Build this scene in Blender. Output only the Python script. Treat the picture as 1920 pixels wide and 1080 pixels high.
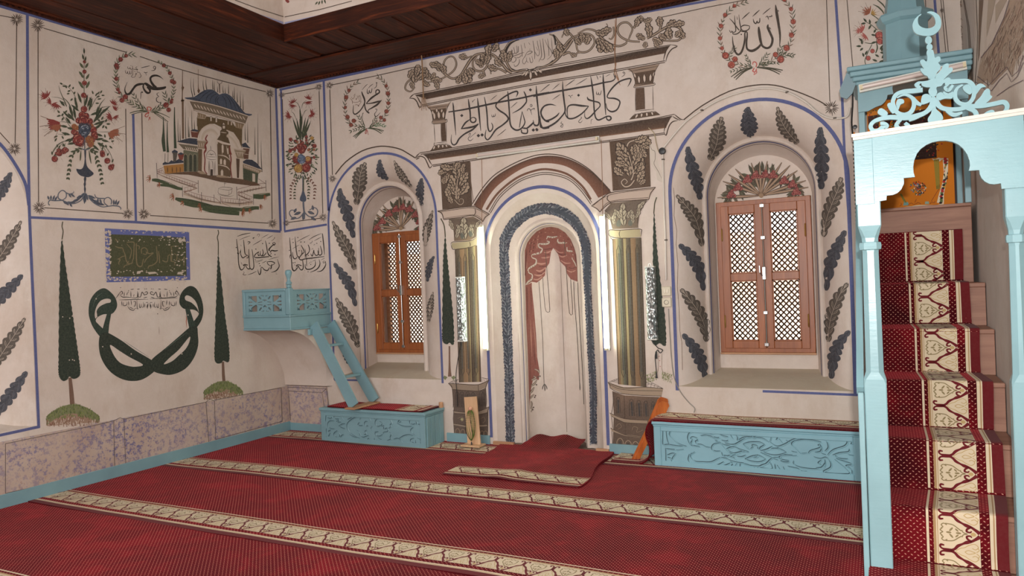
import bpy, bmesh, math, random
from mathutils import Vector, Matrix
from mathutils.geometry import tessellate_polygon, delaunay_2d_cdt
from mathutils.bvhtree import BVHTree
PI = math.pi
for o in list(bpy.data.objects): bpy.data.objects.remove(o)
SC = bpy.context.scene
COL = SC.collection
random.seed(7)
# ------------------------------------------------------------------ camera
FPX = 1361.964
CP = Vector((6.18866, -6.39332, 1.6))
YAW, PITCH, ROLL = 0.4659866, -0.00398755, -0.0386019
_f = Vector((-math.sin(YAW)*math.cos(PITCH), math.cos(YAW)*math.cos(PITCH), math.sin(PITCH)))
_r = Vector((math.cos(YAW), math.sin(YAW), 0)); _u = _r.cross(_f)
RGT = _r*math.cos(ROLL)+_u*math.sin(ROLL); UPV = -_r*math.sin(ROLL)+_u*math.cos(ROLL)
cam = bpy.data.cameras.new('camera'); co = bpy.data.objects.new('camera', cam); COL.objects.link(co)
M = Matrix.Identity(4)
for i in range(3): M[i][0] = RGT[i]; M[i][1] = UPV[i]; M[i][2] = -_f[i]; M[i][3] = CP[i]
co.matrix_world = M
cam.sensor_width = 36; cam.lens = 36*FPX/1920; cam.clip_start = .05
SC.camera = co
# ------------------------------------------------------------------ world and light
w = bpy.data.worlds.new('sky'); SC.world = w; w.use_nodes = True
bg = w.node_tree.nodes['Background']; bg.inputs[0].default_value = (1.0, .97, .92, 1); bg.inputs[1].default_value = 3.2
def area(name, loc, target, sx, sy, power, col):
    l = bpy.data.lights.new(name, 'AREA'); l.shape = 'RECTANGLE'; l.size = sx; l.size_y = sy; l.energy = power; l.color = col
    o = bpy.data.objects.new(name, l); COL.objects.link(o); o.location = loc
    o.rotation_euler = (Vector(target)-Vector(loc)).to_track_quat('-Z', 'Y').to_euler(); return o
area('fill_back', (3.2, -7.6, 2.3), (3.0, 0, 1.6), 5.5, 2.2, 205, (1, .985, .975))  # unseen fill area added in front of the back wall
area('fill_overhead', (3.4, -4.0, 5.0), (3.4, -3.4, 0), 3.4, 3.4, 45, (1, .985, .98))  # second added fill, hung unseen in the ceiling well
area('camera_flash', tuple(CP+UPV*.25+RGT*.085), tuple(CP+_f*4.6+RGT*1.5-UPV*.1), 0.07, .045, 140, (1, .985, .97))
sl = bpy.data.lights.new('sun', 'SUN'); sl.energy = 4.5; sl.angle = .01; sl.color = (1, .94, .84); so_ = bpy.data.objects.new('sun', sl); COL.objects.link(so_); so_.rotation_euler = (math.radians(42), 0, math.radians(-12))
SC.view_settings.view_transform = 'Standard'; SC.view_settings.look = 'None'
SC.view_settings.gamma = 1; SC.view_settings.use_curve_mapping = False; SC.view_settings.exposure = 0.0
# ------------------------------------------------------------------ projection of the traced drawing onto the real walls
def ray(px, py): return (_f + RGT*((px-960)/FPX) - UPV*((py-540)/FPX))
def unp(px, py, axis, val):
    d = ray(px, py); return CP + d*((val-CP[axis])/d[axis])
# ------------------------------------------------------------------ materials
def srgb(r, g=None, b=None):
    if g is None: h = r.lstrip('#'); r, g, b = (int(h[i:i+2], 16) for i in (0, 2, 4))
    f = lambda c: (c/255/12.92) if c <= 10 else (((c/255)+.055)/1.055)**2.4
    return (f(r), f(g), f(b), 1)
class NT:
    def __init__(s, name):
        s.m = bpy.data.materials.new(name); s.m.use_nodes = True; s.t = s.m.node_tree
        s.b = s.t.nodes['Principled BSDF']; s.b.inputs['Roughness'].default_value = .6
    def n(s, ty, **k):
        x = s.t.nodes.new('ShaderNode'+ty)
        for a, v in k.items(): setattr(x, a, v)
        return x
    def l(s, a, b): s.t.links.new(a, b)
    def math(s, op, a, b=None, clamp=False):
        x = s.n('Math', operation=op, use_clamp=clamp)
        for i, v in enumerate((a, b)):
            if v is None: continue
            if isinstance(v, (int, float)): x.inputs[i].default_value = v
            else: s.l(v, x.inputs[i])
        return x.outputs[0]
    def noise(s, scale, detail=4, vec=None, rough=.55, stretch=None, dist=0):
        x = s.n('TexNoise'); x.inputs['Scale'].default_value = scale; x.inputs['Detail'].default_value = detail
        x.inputs['Roughness'].default_value = rough; x.inputs['Distortion'].default_value = dist
        v = vec or s.n('NewGeometry').outputs['Position']
        if stretch:
            mp = s.n('Mapping'); mp.inputs['Scale'].default_value = stretch; s.l(v, mp.inputs[0]); v = mp.outputs[0]
        s.l(v, x.inputs['Vector']); return x.outputs[0]
    def ramp(s, fac, stops):
        x = s.n('ValToRGB'); e = x.color_ramp.elements
        while len(e) < len(stops): e.new(.5)
        for k, (p, c) in zip(e, stops): k.position = p; k.color = c
        s.l(fac, x.inputs[0]); return x.outputs[0]
    def mix(s, fac, a, b, mode='MIX'):
        x = s.n('Mix', data_type='RGBA', blend_type=mode)
        for i, v in ((0, fac), (6, a), (7, b)):
            if isinstance(v, (int, float)): x.inputs[i].default_value = v
            elif isinstance(v, tuple): x.inputs[i].default_value = v
            else: s.l(v, x.inputs[i])
        return x.outputs[2]
    def col(s, c):
        if isinstance(c, tuple): s.b.inputs['Base Color'].default_value = c
        else: s.l(c, s.b.inputs['Base Color'])
        return s
    def bump(s, h, strength=.3, dist=.005):
        x = s.n('Bump'); x.inputs['Strength'].default_value = strength; x.inputs['Distance'].default_value = dist
        s.l(h, x.inputs['Height']); s.l(x.outputs[0], s.b.inputs['Normal']); return s
    def rough(s, v): s.b.inputs['Roughness'].default_value = v; return s
BW = ((0, 0, 0, 1), (1, 1, 1, 1))
def plaster_mat(name, c1, c2, c3):
    k = NT(name)
    a = k.noise(1.1, 5); b = k.noise(7, 6, rough=.7); c = k.noise(55, 4)
    base = k.ramp(a, [(.3, c1), (.55, c2), (.75, c3)])
    base = k.mix(k.math('MULTIPLY', k.ramp(b, [(.35, BW[0]), (.8, BW[1])]), .45), base, srgb(186, 168, 152), 'MIX')
    st = k.noise(2.3, 6, rough=.75, stretch=(1, 1, .45)); base = k.mix(k.math('MULTIPLY', k.ramp(st, [(.52, BW[0]), (.78, BW[1])]), .5), base, srgb(172, 144, 120))
    ws = k.noise(26, 3, rough=.6); base = k.mix(k.math('MULTIPLY', k.ramp(ws, [(.72, BW[0]), (.76, BW[1])]), .5), base, srgb(215, 204, 192))
    k.col(base).bump(k.math('ADD', k.math('MULTIPLY', b, .7), k.math('MULTIPLY', c, .12)), .5, .012).rough(.85)
    return k.m
PLASTER = plaster_mat('painted_plaster', srgb(200, 185, 173), srgb(208, 194, 183), srgb(215, 204, 194))
def dado_mat():
    k = NT('sponged_dado_plaster')
    a = k.noise(2.2, 5); base = k.ramp(a, [(.3, srgb(176, 152, 138)), (.6, srgb(190, 170, 156)), (.8, srgb(172, 150, 150))])
    s1 = k.noise(30, 5, rough=.75); m1 = k.ramp(s1, [(.50, BW[0]), (.58, BW[1])])
    g = k.noise(1.6, 3); m1 = k.math('MULTIPLY', m1, k.ramp(g, [(.35, (.25, .25, .25, 1)), (.65, BW[1])]))
    base = k.mix(k.math('MULTIPLY', m1, .85), base, srgb(96, 94, 142))
    s2 = k.noise(24, 4, rough=.7, stretch=(1.1, 1.2, 1.3)); base = k.mix(k.math('MULTIPLY', k.ramp(s2, [(.58, BW[0]), (.7, BW[1])]), .45), base, srgb(150, 104, 88))
    k.col(base).bump(s1, .3, .004).rough(.85); return k.m
DADO = dado_mat()
def wood_mat(name, ca, cb, cc, scale=6, axis=0, rough=.45, spec=None, bs=.15):
    k = NT(name); tc = k.n('TexCoord').outputs['Object']
    st = [14, 14, 14]; st[axis] = 1.0
    g = k.noise(scale*.35, 6, vec=tc, stretch=tuple(st), rough=.65, dist=.6); g2 = k.noise(2.4, 3, vec=tc)
    base = k.ramp(g, [(.3, ca), (.52, cb), (.72, cc)]); base = k.mix(k.math('MULTIPLY', k.ramp(g2, [(.4, BW[0]), (.75, BW[1])]), .5), base, ca)
    k.col(base).bump(g, bs, .004).rough(rough)
    if spec is not None: k.b.inputs['Specular IOR Level'].default_value = spec
    return k.m
DKX = wood_mat('dark_ceiling_wood_x', srgb(34, 12, 5), srgb(62, 25, 10), srgb(106, 48, 20), 6, 0, .6, .22)
DKY = wood_mat('dark_ceiling_wood_y', srgb(34, 12, 5), srgb(62, 25, 10), srgb(106, 48, 20), 6, 1, .6, .22)
WINW = wood_mat('varnished_window_wood', srgb(126, 68, 32), srgb(150, 84, 42), srgb(166, 96, 50), 5, 2, .38, bs=.05)
BAREX = wood_mat('bare_pine', srgb(158, 114, 82), srgb(184, 138, 102), srgb(198, 156, 118), 5, 0, .6)
BRNW = wood_mat('bare_brown_board', srgb(128, 88, 70), srgb(150, 108, 88), srgb(162, 120, 98), 5, 0, .6)
ORGW = wood_mat('orange_varnished_wood', srgb(150, 72, 28), srgb(190, 102, 46), srgb(206, 122, 60), 5, 2, .35)
def blue_paint(name, c, worn=.3, rough=.38):
    k = NT(name); a = k.noise(3, 4); b = k.noise(22, 6, rough=.7)
    tc = k.n('TexCoord').outputs['Object']; br = k.noise(4, 4, vec=tc, stretch=(3, 3, 20))
    c2 = tuple(x*.86 for x in c[:3])+(1,)
    base = k.mix(k.ramp(a, [(.35, BW[0]), (.7, BW[1])]), c, c2)
    base = k.mix(k.math('MULTIPLY', k.ramp(b, [(.68, BW[0]), (.73, BW[1])]), worn), base, srgb(98, 112, 116))
    k.col(base).bump(k.math('ADD', b, br), .12, .004).rough(rough); return k.m
BLUE = blue_paint('pale_blue_gloss_paint', srgb(126, 162, 170))
BLUE2 = blue_paint('pale_blue_gloss_paint_minbar', srgb(144, 182, 188), .5, .3)
def simple(name, c, rough=.5, metal=0, emit=None, estr=0, trans=0, spec=None):
    k = NT(name); v = k.noise(18, 3); base = k.mix(k.math('MULTIPLY', v, .25), c, tuple(x*.8 for x in c[:3])+(1,))
    k.col(base).rough(rough); k.b.inputs['Metallic'].default_value = metal
    if emit: k.b.inputs['Emission Color'].default_value = emit; k.b.inputs['Emission Strength'].default_value = estr
    if trans: k.b.inputs['Transmission Weight'].default_value = trans
    if spec is not None: k.b.inputs['Specular IOR Level'].default_value = spec
    return k.m
WHITEP = simple('white_enamel', srgb(216, 214, 204), .35)
CREAMP = simple('cream_plastic', srgb(214, 203, 178), .4)
METAL = simple('bright_metal', srgb(198, 198, 196), .25, 1)
BRASS = simple('brass', srgb(196, 160, 92), .3, 1)
BLACKP = simple('black_plastic', srgb(24, 23, 24), .4)
GREYC = simple('grey_cable', srgb(150, 142, 132), .6)
def glow(name, c, s):
    k = NT(name); k.col(c).rough(.4); k.b.inputs['Emission Color'].default_value = c; k.b.inputs['Emission Strength'].default_value = s; return k.m
TUBE_ON = glow('lit_fluorescent_tube', (.93, 1, .82, 1), 42.0)
TUBE_OFF = simple('unlit_fluorescent_tube', srgb(206, 190, 182), .25)
def carpet_mat(name, dens=1.0):
    k = NT(name); uv = k.n('UVMap').outputs[0]; sp = k.n('SeparateXYZ'); k.l(uv, sp.inputs[0])
    u, v = sp.outputs[0], sp.outputs[1]
    P, Q = .0285, .0145
    row = k.math('FLOOR', k.math('DIVIDE', v, Q)); odd = k.math('MODULO', k.math('ABSOLUTE', row), 2)
    uu = k.math('ADD', k.math('DIVIDE', u, P), k.math('MULTIPLY', odd, .5)); fu = k.math('SUBTRACT', k.math('FRACT', uu), .5)
    fv = k.math('SUBTRACT', k.math('FRACT', k.math('DIVIDE', v, Q)), .5)
    sk = k.math('SUBTRACT', k.math('MULTIPLY', odd, 2), 1)      # dots of alternate rows lean the other way
    x = k.math('MULTIPLY', fu, P); y = k.math('MULTIPLY', fv, Q)
    y2 = k.math('ADD', y, k.math('MULTIPLY', k.math('MULTIPLY', x, sk), .5))
    d = k.math('ADD', k.math('POWER', k.math('DIVIDE', x, .0042), 2), k.math('POWER', k.math('DIVIDE', y2, .0024), 2))
    dot = k.math('SUBTRACT', 1.5, d, True)
    n1 = k.noise(1.9, 5, rough=.62, dist=.5); n2 = k.noise(420, 2); n3 = k.noise(6, 4, rough=.6, dist=.6)
    base = k.ramp(k.math('ADD', k.math('MULTIPLY', n1, .6), k.math('MULTIPLY', n3, .4)), [(.40, srgb(52, 3, 10)), (.50, srgb(76, 6, 14)), (.61, srgb(114, 14, 24))])
    base = k.mix(k.math('MULTIPLY', n2, .35), base, srgb(70, 6, 14))
    fin = k.mix(k.math('MULTIPLY', dot, .85), base, srgb(222, 160, 138))
    k.col(fin).rough(.95); k.b.inputs['Sheen Weight'].default_value = .26; k.b.inputs['Sheen Roughness'].default_value = .38
    k.b.inputs['Sheen Tint'].default_value = (1, .09, .12, 1); k.b.inputs['Specular IOR Level'].default_value = .15
    k.bump(k.math('ADD', n2, k.math('MULTIPLY', n3, 2)), .35, .003); return k.m
CARPET = carpet_mat('red_dotted_carpet')
def vcol_mat(name, rough=.8, wear=.35, sheen=0):
    k = NT(name); c = k.n('VertexColor', layer_name='Col').outputs[0]
    n = k.noise(60, 4, rough=.7); f = k.math('MULTIPLY', k.ramp(n, [(.4, BW[0]), (.75, BW[1])]), wear)
    m2 = k.noise(5, 4); v = k.mix(f, c, k.mix(.5, c, srgb(200, 180, 164)))
    v = k.mix(k.math('MULTIPLY', m2, .25), v, k.mix(.5, v, (0, 0, 0, 1), 'MULTIPLY'))
    sc = k.noise(38, 3, rough=.6); v = k.mix(k.math('MULTIPLY', k.ramp(sc, [(.755, BW[0]), (.775, BW[1])]), wear*.9), v, srgb(206, 190, 176))
    k.col(v).rough(rough)
    if sheen: k.b.inputs['Sheen Weight'].default_value = sheen
    return k.m
PAINT = vcol_mat('mural_paint', .8, .18)
CARPETD = vcol_mat('carpet_figure_wool', .95, .04, .03)
RUGM = vcol_mat('velvet_rug_print', .9, .12, .1)
# ------------------------------------------------------------------ mesh builder
class MB:
    def __init__(s): s.v = []; s.f = []; s.uv = {}; s.c = []
    def add(s, vs, fs, uvs=None, col=None):
        b = len(s.v); s.v += [tuple(x) for x in vs]
        for f in fs:
            if uvs: s.uv[len(s.f)] = [uvs[i] for i in f]
            s.f.append(tuple(b+i for i in f)); s.c.append(col)
        return s
    def box(s, x0, y0, z0, x1, y1, z1, bev=0):
        if bev:
            b = min(bev, abs(x1-x0)/2.01, abs(y1-y0)/2.01, abs(z1-z0)/2.01)
            bm = bmesh.new(); bmesh.ops.create_cube(bm, size=1)
            for v in bm.verts: v.co = ((x0+x1)/2+v.co.x*(x1-x0), (y0+y1)/2+v.co.y*(y1-y0), (z0+z1)/2+v.co.z*(z1-z0))
            bmesh.ops.bevel(bm, geom=bm.edges[:], offset=b, segments=1, affect='EDGES'); bm.verts.index_update()
            s.add([v.co[:] for v in bm.verts], [[v.index for v in f.verts] for f in bm.faces]); bm.free(); return s
        vs = [(x, y, z) for x in (x0, x1) for y in (y0, y1) for z in (z0, z1)]
        return s.add(vs, [(0, 1, 3, 2), (4, 6, 7, 5), (0, 4, 5, 1), (2, 3, 7, 6), (0, 2, 6, 4), (1, 5, 7, 3)])
    def obox(s, a, b, w, h, up=(0, 0, 1), taper=1):
        """bar of width w (sideways) and height h (along up) from a to b"""
        a = Vector(a); b = Vector(b); d = (b-a).normalized(); up = Vector(up); sd = d.cross(up).normalized(); u = sd.cross(d).normalized()
        vs = []
        for p, k in ((a, 1), (b, taper)):
            for i, j in ((-1, -1), (1, -1), (1, 1), (-1, 1)): vs.append(p+sd*(i*w/2*k)+u*(j*h/2*k))
        return s.add(vs, [(0, 3, 2, 1), (4, 5, 6, 7), (0, 1, 5, 4), (1, 2, 6, 5), (2, 3, 7, 6), (3, 0, 4, 7)])
    def tube(s, pts, r, n=8, caps=True):
        pts = [Vector(p) for p in pts]; rs = r if isinstance(r, (list, tuple)) else [r]*len(pts); vs = []; fs = []
        up = Vector((0, 0, 1)) if abs((pts[1]-pts[0]).normalized().z) < .9 else Vector((1, 0, 0))
        for i, p in enumerate(pts):
            d = (pts[min(i+1, len(pts)-1)]-pts[max(i-1, 0)]).normalized(); sd = d.cross(up)
            if sd.length < 1e-4: sd = d.cross(Vector((0, 1, 0)))
            sd.normalize(); u = sd.cross(d); up = u
            for k in range(n):
                a = 2*PI*k/n; vs.append(p+sd*math.cos(a)*rs[i]+u*math.sin(a)*rs[i])
        for i in range(len(pts)-1):
            for k in range(n): fs.append((i*n+k, i*n+(k+1) % n, (i+1)*n+(k+1) % n, (i+1)*n+k))
        if caps: fs.append(tuple(range(n))[::-1]); fs.append(tuple((len(pts)-1)*n+k for k in range(n)))
        return s.add(vs, fs)
    def lathe(s, prof, c, n=16, axis=2, rot=0):
        """prof: (radius, height) list"""
        vs = []; fs = []
        for r, h in prof:
            for k in range(n):
                a = 2*PI*k/n+rot; q = [0, 0, 0]; q[axis] = h; q[(axis+1) % 3] = r*math.cos(a); q[(axis+2) % 3] = r*math.sin(a)
                vs.append((c[0]+q[0], c[1]+q[1], c[2]+q[2]))
        for i in range(len(prof)-1):
            for k in range(n): fs.append((i*n+k, i*n+(k+1) % n, (i+1)*n+(k+1) % n, (i+1)*n+k))
        fs.append(tuple(range(n))[::-1]); fs.append(tuple((len(prof)-1)*n+k for k in range(n)))
        return s.add(vs, fs)
    def prism(s, loops, fn, t):
        """flat board: loops (outer, holes...) of 2D points, fn(u,v,depth)->3D, thickness t, with real edges"""
        tri = tessellate_polygon([[Vector((p[0], p[1], 0)) for p in L] for L in loops]); flat = [p for L in loops for p in L]; n = len(flat)
        vs = [fn(p[0], p[1], 0) for p in flat]+[fn(p[0], p[1], t) for p in flat]; fs = []
        for a, b, c in tri: fs.append((a, b, c)); fs.append((n+a, n+c, n+b))
        o = 0
        for L in loops:
            m = len(L)
            for i in range(m): j = (i+1) % m; fs.append((o+i, n+o+i, n+o+j, o+j))
            o += m
        return s.add(vs, fs)
    def obj(s, name, mat, parent=None, smooth=False, recalc=True, loc=None):
        me = bpy.data.meshes.new(name); me.from_pydata(s.v, [], s.f); me.materials.append(mat)
        if s.uv:
            ul = me.uv_layers.new(name='UVMap')
            for pi, poly in enumerate(me.polygons):
                q = s.uv.get(pi)
                if q:
                    for li, c in zip(poly.loop_indices, q): ul.data[li].uv = c
        if any(c is not None for c in s.c):
            ca = me.color_attributes.new('Col', 'FLOAT_COLOR', 'CORNER')
            for pi, poly in enumerate(me.polygons):
                c = s.c[pi] or (1, 1, 1, 1)
                for q, li in enumerate(poly.loop_indices): ca.data[li].color = c if isinstance(c[0], float) or isinstance(c[0], int) else c[q]
        if recalc and not s.uv and not any(c is not None for c in s.c):
            bm = bmesh.new(); bm.from_mesh(me); bmesh.ops.recalc_face_normals(bm, faces=bm.faces[:]); bm.to_mesh(me); bm.free()
        if smooth:
            for p in me.polygons: p.use_smooth = True
            try: me.set_sharp_from_angle(angle=math.radians(smooth if smooth > 1 else 35))
            except Exception: pass
        o = bpy.data.objects.new(name, me); COL.objects.link(o)
        if parent is not None: o.parent = parent; o.matrix_parent_inverse = parent.matrix_basis.inverted()
        return o
def tag(o, label=None, cat=None, group=None, kind=None):
    if label: o['label'] = label
    if cat: o['category'] = cat
    if group: o['group'] = group
    if kind: o['kind'] = kind
    return o
def thing(name, label, cat, loc, group=None):
    o = bpy.data.objects.new(name, None); o.empty_display_size = .1; COL.objects.link(o); o.location = loc; return tag(o, label, cat, group)
def struct(mb, name, mat, parent=None, **k):
    o = mb.obj(name, mat, parent, **k)
    if parent is None: o['kind'] = 'structure'
    return o
def arc(cx, cy, r, a0, a1, n): return [(cx+r*math.cos(math.radians(a0+(a1-a0)*i/n)), cy+r*math.sin(math.radians(a0+(a1-a0)*i/n))) for i in range(n+1)]
def catmull(P, closed=False, n=5):
    m = len(P); out = []
    if m < 3: return [tuple(p) for p in P]
    rng = range(m) if closed else range(m-1)
    for i in rng:
        if closed: a, b, c, d = P[i-1], P[i], P[(i+1) % m], P[(i+2) % m]
        else: a, b, c, d = P[max(i-1, 0)], P[i], P[i+1], P[min(i+2, m-1)]
        for k in range(n):
            t = k/n; out.append(tuple(.5*(2*b[j]+(c[j]-a[j])*t+(2*a[j]-5*b[j]+4*c[j]-d[j])*t*t+(3*b[j]-a[j]-3*c[j]+d[j])*t**3) for j in range(len(b))))
    if not closed: out.append(tuple(P[-1]))
    return out
# ================================================================== room shell
XW, H, YB = 6.81, 4.017, -8.0
def recess_loops(profile, z0f, nside=14, narc=28):
    """profile entries (cx, halfwidth, spring z, y): an arch outline at each depth"""
    loops = []
    for cx, r, zs, y in profile:
        z0 = z0f(y); L = [(cx-r, y, z0+(zs-z0)*i/nside) for i in range(nside)]
        L += [(cx+r*math.cos(PI-PI*i/narc), y, zs+r*math.sin(PI-PI*i/narc)) for i in range(narc+1)]
        L += [(cx+r, y, zs+(z0-zs)*(i+1)/nside) for i in range(nside)]
        loops.append(L)
    return loops
def lerp(a, b, t): return a+(b-a)*t
def lerpc(a, b, t): return tuple(a[i]+(b[i]-a[i])*t for i in range(4))
def win_profile(oc, oR, oz, ic, iR, iz, d, rR, wc, wR, wz, wy):
    p = [(oc, oR+.010, oz, 0.0), (oc, oR, oz, .006), (oc, oR-.018, oz, .012)]
    for t in (.12, .25, .38, .5, .62, .74, .86, .95): # concave splay
        a = t*PI/2; k = .55*(1-math.cos(a))+.45*t; q = .55*math.sin(a)+.45*t
        p.append((lerp(oc, ic, q), lerp(oR-.018, iR, q), lerp(oz, iz, q), lerp(.012, d, k)))
    p += [(ic, iR, iz, d-.002), (ic, iR-.010, iz, d-.014), (ic, lerp(iR, rR, .5), iz, d-.020), (ic, rR+.008, iz, d-.012), (ic, rR, iz, d+.004), (ic, rR-.006, iz, d+.03), (wc, wR, wz, wy)]
    return p
WR = win_profile(5.29, .70, 2.36, 5.29, .498, 2.32, .28, .455, 5.287, .418, 2.262, .47)
WL = win_profile(1.41, .70, 2.36, 1.36, .462, 2.345, .21, .405, 1.355, .412, 2.25, .47)
ZS = lambda y: .645+y*.24
MH = [(3.295, .598, 1.92, 0.0), (3.295, .592, 1.92, .008), (3.295, .575, 1.92, .012), (3.295, .560, 1.918, .02), (3.297, .553, 1.917, .035)]
for t in (.15, .3, .45, .6, .75, .9, 1):
    MH.append((lerp(3.297, 3.30, t), lerp(.553, .375, t), lerp(1.917, 1.875, t), .035+.15*math.sin(t*PI/2)))
MH += [(3.30, .366, 1.872, .175), (3.30, .352, 1.87, .168), (3.30, .338, 1.87, .172), (3.30, .325, 1.87, .19), (3.30, .322, 1.87, .20), (3.30, .314, 1.87, .205)]
for i in range(1, 13):
    a = i/13*PI/2; MH.append((3.30, .314*math.cos(a), 1.87, .205+.27*math.sin(a)))
MH.append((3.30, .002, 1.87, .475))
def face_with_holes(mb, outer, holes, fn):
    mb_l = [outer]+holes; tri = tessellate_polygon([[Vector((p[0], p[1], 0)) for p in L] for L in mb_l]); flat = [p for L in mb_l for p in L]
    mb.add([fn(*p) for p in flat], [tuple(t) for t in tri])
def add_loops(mb, loops, tr=lambda p: p):
    n = len(loops[0]); vs = [tr(p) for L in loops for p in L]; fs = []
    for i in range(len(loops)-1):
        for k in range(n-1): fs.append((i*n+k, i*n+k+1, (i+1)*n+k+1, (i+1)*n+k))
    mb.add(vs, fs)
def weld(o, d=1e-5):
    bm = bmesh.new(); bm.from_mesh(o.data); bmesh.ops.remove_doubles(bm, verts=bm.verts[:], dist=d); bmesh.ops.recalc_face_normals(bm, faces=bm.faces[:]); bm.to_mesh(o.data); bm.free()
# front wall: face, two window recesses, the mihrab niche, back face with window holes
LR, LL, LM = recess_loops(WR, ZS), recess_loops(WL, ZS), recess_loops(MH, lambda y: 0.0, 20, 30)
hole = lambda L: [(p[0], p[2]) for p in L[0]]
ZT = 5.3
mb = MB()
mloop = hole(LM)
outer = [(0, 0), mloop[0]]+mloop[1:-1]+[mloop[-1], (XW, 0), (XW, H), (0, H)]
face_with_holes(mb, outer, [hole(LL), hole(LR)], lambda x, z: (x, 0, z))
add_loops(mb, LR); add_loops(mb, LL); add_loops(mb, LM)
for W, L in ((WR, LR), (WL, LL)):          # tympanum over the window, apron under it, sill
    wc, wy = W[-1][0], W[-1][3]; e = L[-1]; zt = 2.285 if wc > 3 else 2.262; zb = .905 if wc > 3 else .875; hw = .407
    out = [(p[0], p[2]) for p in e]; face_with_holes(mb, out, [[(wc-hw, zb), (wc+hw, zb), (wc+hw, zt), (wc-hw, zt)]], lambda x, z: (x, wy, z))
    mb.add([(wc-hw, wy, zb), (wc+hw, wy, zb), (wc+hw, wy, zt), (wc-hw, wy, zt), (wc-hw, wy+.30, zb), (wc+hw, wy+.30, zb), (wc+hw, wy+.30, zt), (wc-hw, wy+.30, zt)], [(0, 1, 5, 4), (1, 2, 6, 5), (2, 3, 7, 6), (3, 0, 4, 7)])
bh = [[(c-.407, a), (c+.407, a), (c+.407, b), (c-.407, b)] for c, a, b in ((1.355, .875, 2.262), (5.287, .905, 2.285))]
face_with_holes(mb, [(-.3, 0), (XW+.3, 0), (XW+.3, ZT), (-.3, ZT)], bh, lambda x, z: (x, .77, z))
wall_front = struct(mb, 'wall_front', PLASTER, smooth=50)
weld(wall_front)
for p in wall_front.data.polygons: p.use_smooth = True
wall_front.data.set_sharp_from_angle(angle=math.radians(28))
# window sills
SILL = plaster_mat('limewashed_sill', srgb(178, 164, 142), srgb(190, 176, 154), srgb(200, 188, 168))
for W, L in ((WR, LR), (WL, LL)):
    n = len(L[0]); m = MB(); vs = [l[0] for l in L]+[l[n-1] for l in L][::-1]
    m.add([(v[0], v[1], v[2]+.004+.012*math.sin(min(1, v[1]/.47)*PI)) for v in vs], [tuple(range(len(vs)))]); m.add([(v[0], v[1]+.01, v[2]-.03) for v in vs], [tuple(range(len(vs)))]); q = len(vs)
    for i in range(q): j = (i+1) % q; m.f.append((i, j, q+j, q+i)); m.c.append(None)
    struct(m, 'window_sill', SILL, wall_front)
BVHF = BVHTree.FromObject(wall_front, bpy.context.evaluated_depsgraph_get()) if False else None
_bm = bmesh.new(); _bm.from_mesh(wall_front.data); BVHF = BVHTree.FromBMesh(_bm)
# left wall with one recess
WLL = [(c, r, z, y) for c, r, z, y in win_profile(3.56, .70, 2.34, 3.56, .49, 2.32, .26, .45, 3.56, .418, 2.262, .47)]
LLW = recess_loops(WLL, lambda y: .60+y*.24); tr = lambda p: (-p[1], -p[0], p[2])
mb = MB(); face_with_holes(mb, [(0, 0), (-YB, 0), (-YB, H), (0, H)], [hole(LLW)], lambda a, z: (0, -a, z)); add_loops(mb, LLW, tr)
e = LLW[-1]; face_with_holes(mb, [(p[0], p[2]) for p in e], [], lambda a, z: (-.47, -a, z))
n = len(e); vs = [tr(l[0]) for l in LLW]+[tr(l[n-1]) for l in LLW][::-1]; mb.add(vs, [tuple(range(len(vs)))])
mb.add([(-.3, .3, 0), (-.3+.0, .3, ZT), (-.62, .3, ZT), (-.62, .3, 0)], [(0, 1, 2, 3)]); mb.add([(-.62, .3, 0), (-.62, YB, 0), (-.62, YB, ZT), (-.62, .3, ZT)], [(0, 1, 2, 3)])
wall_left = struct(mb, 'wall_left', PLASTER); weld(wall_left)
for p in wall_left.data.polygons: p.use_smooth = True
wall_left.data.set_sharp_from_angle(angle=math.radians(28))
_bm2 = bmesh.new(); _bm2.from_mesh(wall_left.data); BVHL = BVHTree.FromBMesh(_bm2)
wall_right = struct(MB().box(XW, YB, 0, XW+.25, .0, H), 'wall_right', PLASTER)
wall_back = struct(MB().box(0, YB-.25, 0, XW+.25, YB, H), 'wall_back', PLASTER)
floor = struct(MB().box(-.6, YB-.25, -.12, XW+.25, .77, -.004), 'floor', simple('stone_floor', srgb(120, 100, 86), .8))
struct(MB().box(-8, .8, -1.6, 16, 14, -1.4), 'ground_outside', simple('dry_yard', srgb(240, 230, 212), .9))
# ceiling: dark wooden soffit round a raised well
WX0, WX1, WY0, WY1 = 1.188, XW-1.0, YB+1.2, -1.103
ceil = MB(); ceil.box(0, YB, H+.03, WX0-.01, 0, H+.06); ceil.box(WX0-.01, WY1+.01, H+.03, XW, 0, H+.06); ceil.box(WX1+.01, YB, H+.03, XW, WY1+.01, H+.06); ceil.box(WX0-.01, YB, H+.03, WX1+.01, WY0-.01, H+.06)
ceil.box(WX0-.1, YB, ZT, WX1+.1, 0, ZT+.05)
ceiling = struct(ceil, 'ceiling', DKX)
def plank(x0, y0, x1, y1, mat, z=0, t=.026): struct(MB().box(x0, y0, H+z, x1, y1, H+z+t, .004), 'plank', mat, ceiling)
for i, (a, b) in enumerate(((-.24, -.085), (-.43, -.25), (-.545, -.44))):     # long boards along the front wall
    plank(.0+.25*(2-i)*0+.02, a, XW-.01, b, DKX, (.004, .0, -.012)[i])
x = WX0+.02
while x < XW-.05: plank(x, -1.098, min(x+.292, XW-.01), -.55, DKY, .016, .014); x += .298
for i in range(4):                                                              # long boards along the left wall
    xa = .085+i*.270; plank(xa, YB+.02, xa+.266, -.56 if i == 3 else -.02-.18*(i+1)+.0, DKY, (.002, .006, 0, .01)[i])
m = MB()
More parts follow.
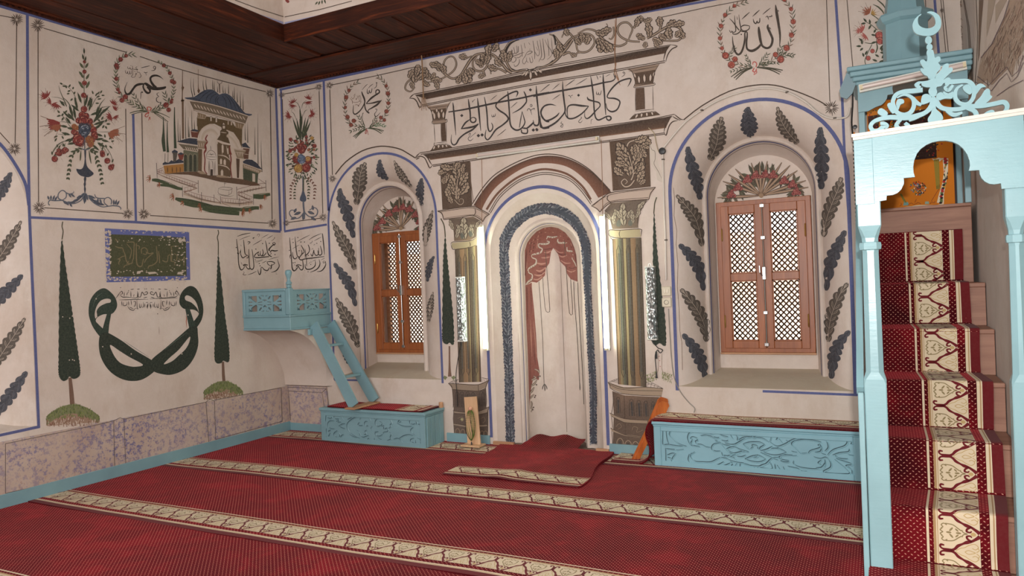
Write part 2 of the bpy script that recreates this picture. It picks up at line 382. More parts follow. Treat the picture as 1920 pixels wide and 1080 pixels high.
for k in range(8): x = WX0+.31+k*.298*2; 
# battens over the joints of the cross boards
for k in range(1, 19):
    x = WX0+.017+k*.298
    if x < XW-.1: m.obox((x, -1.09, H+.012), (x, -.555, H+.012), .012, .012)
struct(m, 'joint_battens', DKY, ceiling)
for (x0, y0, x1, y1, mt) in ((WX0-.02, WY1, XW-.01, WY1+.025, DKX), (WX0-.025, YB, WX0, WY1+.025, DKY), (WX1, YB, WX1+.025, WY1, DKY)):
    struct(MB().box(x0, y0, H-.002, x1, y1, 4.185, .003), 'fascia_board', mt, ceiling)
upm = MB(); WT = ZT
upm.box(WX0-.03, WY1+.002, 4.185, WX1+.03, WY1+.06, WT); upm.box(WX0-.06, WY0, 4.185, WX0-.002, WY1+.06, WT); upm.box(WX1+.002, WY0, 4.185, WX1+.06, WY1+.06, WT); upm.box(WX0-.06, WY0-.06, 4.1, WX1+.06, WY0, WT)
wall_upper = struct(upm, 'wall_upper', PLASTER)
# crown moulding with beads
cm = MB()
cm.box(.02, -.085, H-.012, XW-.02, -.004, H+.03, .01); cm.box(.02, -.05, H-.022, XW-.02, -.004, H-.012, .003)
struct(cm, 'trim_1', DKX)
cm = MB(); cm.box(.004, YB, H-.012, .085, -.004, H+.03, .01); cm.box(.004, YB, H-.022, .05, -.004, H-.012, .003)
struct(cm, 'trim_2', DKY)
bd = MB()
for k in range(150): x = .06+k*.045; bd.box(x, -.062, H-.030, x+.018, -.048, H-.010)
for k in range(150): y = -.06-k*.045; bd.box(.048, y-.018, H-.030, .062, y, H-.010)
tag(struct(bd, 'bead_row', DKX, ceiling), kind='stuff')
# baseboards (blue) and dado
struct(MB().box(.0, YB, 0, .022, -.004, .115, .004), 'baseboard_left', BLUE)
for a, b in ((.022, .77), (2.16, 2.665), (3.925, 4.42)): struct(MB().box(a, -.02, 0, b, 0, .10, .003), 'baseboard_front', BLUE)
struct(MB().box(2.70, -.018, 0, 2.93, .015, .045, .003), 'trim_3', BAREX); struct(MB().box(3.79, -.018, 0, 3.92, .015, .045, .003), 'trim_4', BAREX)
dl = MB(); dl.box(0, YB, .10, .018, -.018, .525, .004); struct(dl, 'dado_left', DADO)
dl = MB(); dl.prism([[(0, .10), (.60, .10), (.585, .53), (0, .53)]], lambda a, b, d: (a, -d, b), .018); struct(dl, 'dado_front', DADO)
# ================================================================== carpets
def ribbon(P, wd, closed=False):
    """2D polyline + widths -> list of quads in 2D"""
    n = len(P); W = wd if isinstance(wd, (list, tuple)) else [wd]*n; Lf = []; Rt = []
    for i in range(n):
        a = P[i-1] if (i > 0 or closed) else P[i]; b = P[(i+1) % n] if (i < n-1 or closed) else P[i]
        dx, dy = b[0]-a[0], b[1]-a[1]; l = math.hypot(dx, dy) or 1e-9; nx, ny = -dy/l*W[i]/2, dx/l*W[i]/2
        Lf.append((P[i][0]+nx, P[i][1]+ny)); Rt.append((P[i][0]-nx, P[i][1]-ny))
    return Lf, Rt
RED_L, CRM, TAN, OLV, MRN, SCR = srgb(98, 6, 15), srgb(216, 198, 168), srgb(170, 136, 94), srgb(140, 122, 84), srgb(104, 10, 22), srgb(188, 160, 108)
class Decal:
    def __init__(s, fn): s.fn = fn; s.m = MB(); s.k = 0
    def st(s, P, w, c, lift=.0012, sm=4):
        P = catmull(P, False, sm) if sm else P
        if isinstance(w, (list, tuple)):
            q = catmull([(x,) for x in w], False, sm) if sm else [(x,) for x in w]; w = [max(.0004, x[0]) for x in q]
        L, R = ribbon(P, w); n = len(P); s.m.add([s.fn(*p, lift) for p in L+R], [(i, i+1, n+i+1, n+i) for i in range(n-1)]); s.m.c[-(n-1):] = [c]*(n-1)
    step = .03
    def quadstrip(s, u0, u1, v0, v1, c, lift=.0008):
        n = max(1, int((v1-v0)/s.step)); q = max(1, int((u1-u0)/.022)); vs = []
        for i in range(n+1): v = v0+(v1-v0)*i/n; vs += [s.fn(u0+(u1-u0)*j/q, v, lift) for j in range(q+1)]
        w = q+1; s.m.add(vs, [(i*w+j, i*w+j+1, (i+1)*w+j+1, (i+1)*w+j) for i in range(n) for j in range(q)]); s.m.c[-n*q:] = [c]*(n*q)
    def ell(s, u, v, ru, rv, c, lift=.0012, ang=0, n=8):
        vs = []
        for k in range(n):
            a = 2*PI*k/n; x, y = ru*math.cos(a), rv*math.sin(a); vs.append(s.fn(u+x*math.cos(ang)-y*math.sin(ang), v+x*math.sin(ang)+y*math.cos(ang), lift))
        s.m.add(vs, [tuple(range(n))]); s.m.c[-1] = c
PER = .180
def border(D, u0, v0, v1, fine=True, phase=0.0, sm=3):
    """woven border: u0 is its inner edge; grows towards the selvedge"""
    q = D.quadstrip
    q(u0, u0+.011, v0, v1, CRM); q(u0+.030, u0+.042, v0, v1, TAN); q(u0+.042, u0+.047, v0, v1, CRM); q(u0+.047, u0+.050, v0, v1, TAN); q(u0+.050, u0+.226, v0, v1, CRM)
    q(u0+.268, u0+.282, v0, v1, CRM); q(u0+.282, u0+.288, v0, v1, TAN); q(u0+.288, u0+.294, v0, v1, CRM); q(u0+.294, u0+.345, v0, v1, RED_L)
    F0, FW = u0+.054, .172; k = math.floor((v0-phase)/PER); 
    while phase+k*PER < v1+PER*.4:
        c = phase+k*PER; k += 1
        def m(P, cc): return [(F0+FW*a, cc+PER*b) for a, b in P]
        def inside(P): return all(v0-.002 < p[1] < v1+.002 for p in P)
        for sg in (1, -1):
            P = m([(.12, sg*.13), (.04, sg*.14), (.015, sg*.09), (.07, sg*.035), (.19, sg*.018), (.30, sg*.01)], c)
            if inside(P): D.st(P, [.007, .011, .009, .009, .013, .015], MRN, .0016, sm)
            P = m([(.28, 0), (.38, sg*.06), (.46, sg*.15), (.58, sg*.22), (.68, sg*.27), (.78, sg*.30), (.90, sg*.38), (1.0, sg*.46)], c)
            if inside(P): D.st(P, [.014, .012, .014, .010, .017, .012, .014, .020], MRN, .0016, sm)
            if fine:
                P = m([(.80, sg*.30), (.70, sg*.36), (.68, sg*.43), (.76, sg*.45), (.80, sg*.41)], c)
                if inside(P): D.st(P, [.010, .010, .009, .008, .005], MRN, .0016, sm)
                for Q in ([(.40, sg*.01), (.52, sg*.09), (.62, sg*.12), (.72, sg*.19), (.86, sg*.24), (.95, sg*.16), (.88, sg*.09), (.80, sg*.12)], [(.62, 0), (.70, sg*.05), (.80, sg*.03), (.88, 0)], [(.90, sg*.02), (.97, sg*.08), (.93, sg*.14)]):
                    P = m(Q, c)
                    if inside(P): D.st(P, .0036, SCR, .0014, sm)
                cc = c+PER/2
                for Q in ([(.16, sg*.24), (.34, sg*.22), (.47, sg*.13), (.55, sg*.07)], [(.05, sg*.10), (.10, sg*.14), (.06, sg*.19), (.12, sg*.24), (.20, sg*.20)], [(.10, sg*.0), (.03, sg*.05), (.08, sg*.10)], [(.56, sg*.10), (.60, sg*.03), (.70, sg*.0)]):
                    P = m(Q, cc)
                    if inside(P): D.st(P, .0050, OLV, .0014, sm)
                for (a, b, ru, rv, an) in ((.30, .09, .013, .0045, .9), (.44, .08, .010, .004, -.8)):
                    P = m([(a, sg*b)], cc)
                    if inside(P): D.ell(P[0][0], P[0][1], ru, rv, OLV, .0014, an*sg)
        if fine:
            cc = c+PER/2
            for a, ru in ((.24, .012), (.48, .012)):
                P = m([(a, 0)], cc)
                if inside(P): D.ell(P[0][0], P[0][1], ru, .005, OLV, .0014)
            P = m([(.84, 0)], cc)
            if inside(P): D.ell(P[0][0], P[0][1], .012, .010, SCR, .0014)
def strip(name, label, ya, yb, x0, x1, z=0, band=True, wob=.006, fine=True, th=.010, grp=None):
    """carpet strip lying along x; border on its side yb (towards the room)"""
    nx = int((x1-x0)/.12); ny = max(2, int(abs(yb-ya)/.1)); rnd = random.Random(int(abs(yb)*1000))
    ph = [rnd.uniform(0, 6) for _ in range(4)]
    def S(x, y, l=0):
        e = wob*(math.sin(x*1.9+ph[0])+.6*math.sin(x*4.3+ph[1])+.3*math.sin(x*11+ph[2])); return Vector((x, y+e*max(0, min(1, 1-abs(y-yb)/.6)), z+th+l+.0025*math.sin(x*3+y*2+ph[3])))
    m = MB(); vs = []; uv = []
    for j in range(ny+1):
        for i in range(nx+1): x = x0+(x1-x0)*i/nx; y = ya+(yb-ya)*j/ny; vs.append(S(x, y)); uv.append((y, x))
    W = nx+1; fs = [(j*W+i+1, j*W+i, (j+1)*W+i, (j+1)*W+i+1) for j in range(ny) for i in range(nx)]
    m.add(vs, fs, uv)
    ring = [i for i in range(W)]+[j*W+nx for j in range(1, ny+1)]+[ny*W+i for i in range(nx-1, -1, -1)]+[j*W for j in range(ny-1, 0, -1)]
    b = [vs[i] for i in ring]; k = len(b); m.add(b+[Vector((p.x, p.y, z)) for p in b], [(i, (i+1) % k, k+(i+1) % k, k+i) for i in range(k)], [(0, .00725)]*(2*k))
    o = m.obj(name, CARPET); tag(o, label, 'carpet', grp)
    if band:
        D = Decal(lambda u, v, l: S(v, yb+.05*0-(u), l)); border(Decal_wrap(D, yb), 0, x0+.002, x1-.002, fine, x0)
        D.m.obj('woven_border', CARPETD, o, recalc=False)
    return o
class Decal_wrap:
    """shift: u=0 is .345 inside the selvedge"""
    def __init__(s, D, yb):
        s.D = D; D.fn0 = D.fn; D.fn = lambda u, v, l: D.fn0(.345-u, v, l) if False else D.fn0(-(.345-u), v, l)
        s.st = D.st; s.quadstrip = D.quadstrip; s.ell = D.ell
strip('floor_carpet', 'narrow red carpet strip along the foot of the front wall, mostly under the blue benches', .0, -.42, .024, 6.05)
strip('floor_carpet', 'red carpet strip whose cream border is the first long one in front of the benches', -.425, -1.735, .024, 6.80)
strip('floor_carpet', 'middle red carpet strip, second cream border from the front wall', -1.74, -2.96, .024, 6.80)
strip('floor_carpet', 'nearest red carpet strip, filling the bottom left corner of the view', -2.965, -4.25, .024, 6.80)
strip('floor_carpet', 'red carpet strip behind the viewer side of the prayer hall', -4.255, YB+.02, .024, 6.80, band=False)
# loose rug in front of the mihrab, running up into the niche
def rugS(x, y, l=0):
    t = (y+1.16)/1.16
    z = .024+.006*math.sin(x*4+1)*math.sin(y*5)+(.010*math.exp(-((x-3.5-.25*(y+.6))/.10)**2) if y < 0 else 0)+.007*math.exp(-((x-3.95+.2*y)/.07)**2)
    if y > -.05:
        q = min(1, (y+.05)/.35); z += .046*q*(1-.35*((x-3.31)/.3)**2)+.006*q*math.sin((x-3)*22)
    return Vector((x, y, z+l))
m = MB(); vs = []; uv = []; ys = [-1.165+1.165*j/16 for j in range(17)]
nx = 26
for y in ys:
    t = (y+1.165)/1.165; xa = 2.83-.07*t*0+(.0 if y < -.25 else -.05*((y+.25)/.25)); xb = 4.085-.13*t+.02*math.sin(t*9)
    for i in range(nx+1): x = xa+(xb-xa)*i/nx; vs.append(rugS(x, y)); uv.append((y, x))
W = nx+1; m.add(vs, [(j*W+i+1, j*W+i, (j+1)*W+i, (j+1)*W+i+1) for j in range(16) for i in range(nx)], uv)
edge = [i for i in range(W)]+[j*W+nx for j in range(1, 17)]+[16*W+i for i in range(nx-1, -1, -1)]+[j*W for j in range(15, 0, -1)]
b = [vs[i] for i in edge]; k = len(b); m.add(b+[Vector((p.x, p.y, .010)) for p in b], [(i, (i+1) % k, k+(i+1) % k, k+i) for i in range(k)], [(0, .00725)]*(2*k))
vs = []; uv = []                                                               # the tongue of rug inside the niche
for j in range(9):
    y = .30*j/8
    for i in range(15):
        hw = .285*math.sqrt(max(.12, 1-(max(0, y-.19)/.30)**2)) if y > .1 else .298; x = 3.305+hw*(-1+2*i/14); vs.append(rugS(x, y)+Vector((0, 0, .007*math.sin(i*.8+1)*(y/.3)))); uv.append((y, x))
m.add(vs, [(j*15+i+1, j*15+i, (j+1)*15+i, (j+1)*15+i+1) for j in range(8) for i in range(14)], uv)
rug = m.obj('mihrab_rug', CARPET); tag(rug, 'loose red rug before the mihrab, its far end pushed into the niche', 'rug')
D = Decal(lambda u, v, l: rugS(v, -1.165+(.345-u)*.80-.0, l+.001)); border(D, 0.035, 2.835, 4.075, True, 2.9); D.m.obj('woven_border', CARPETD, rug, recalc=False)
# ================================================================== carved benches
def carve(name, parent, mat, fn, strokes, w=.010, h=.006):
    m = MB()
    for P in strokes:
        Q = catmull(P, False, 4); n = len(Q)
        for sgn in (1,):
            L, R = ribbon(Q, [w*(.35+.65*math.sin(PI*min(1, max(0, i/(n-1)))) ) for i in range(n)])
            vs = [fn(*p, 0) for p in L]+[fn(*p, h) for p in Q]+[fn(*p, 0) for p in R]
            m.add(vs, [(i, i+1, n+i+1, n+i) for i in range(n-1)]+[(n+i, n+i+1, 2*n+i+1, 2*n+i) for i in range(n-1)])
    return m.obj(name, mat, parent, smooth=60)
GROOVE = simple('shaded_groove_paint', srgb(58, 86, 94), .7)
def px2(face, s, ox, oy, y):
    """traced strokes (zoom pixels) -> (x,z) on the vertical plane y"""
    out = []
    for line in face.strip().split(';'):
        v = [float(a) for a in line.split()]; 
        if len(v) >= 4: out.append([(lambda p: (p.x, p.z))(unp(ox+v[i]/s, oy+v[i+1]/s, 1, y)) for i in range(0, len(v)-1, 2)])
    return out
CL = """150 310 145 370 140 430;185 315 205 345 225 370 210 385;165 380 190 388 215 388;265 340 250 370 275 395 315 400 320 425 290 425 300 440 345 435;310 325 340 350 360 380 385 410;
250 420 200 420 170 450 170 490 200 520 260 528;330 480 360 465 400 458;330 500 360 515 400 525;330 480 320 490 330 500;410 330 440 350 500 352;520 340 570 338;430 400 460 390 490 375;570 370 510 385 450 430 425 470 430 520 460 570 520 620 595 655;
665 345 710 370 740 420;610 380 590 400;590 440 570 470 600 485 635 478;700 430 670 430 660 460 680 490 705 480;560 545 590 580 605 620 640 640 690 625 715 615;690 545 665 560 680 590 670 605 650 600;775 348 800 365 790 400;830 385 800 430 810 480 840 495 870 480;860 430 895 450 880 490 920 490 915 530 960 520 970 560 920 570 905 590;
935 375 980 380 1010 420 1020 460 1000 470 1005 500 980 520;840 560 800 580 815 620 860 625 900 600;990 570 1015 600 1000 640 1010 660 960 685;800 560 810 620 850 660 890 668;740 520 760 555;760 490 740 520;1005 365 1050 378 1120 380;1180 375 1140 395 1105 440 1150 430;1090 450 1140 480 1200 495 1290 495;
1300 390 1265 410 1265 450 1300 468 1335 455;1330 400 1350 430 1350 470;1410 390 1415 430 1400 465 1370 465;1400 465 1430 480 1440 520 1440 560;1310 505 1275 540 1290 580 1330 612;1120 655 1180 620 1250 605 1310 620;1045 665 1100 655 1150 690 1155 720;1320 650 1275 670 1280 700 1330 720;1340 680 1345 710 1325 740 1380 745;1430 625 1405 665 1410 700 1400 745;
1360 650 1400 665;960 710 1050 712 1140 722;1150 722 1200 728 1240 728;460 605 500 630 560 650;380 600 350 620 345 655 400 655;410 660 500 665 570 680;200 545 175 560 210 545;290 550 250 590 265 630 300 640;290 550 330 600 320 640;150 520 145 600 150 655;190 640 170 655 200 580;630 685 680 690 750 692;720 650 700 670 720 690;790 650 800 695 860 700"""
CR = """130 165 130 250 135 305 180 305 270 318 320 318;160 180 170 250 185 300;200 180 190 215 230 260 280 300 345 320;130 165 200 180;155 335 160 400 165 470 205 470;160 340 210 350 240 350;250 355 320 348;410 190 370 200 355 240 365 280 380 310;400 260 380 250 400 235 440 250 440 270 425 275 440 300 480 305 520 325 560 330;400 260 385 290 400 310;
380 310 420 318 465 325;470 225 520 220 580 240 640 285;640 290 590 300 570 330 580 355 610 365 650 362;390 380 380 410 420 455 490 462 560 462 610 440 650 420;420 370 390 390;250 385 215 430 220 470 280 485 400 485;385 480 360 440 370 390;170 400 210 385 240 385;175 420 200 430 210 450;530 200 560 210 590 205;590 235 620 245 640 240;
640 210 680 230 720 235;735 210 760 250;785 210 805 240 800 270;660 265 700 275 720 265;690 290 740 305 780 300;600 270 650 290 700 345 760 380 830 385;640 290 700 310 760 310 820 280 880 245 960 235;810 265 860 240 930 235;965 240 1030 250 1090 285;930 215 935 240 960 245 960 220;830 215 900 210 930 215;970 215 1040 225 1110 230;1110 230 1095 280;
855 300 900 285 960 282 1010 285 1050 305;855 300 880 325 910 345;1050 305 1010 330 1000 350;700 345 740 330 780 325;700 350 740 385 790 380 850 360;780 325 830 350 905 370;660 375 680 410 740 400;750 410 790 390 830 370 905 370;800 410 840 415 880 400;920 345 940 325 935 310 960 310 985 320 985 345;940 400 950 420 980 415 985 395;
1010 360 1060 350 1120 320;1010 375 1060 400 1120 425;1040 370 1090 345 1150 340 1200 350 1245 375;1040 375 1100 395 1160 400 1245 378;870 435 930 455 1000 462 1060 438;870 435 930 410 1000 405 1060 438;655 420 700 430 740 450 800 465 860 470;820 465 900 490 1000 500 1060 475 1110 430 1180 420;560 495 620 490 680 460;680 400 760 420 790 440;700 435 740 450;
610 495 680 495 740 470;740 460 760 480 740 505;775 510 800 470;830 465 835 520 950 520 945 505 850 470;980 515 1010 515 1115 525 1100 470;980 515 1020 490 1100 465;1140 480 1150 530 1190 535 1160 490;1215 505 1240 540 1280 540;1255 500 1340 520 1380 545 1430 545;1310 450 1310 480 1370 510 1480 525 1560 520 1590 490 1590 440;1130 435 1170 445;1190 450 1230 465 1270 460;
1180 420 1200 440 1270 450;1200 430 1180 415 1220 400 1300 400;1290 405 1340 405;1290 365 1340 375;1100 285 1160 320 1230 300 1300 260 1390 240;1150 230 1165 240 1150 265;1200 240 1250 235;1240 265 1270 285;1180 255 1210 290;1160 330 1190 345;1320 270 1290 300 1340 350 1370 385;1320 270 1400 260 1500 270 1560 285;1545 300 1530 310 1550 330 1510 345 1460 360 1440 385;
1545 300 1560 330 1550 365 1500 375;1570 250 1610 280 1620 330 1590 365;1580 245 1700 250 1780 265 1790 290 1760 320 1680 345 1640 370 1615 400;1810 260 1835 290 1820 300;1810 345 1800 370 1720 380 1660 400;1800 395 1860 405;1600 395 1560 385;1490 415 1550 430 1600 420 1640 460 1640 510 1580 555 1800 570 1790 530 1730 480 1680 440;1680 400 1720 430 1800 435;
1690 430 1760 455 1820 475 1830 490 1780 495 1830 530 1835 570;1560 445 1530 470 1560 490;1380 385 1430 380;1590 470 1560 510 1510 515;1670 605 1780 610 1870 610;1550 610 1600 600 1660 600"""
def bench(name, label, x0, x1, y0, h, strokes, y1=-.004, rpanel=True, mat=BLUE):
    t = thing(name, label, 'bench', ((x0+x1)/2, y0/2, 0))
    MB().box(x0+.02, y0+.022, .008, x1-.02, y1, h-.03).obj('body', mat, t)
    m = MB(); m.box(x0, y0-.012, h-.03, x1, y1, h, .006); m.box(x0+.008, y0, h-.048, x1-.008, y1, h-.03, .005); m.obj('top_board', mat, t)
    m = MB(); m.box(x0+.015, y0, .008, x0+.075, y0+.03, h-.048, .004); m.box(x1-.075, y0, .008, x1-.015, y0+.03, h-.048, .004)
    m.box(x0+.075, y0+.001, h-.085, x1-.075, y0+.03, h-.048, .004); m.box(x0+.075, y0+.001, .008, x1-.075, y0+.03, .055, .004); m.obj('panel_frame', mat, t)
    p = MB().box(x0+.07, y0+.008, .05, x1-.07, y0+.032, h-.08).obj('carved_panel', mat, t)
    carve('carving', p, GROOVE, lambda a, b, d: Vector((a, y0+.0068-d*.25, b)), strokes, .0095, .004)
    carve('carved_edge', p, mat, lambda a, b, d: Vector((a+.006, y0+.0075-d, b-.006)), strokes, .012, .0035)
    for s_ in (-1, 1):
        m = MB(); xx = x0+.012 if s_ < 0 else x1-.012
        for k in range(4): ya = y0+.03+k*(abs(y0)-.05)/4; m.box(xx-.006 if s_ < 0 else xx-.010, ya, .01, xx+.010 if s_ < 0 else xx+.006, ya+(abs(y0)-.05)/4-.006, h-.05, .003)
        m.obj('side_boards', mat, t)
    return t
bl = bench('carved_bench', 'low pale blue carved chest bench under the ladder, left of the mihrab', .775, 2.14, -.36, .362, px2(CL, 1920/270, 590, 730, -.36))
br = bench('carved_bench', 'long pale blue carved chest bench right of the mihrab, butting the pulpit stairs', 4.42, 6.06, -.315, .392, px2(CR, 4.8, 1215, 770, -.315), mat=blue_paint('pale_blue_gloss_paint_bench', srgb(138, 182, 194)))
# carpet pieces on the benches
def flat_rug(name, label, fn, u0, u1, v0, v1, nu, nv, parent=None, cat='carpet', borders=None, th=.012, uvf=None):
    m = MB(); vs = [fn(u0+(u1-u0)*i/nu, v0+(v1-v0)*j/nv, 0) for j in range(nv+1) for i in range(nu+1)]; uv = [(u0+(u1-u0)*i/nu, v0+(v1-v0)*j/nv) for j in range(nv+1) for i in range(nu+1)]
    W = nu+1; n = len(vs); lo = [fn(u0+(u1-u0)*i/nu, v0+(v1-v0)*j/nv, -th) for j in range(nv+1) for i in range(nu+1)]
    q = [(j*W+i, j*W+i+1, (j+1)*W+i+1, (j+1)*W+i) for j in range(nv) for i in range(nu)]
    m.add(vs, q, uv); m.add(lo, [f[::-1] for f in q], uv)
    ring = [i for i in range(W)]+[j*W+nu for j in range(1, nv+1)]+[nv*W+i for i in range(nu-1, -1, -1)]+[j*W for j in range(nv-1, 0, -1)]; k = len(ring)
    m.add([vs[i] for i in ring]+[lo[i] for i in ring], [(i, (i+1) % k, k+(i+1) % k, k+i) for i in range(k)], [(0, .00725)]*(2*k))
    o = m.obj(name, CARPET, parent)
    if cat: tag(o, label, cat)
    if borders:
        D = Decal(fn); border(D, *borders); D.m.obj('woven_border', CARPETD, o, recalc=False)
    return o
flat_rug('bench_carpet', 'red dotted carpet piece with cream end border lying on the chest bench under the ladder', lambda u, v, l: Vector((u, -.335+v*1.0+.012*math.sin(u*3), .376+.002*math.sin(u*9)+l)), .86, 2.085, 0, .325, 24, 6, borders=(1.755, .002, .323, True, .06))
# on the right bench the strip sags over the front edge and off the left end down to the floor
CURL = catmull([(6.05, .408), (5.2, .408), (4.62, .410), (4.50, .412), (4.42, .402), (4.375, .35), (4.365, .27), (4.395, .17), (4.375, .08), (4.30, .030), (4.20, .026), (4.04, .026)], False, 8)
_cl = [0]
for a, b in zip(CURL, CURL[1:]): _cl.append(_cl[-1]+math.hypot(b[0]-a[0], b[1]-a[1]))
def along(v, P=CURL, L=_cl):
    v = max(0, min(L[-1]-1e-6, v)); i = 0
    lo, hi = 0, len(L)-1
    while hi-lo > 1:
        md = (lo+hi)//2
        if L[md] <= v: lo = md
        else: hi = md
    i = lo; t = (v-L[i])/(L[i+1]-L[i]+1e-12); a, b = P[i], P[i+1]; dx, dz = b[0]-a[0], b[1]-a[1]; l = math.hypot(dx, dz)
    return a[0]+dx*t, a[1]+dz*t, dz/l, -dx/l
CW = .345
def curlS(u, v, l):
    x, z, nx_, nz_ = along(v); y = -.325+(CW-u)*.94
    dy = -.03*max(0, min(1, (v-1.9)/.4)); k = max(0, 1-(CW-u)/.05); drop = .004*math.sin(v*5)
    return Vector((x+nx_*l, y+dy*0, z+nz_*l-.012*k*k+drop*.5))
flat_rug('bench_carpet', 'cream bordered red carpet on the long right bench, sagging off its left end', curlS, .0, CW, 0, _cl[-1], 14, 110, borders=(.0, .0, _cl[-1], True, .05))
t = thing('wooden_peg', 'small round pale wooden peg block at the right end of the left bench top', 'wood block', (2.10, -.03, .362)); MB().lathe([(.022, 0), (.024, .004), (.022, .05), (.018, .056)], (2.113, -.03, .362), 12).obj('block', BAREX, t); t.name = 'wood_block'
# ================================================================== corner pulpit seat (balcony) and ladder
bal = thing('corner_balcony', 'pale blue wooden corner balcony seat with fretwork rail above the left bench', 'balcony', (.33, -.32, 1.21))
X1, Y0 = .684, -.645
m = MB(); m.box(.002, Y0, 1.215, X1, -.002, 1.235, .003); m.box(.004, Y0+.006, 1.235, X1-.006, -.004, 1.355, .003); m.box(.002, Y0-.008, 1.355, X1+.008, -.002, 1.378, .006); m.obj('base', BLUE, bal)
MB().box(.02, Y0+.03, 1.378, X1-.03, -.02, 1.392).obj('seat_carpet', CARPET if False else simple('red_seat_cloth', srgb(120, 26, 32), .95), bal)
def fret(du, dv):
    """fretwork of one panel as holes in [0,1]x[0,1] (left half mirrored)"""
    hs = []
    def H(P): hs.append([(p[0], p[1]) for p in P])
    for mx in (0, 1):
        f = (lambda a: a) if not mx else (lambda a: 1-a)
        def A(P): hs.append([(f(a), b) for a, b in P])
        A([(.02, .95), (.05, .95), (.05, .88), (.10, .86), (.10, .83), (.04, .83), (.04, .76), (.02, .76)])
        A([(.02, .66), (.04, .62), (.13, .60), (.14, .57), (.06, .56), (.02, .53)])
        A([(.02, .46), (.06, .43), (.13, .42), (.13, .38), (.05, .38), (.02, .34)])
        A([(.02, .24), (.04, .24), (.04, .16), (.10, .14), (.10, .11), (.05, .11), (.05, .05), (.02, .05)])
        A([(.08, .92), (.27, .92), (.27, .60), (.24, .56), (.20, .60), (.13, .70), (.08, .80)])
        A([(.08, .06), (.27, .06), (.27, .38), (.24, .44), (.20, .40), (.10, .28), (.08, .18)])
        A([(.32, .90), (.36, .88), (.41, .76), (.39, .70), (.34, .78)])
        A([(.32, .10), (.36, .12), (.41, .24), (.39, .30), (.34, .22)])
        A([(.39, .94), (.47, .94), (.47, .88), (.45, .88), (.45, .92), (.39, .92)])
        A([(.39, .06), (.47, .06), (.47, .12), (.45, .12), (.45, .08), (.39, .08)])
        A([(.28, .545), (.33, .575), (.42, .60), (.43, .575), (.35, .55)])
        A([(.28, .455), (.33, .425), (.42, .40), (.43, .425), (.35, .45)])
    H([(.44, .70), (.56, .70), (.56, .665), (.51, .66), (.50, .58), (.475, .665), (.44, .665)]); H([(.44, .30), (.50, .42), (.56, .30), (.53, .29), (.50, .33), (.47, .29)])
    return hs
holes = fret(0, 0)
def rail(name, fn, L):
    m = MB(); z0, z1 = 1.378, 1.632; a0, a1, b0, b1 = .045, L-.045, z0+.03, z1-.028
    lp = [[(0, z0), (L, z0), (L, z1), (0, z1)]]+[[(a0+(a1-a0)*p[0], b0+(b1-b0)*p[1]) for p in h] for h in holes]
    m.prism(lp, fn, .018); return m.obj(name, BLUE, bal)
rail('fretwork_panel', lambda a, b, d: Vector((a+.03, Y0+.012+d, b)), X1-.10); rail('fretwork_panel', lambda a, b, d: Vector((X1-.012-d, Y0+.07+a, b)), abs(Y0)-.075)
m = MB(); m.box(.004, Y0-.004, 1.632, X1-.06, Y0+.04, 1.660, .005); m.obj('hand_rail', BLUE, bal); 
m = MB(); m.box(X1-.036, Y0+.07, 1.632, X1+.002, -.004, 1.643, .003); m.obj('hand_rail', BLUE, bal)
m = MB(); m.box(.004, Y0+.0, 1.378, .038, Y0+.034, 1.632, .003); m.obj('wall_post', BLUE, bal)
m = MB(); m.box(X1-.062, Y0, 1.378, X1+.002, Y0+.064, 1.66, .008); m.box(X1-.056, Y0+.006, 1.66, X1-.004, Y0+.058, 1.70, .012)
m.lathe([(.030, 1.70), (.034, 1.715), (.020, 1.735), (.017, 1.75), (.024, 1.775), (.036, 1.81), (.037, 1.825), (.030, 1.845), (.012, 1.852)], (X1-.03, Y0+.032, 0), 12); m.obj('corner_post', BLUE, bal, smooth=40)
# plaster cove that carries the balcony
m = MB(); prof = []
for i in range(15):
    a = i/14*PI/2; prof.append((-.05-.52*(1-math.cos(a)) if False else -.05-.53*math.sin(a)**1.0*0-.0, 0))
prof = [(-.05, .545), (-.055, .60), (-.075, .70), (-.115, .80), (-.165, .90), (-.235, 1.0), (-.32, 1.08), (-.43, 1.15), (-.52, 1.185), (-.60, 1.205), (-.63, 1.214)]
prof = catmull(prof, False, 3); n = len(prof); xr = .655
vs = [(-.0, y, z) for y, z in prof]+[(xr-.05+.05*min(1, (z-.545)/.2), y, z) for y, z in prof]+[(xr+.01, 0, z) for y, z in prof]
m.add(vs, [(i, i+1, n+i+1, n+i) for i in range(n-1)]+[(n+i, n+i+1, 2*n+i+1, 2*n+i) for i in range(n-1)]); 
m.add([(0, 0, .53), (0, -.05, .545), (xr-.05, -.05, .545), (xr, 0, .53)], [(0, 1, 2, 3)])
struct(m, 'corbel', PLASTER, wall_front, smooth=40, recalc=False)
lad = thing('ladder', 'short pale blue wooden ladder leaning from the balcony down to the left bench', 'ladder', (1.31, -.26, .39))
m = MB(); m.box(1.215, -.475, .379, 1.345, -.035, .396, .003); m.obj('foot_board', BAREX, lad)
tp = lambda y: Vector((.72, y, 1.255)); bt = lambda y: Vector((1.285, y, .405))
for y in (-.335, -.055):
    m = MB(); A = tp(y); B = bt(y+(-.07 if y < -.2 else 0)); m.obox(A, B, .022, .125, up=(1, 0, .66)); m.obj('stringer', BLUE, lad)
for t_ in (.27, .66):
    A = tp(-.335).lerp(bt(-.405), t_); B = tp(-.055).lerp(bt(-.055), t_); MB().obox(A+Vector((.01, .0, 0)), B+Vector((.01, 0, 0)), .040, .026, up=(0, 0, 1)).obj('rung', BLUE, lad)
MB().box(.69, -.40, 1.145, .712, -.045, 1.21, .003).obj('hanger_board', BLUE, lad)
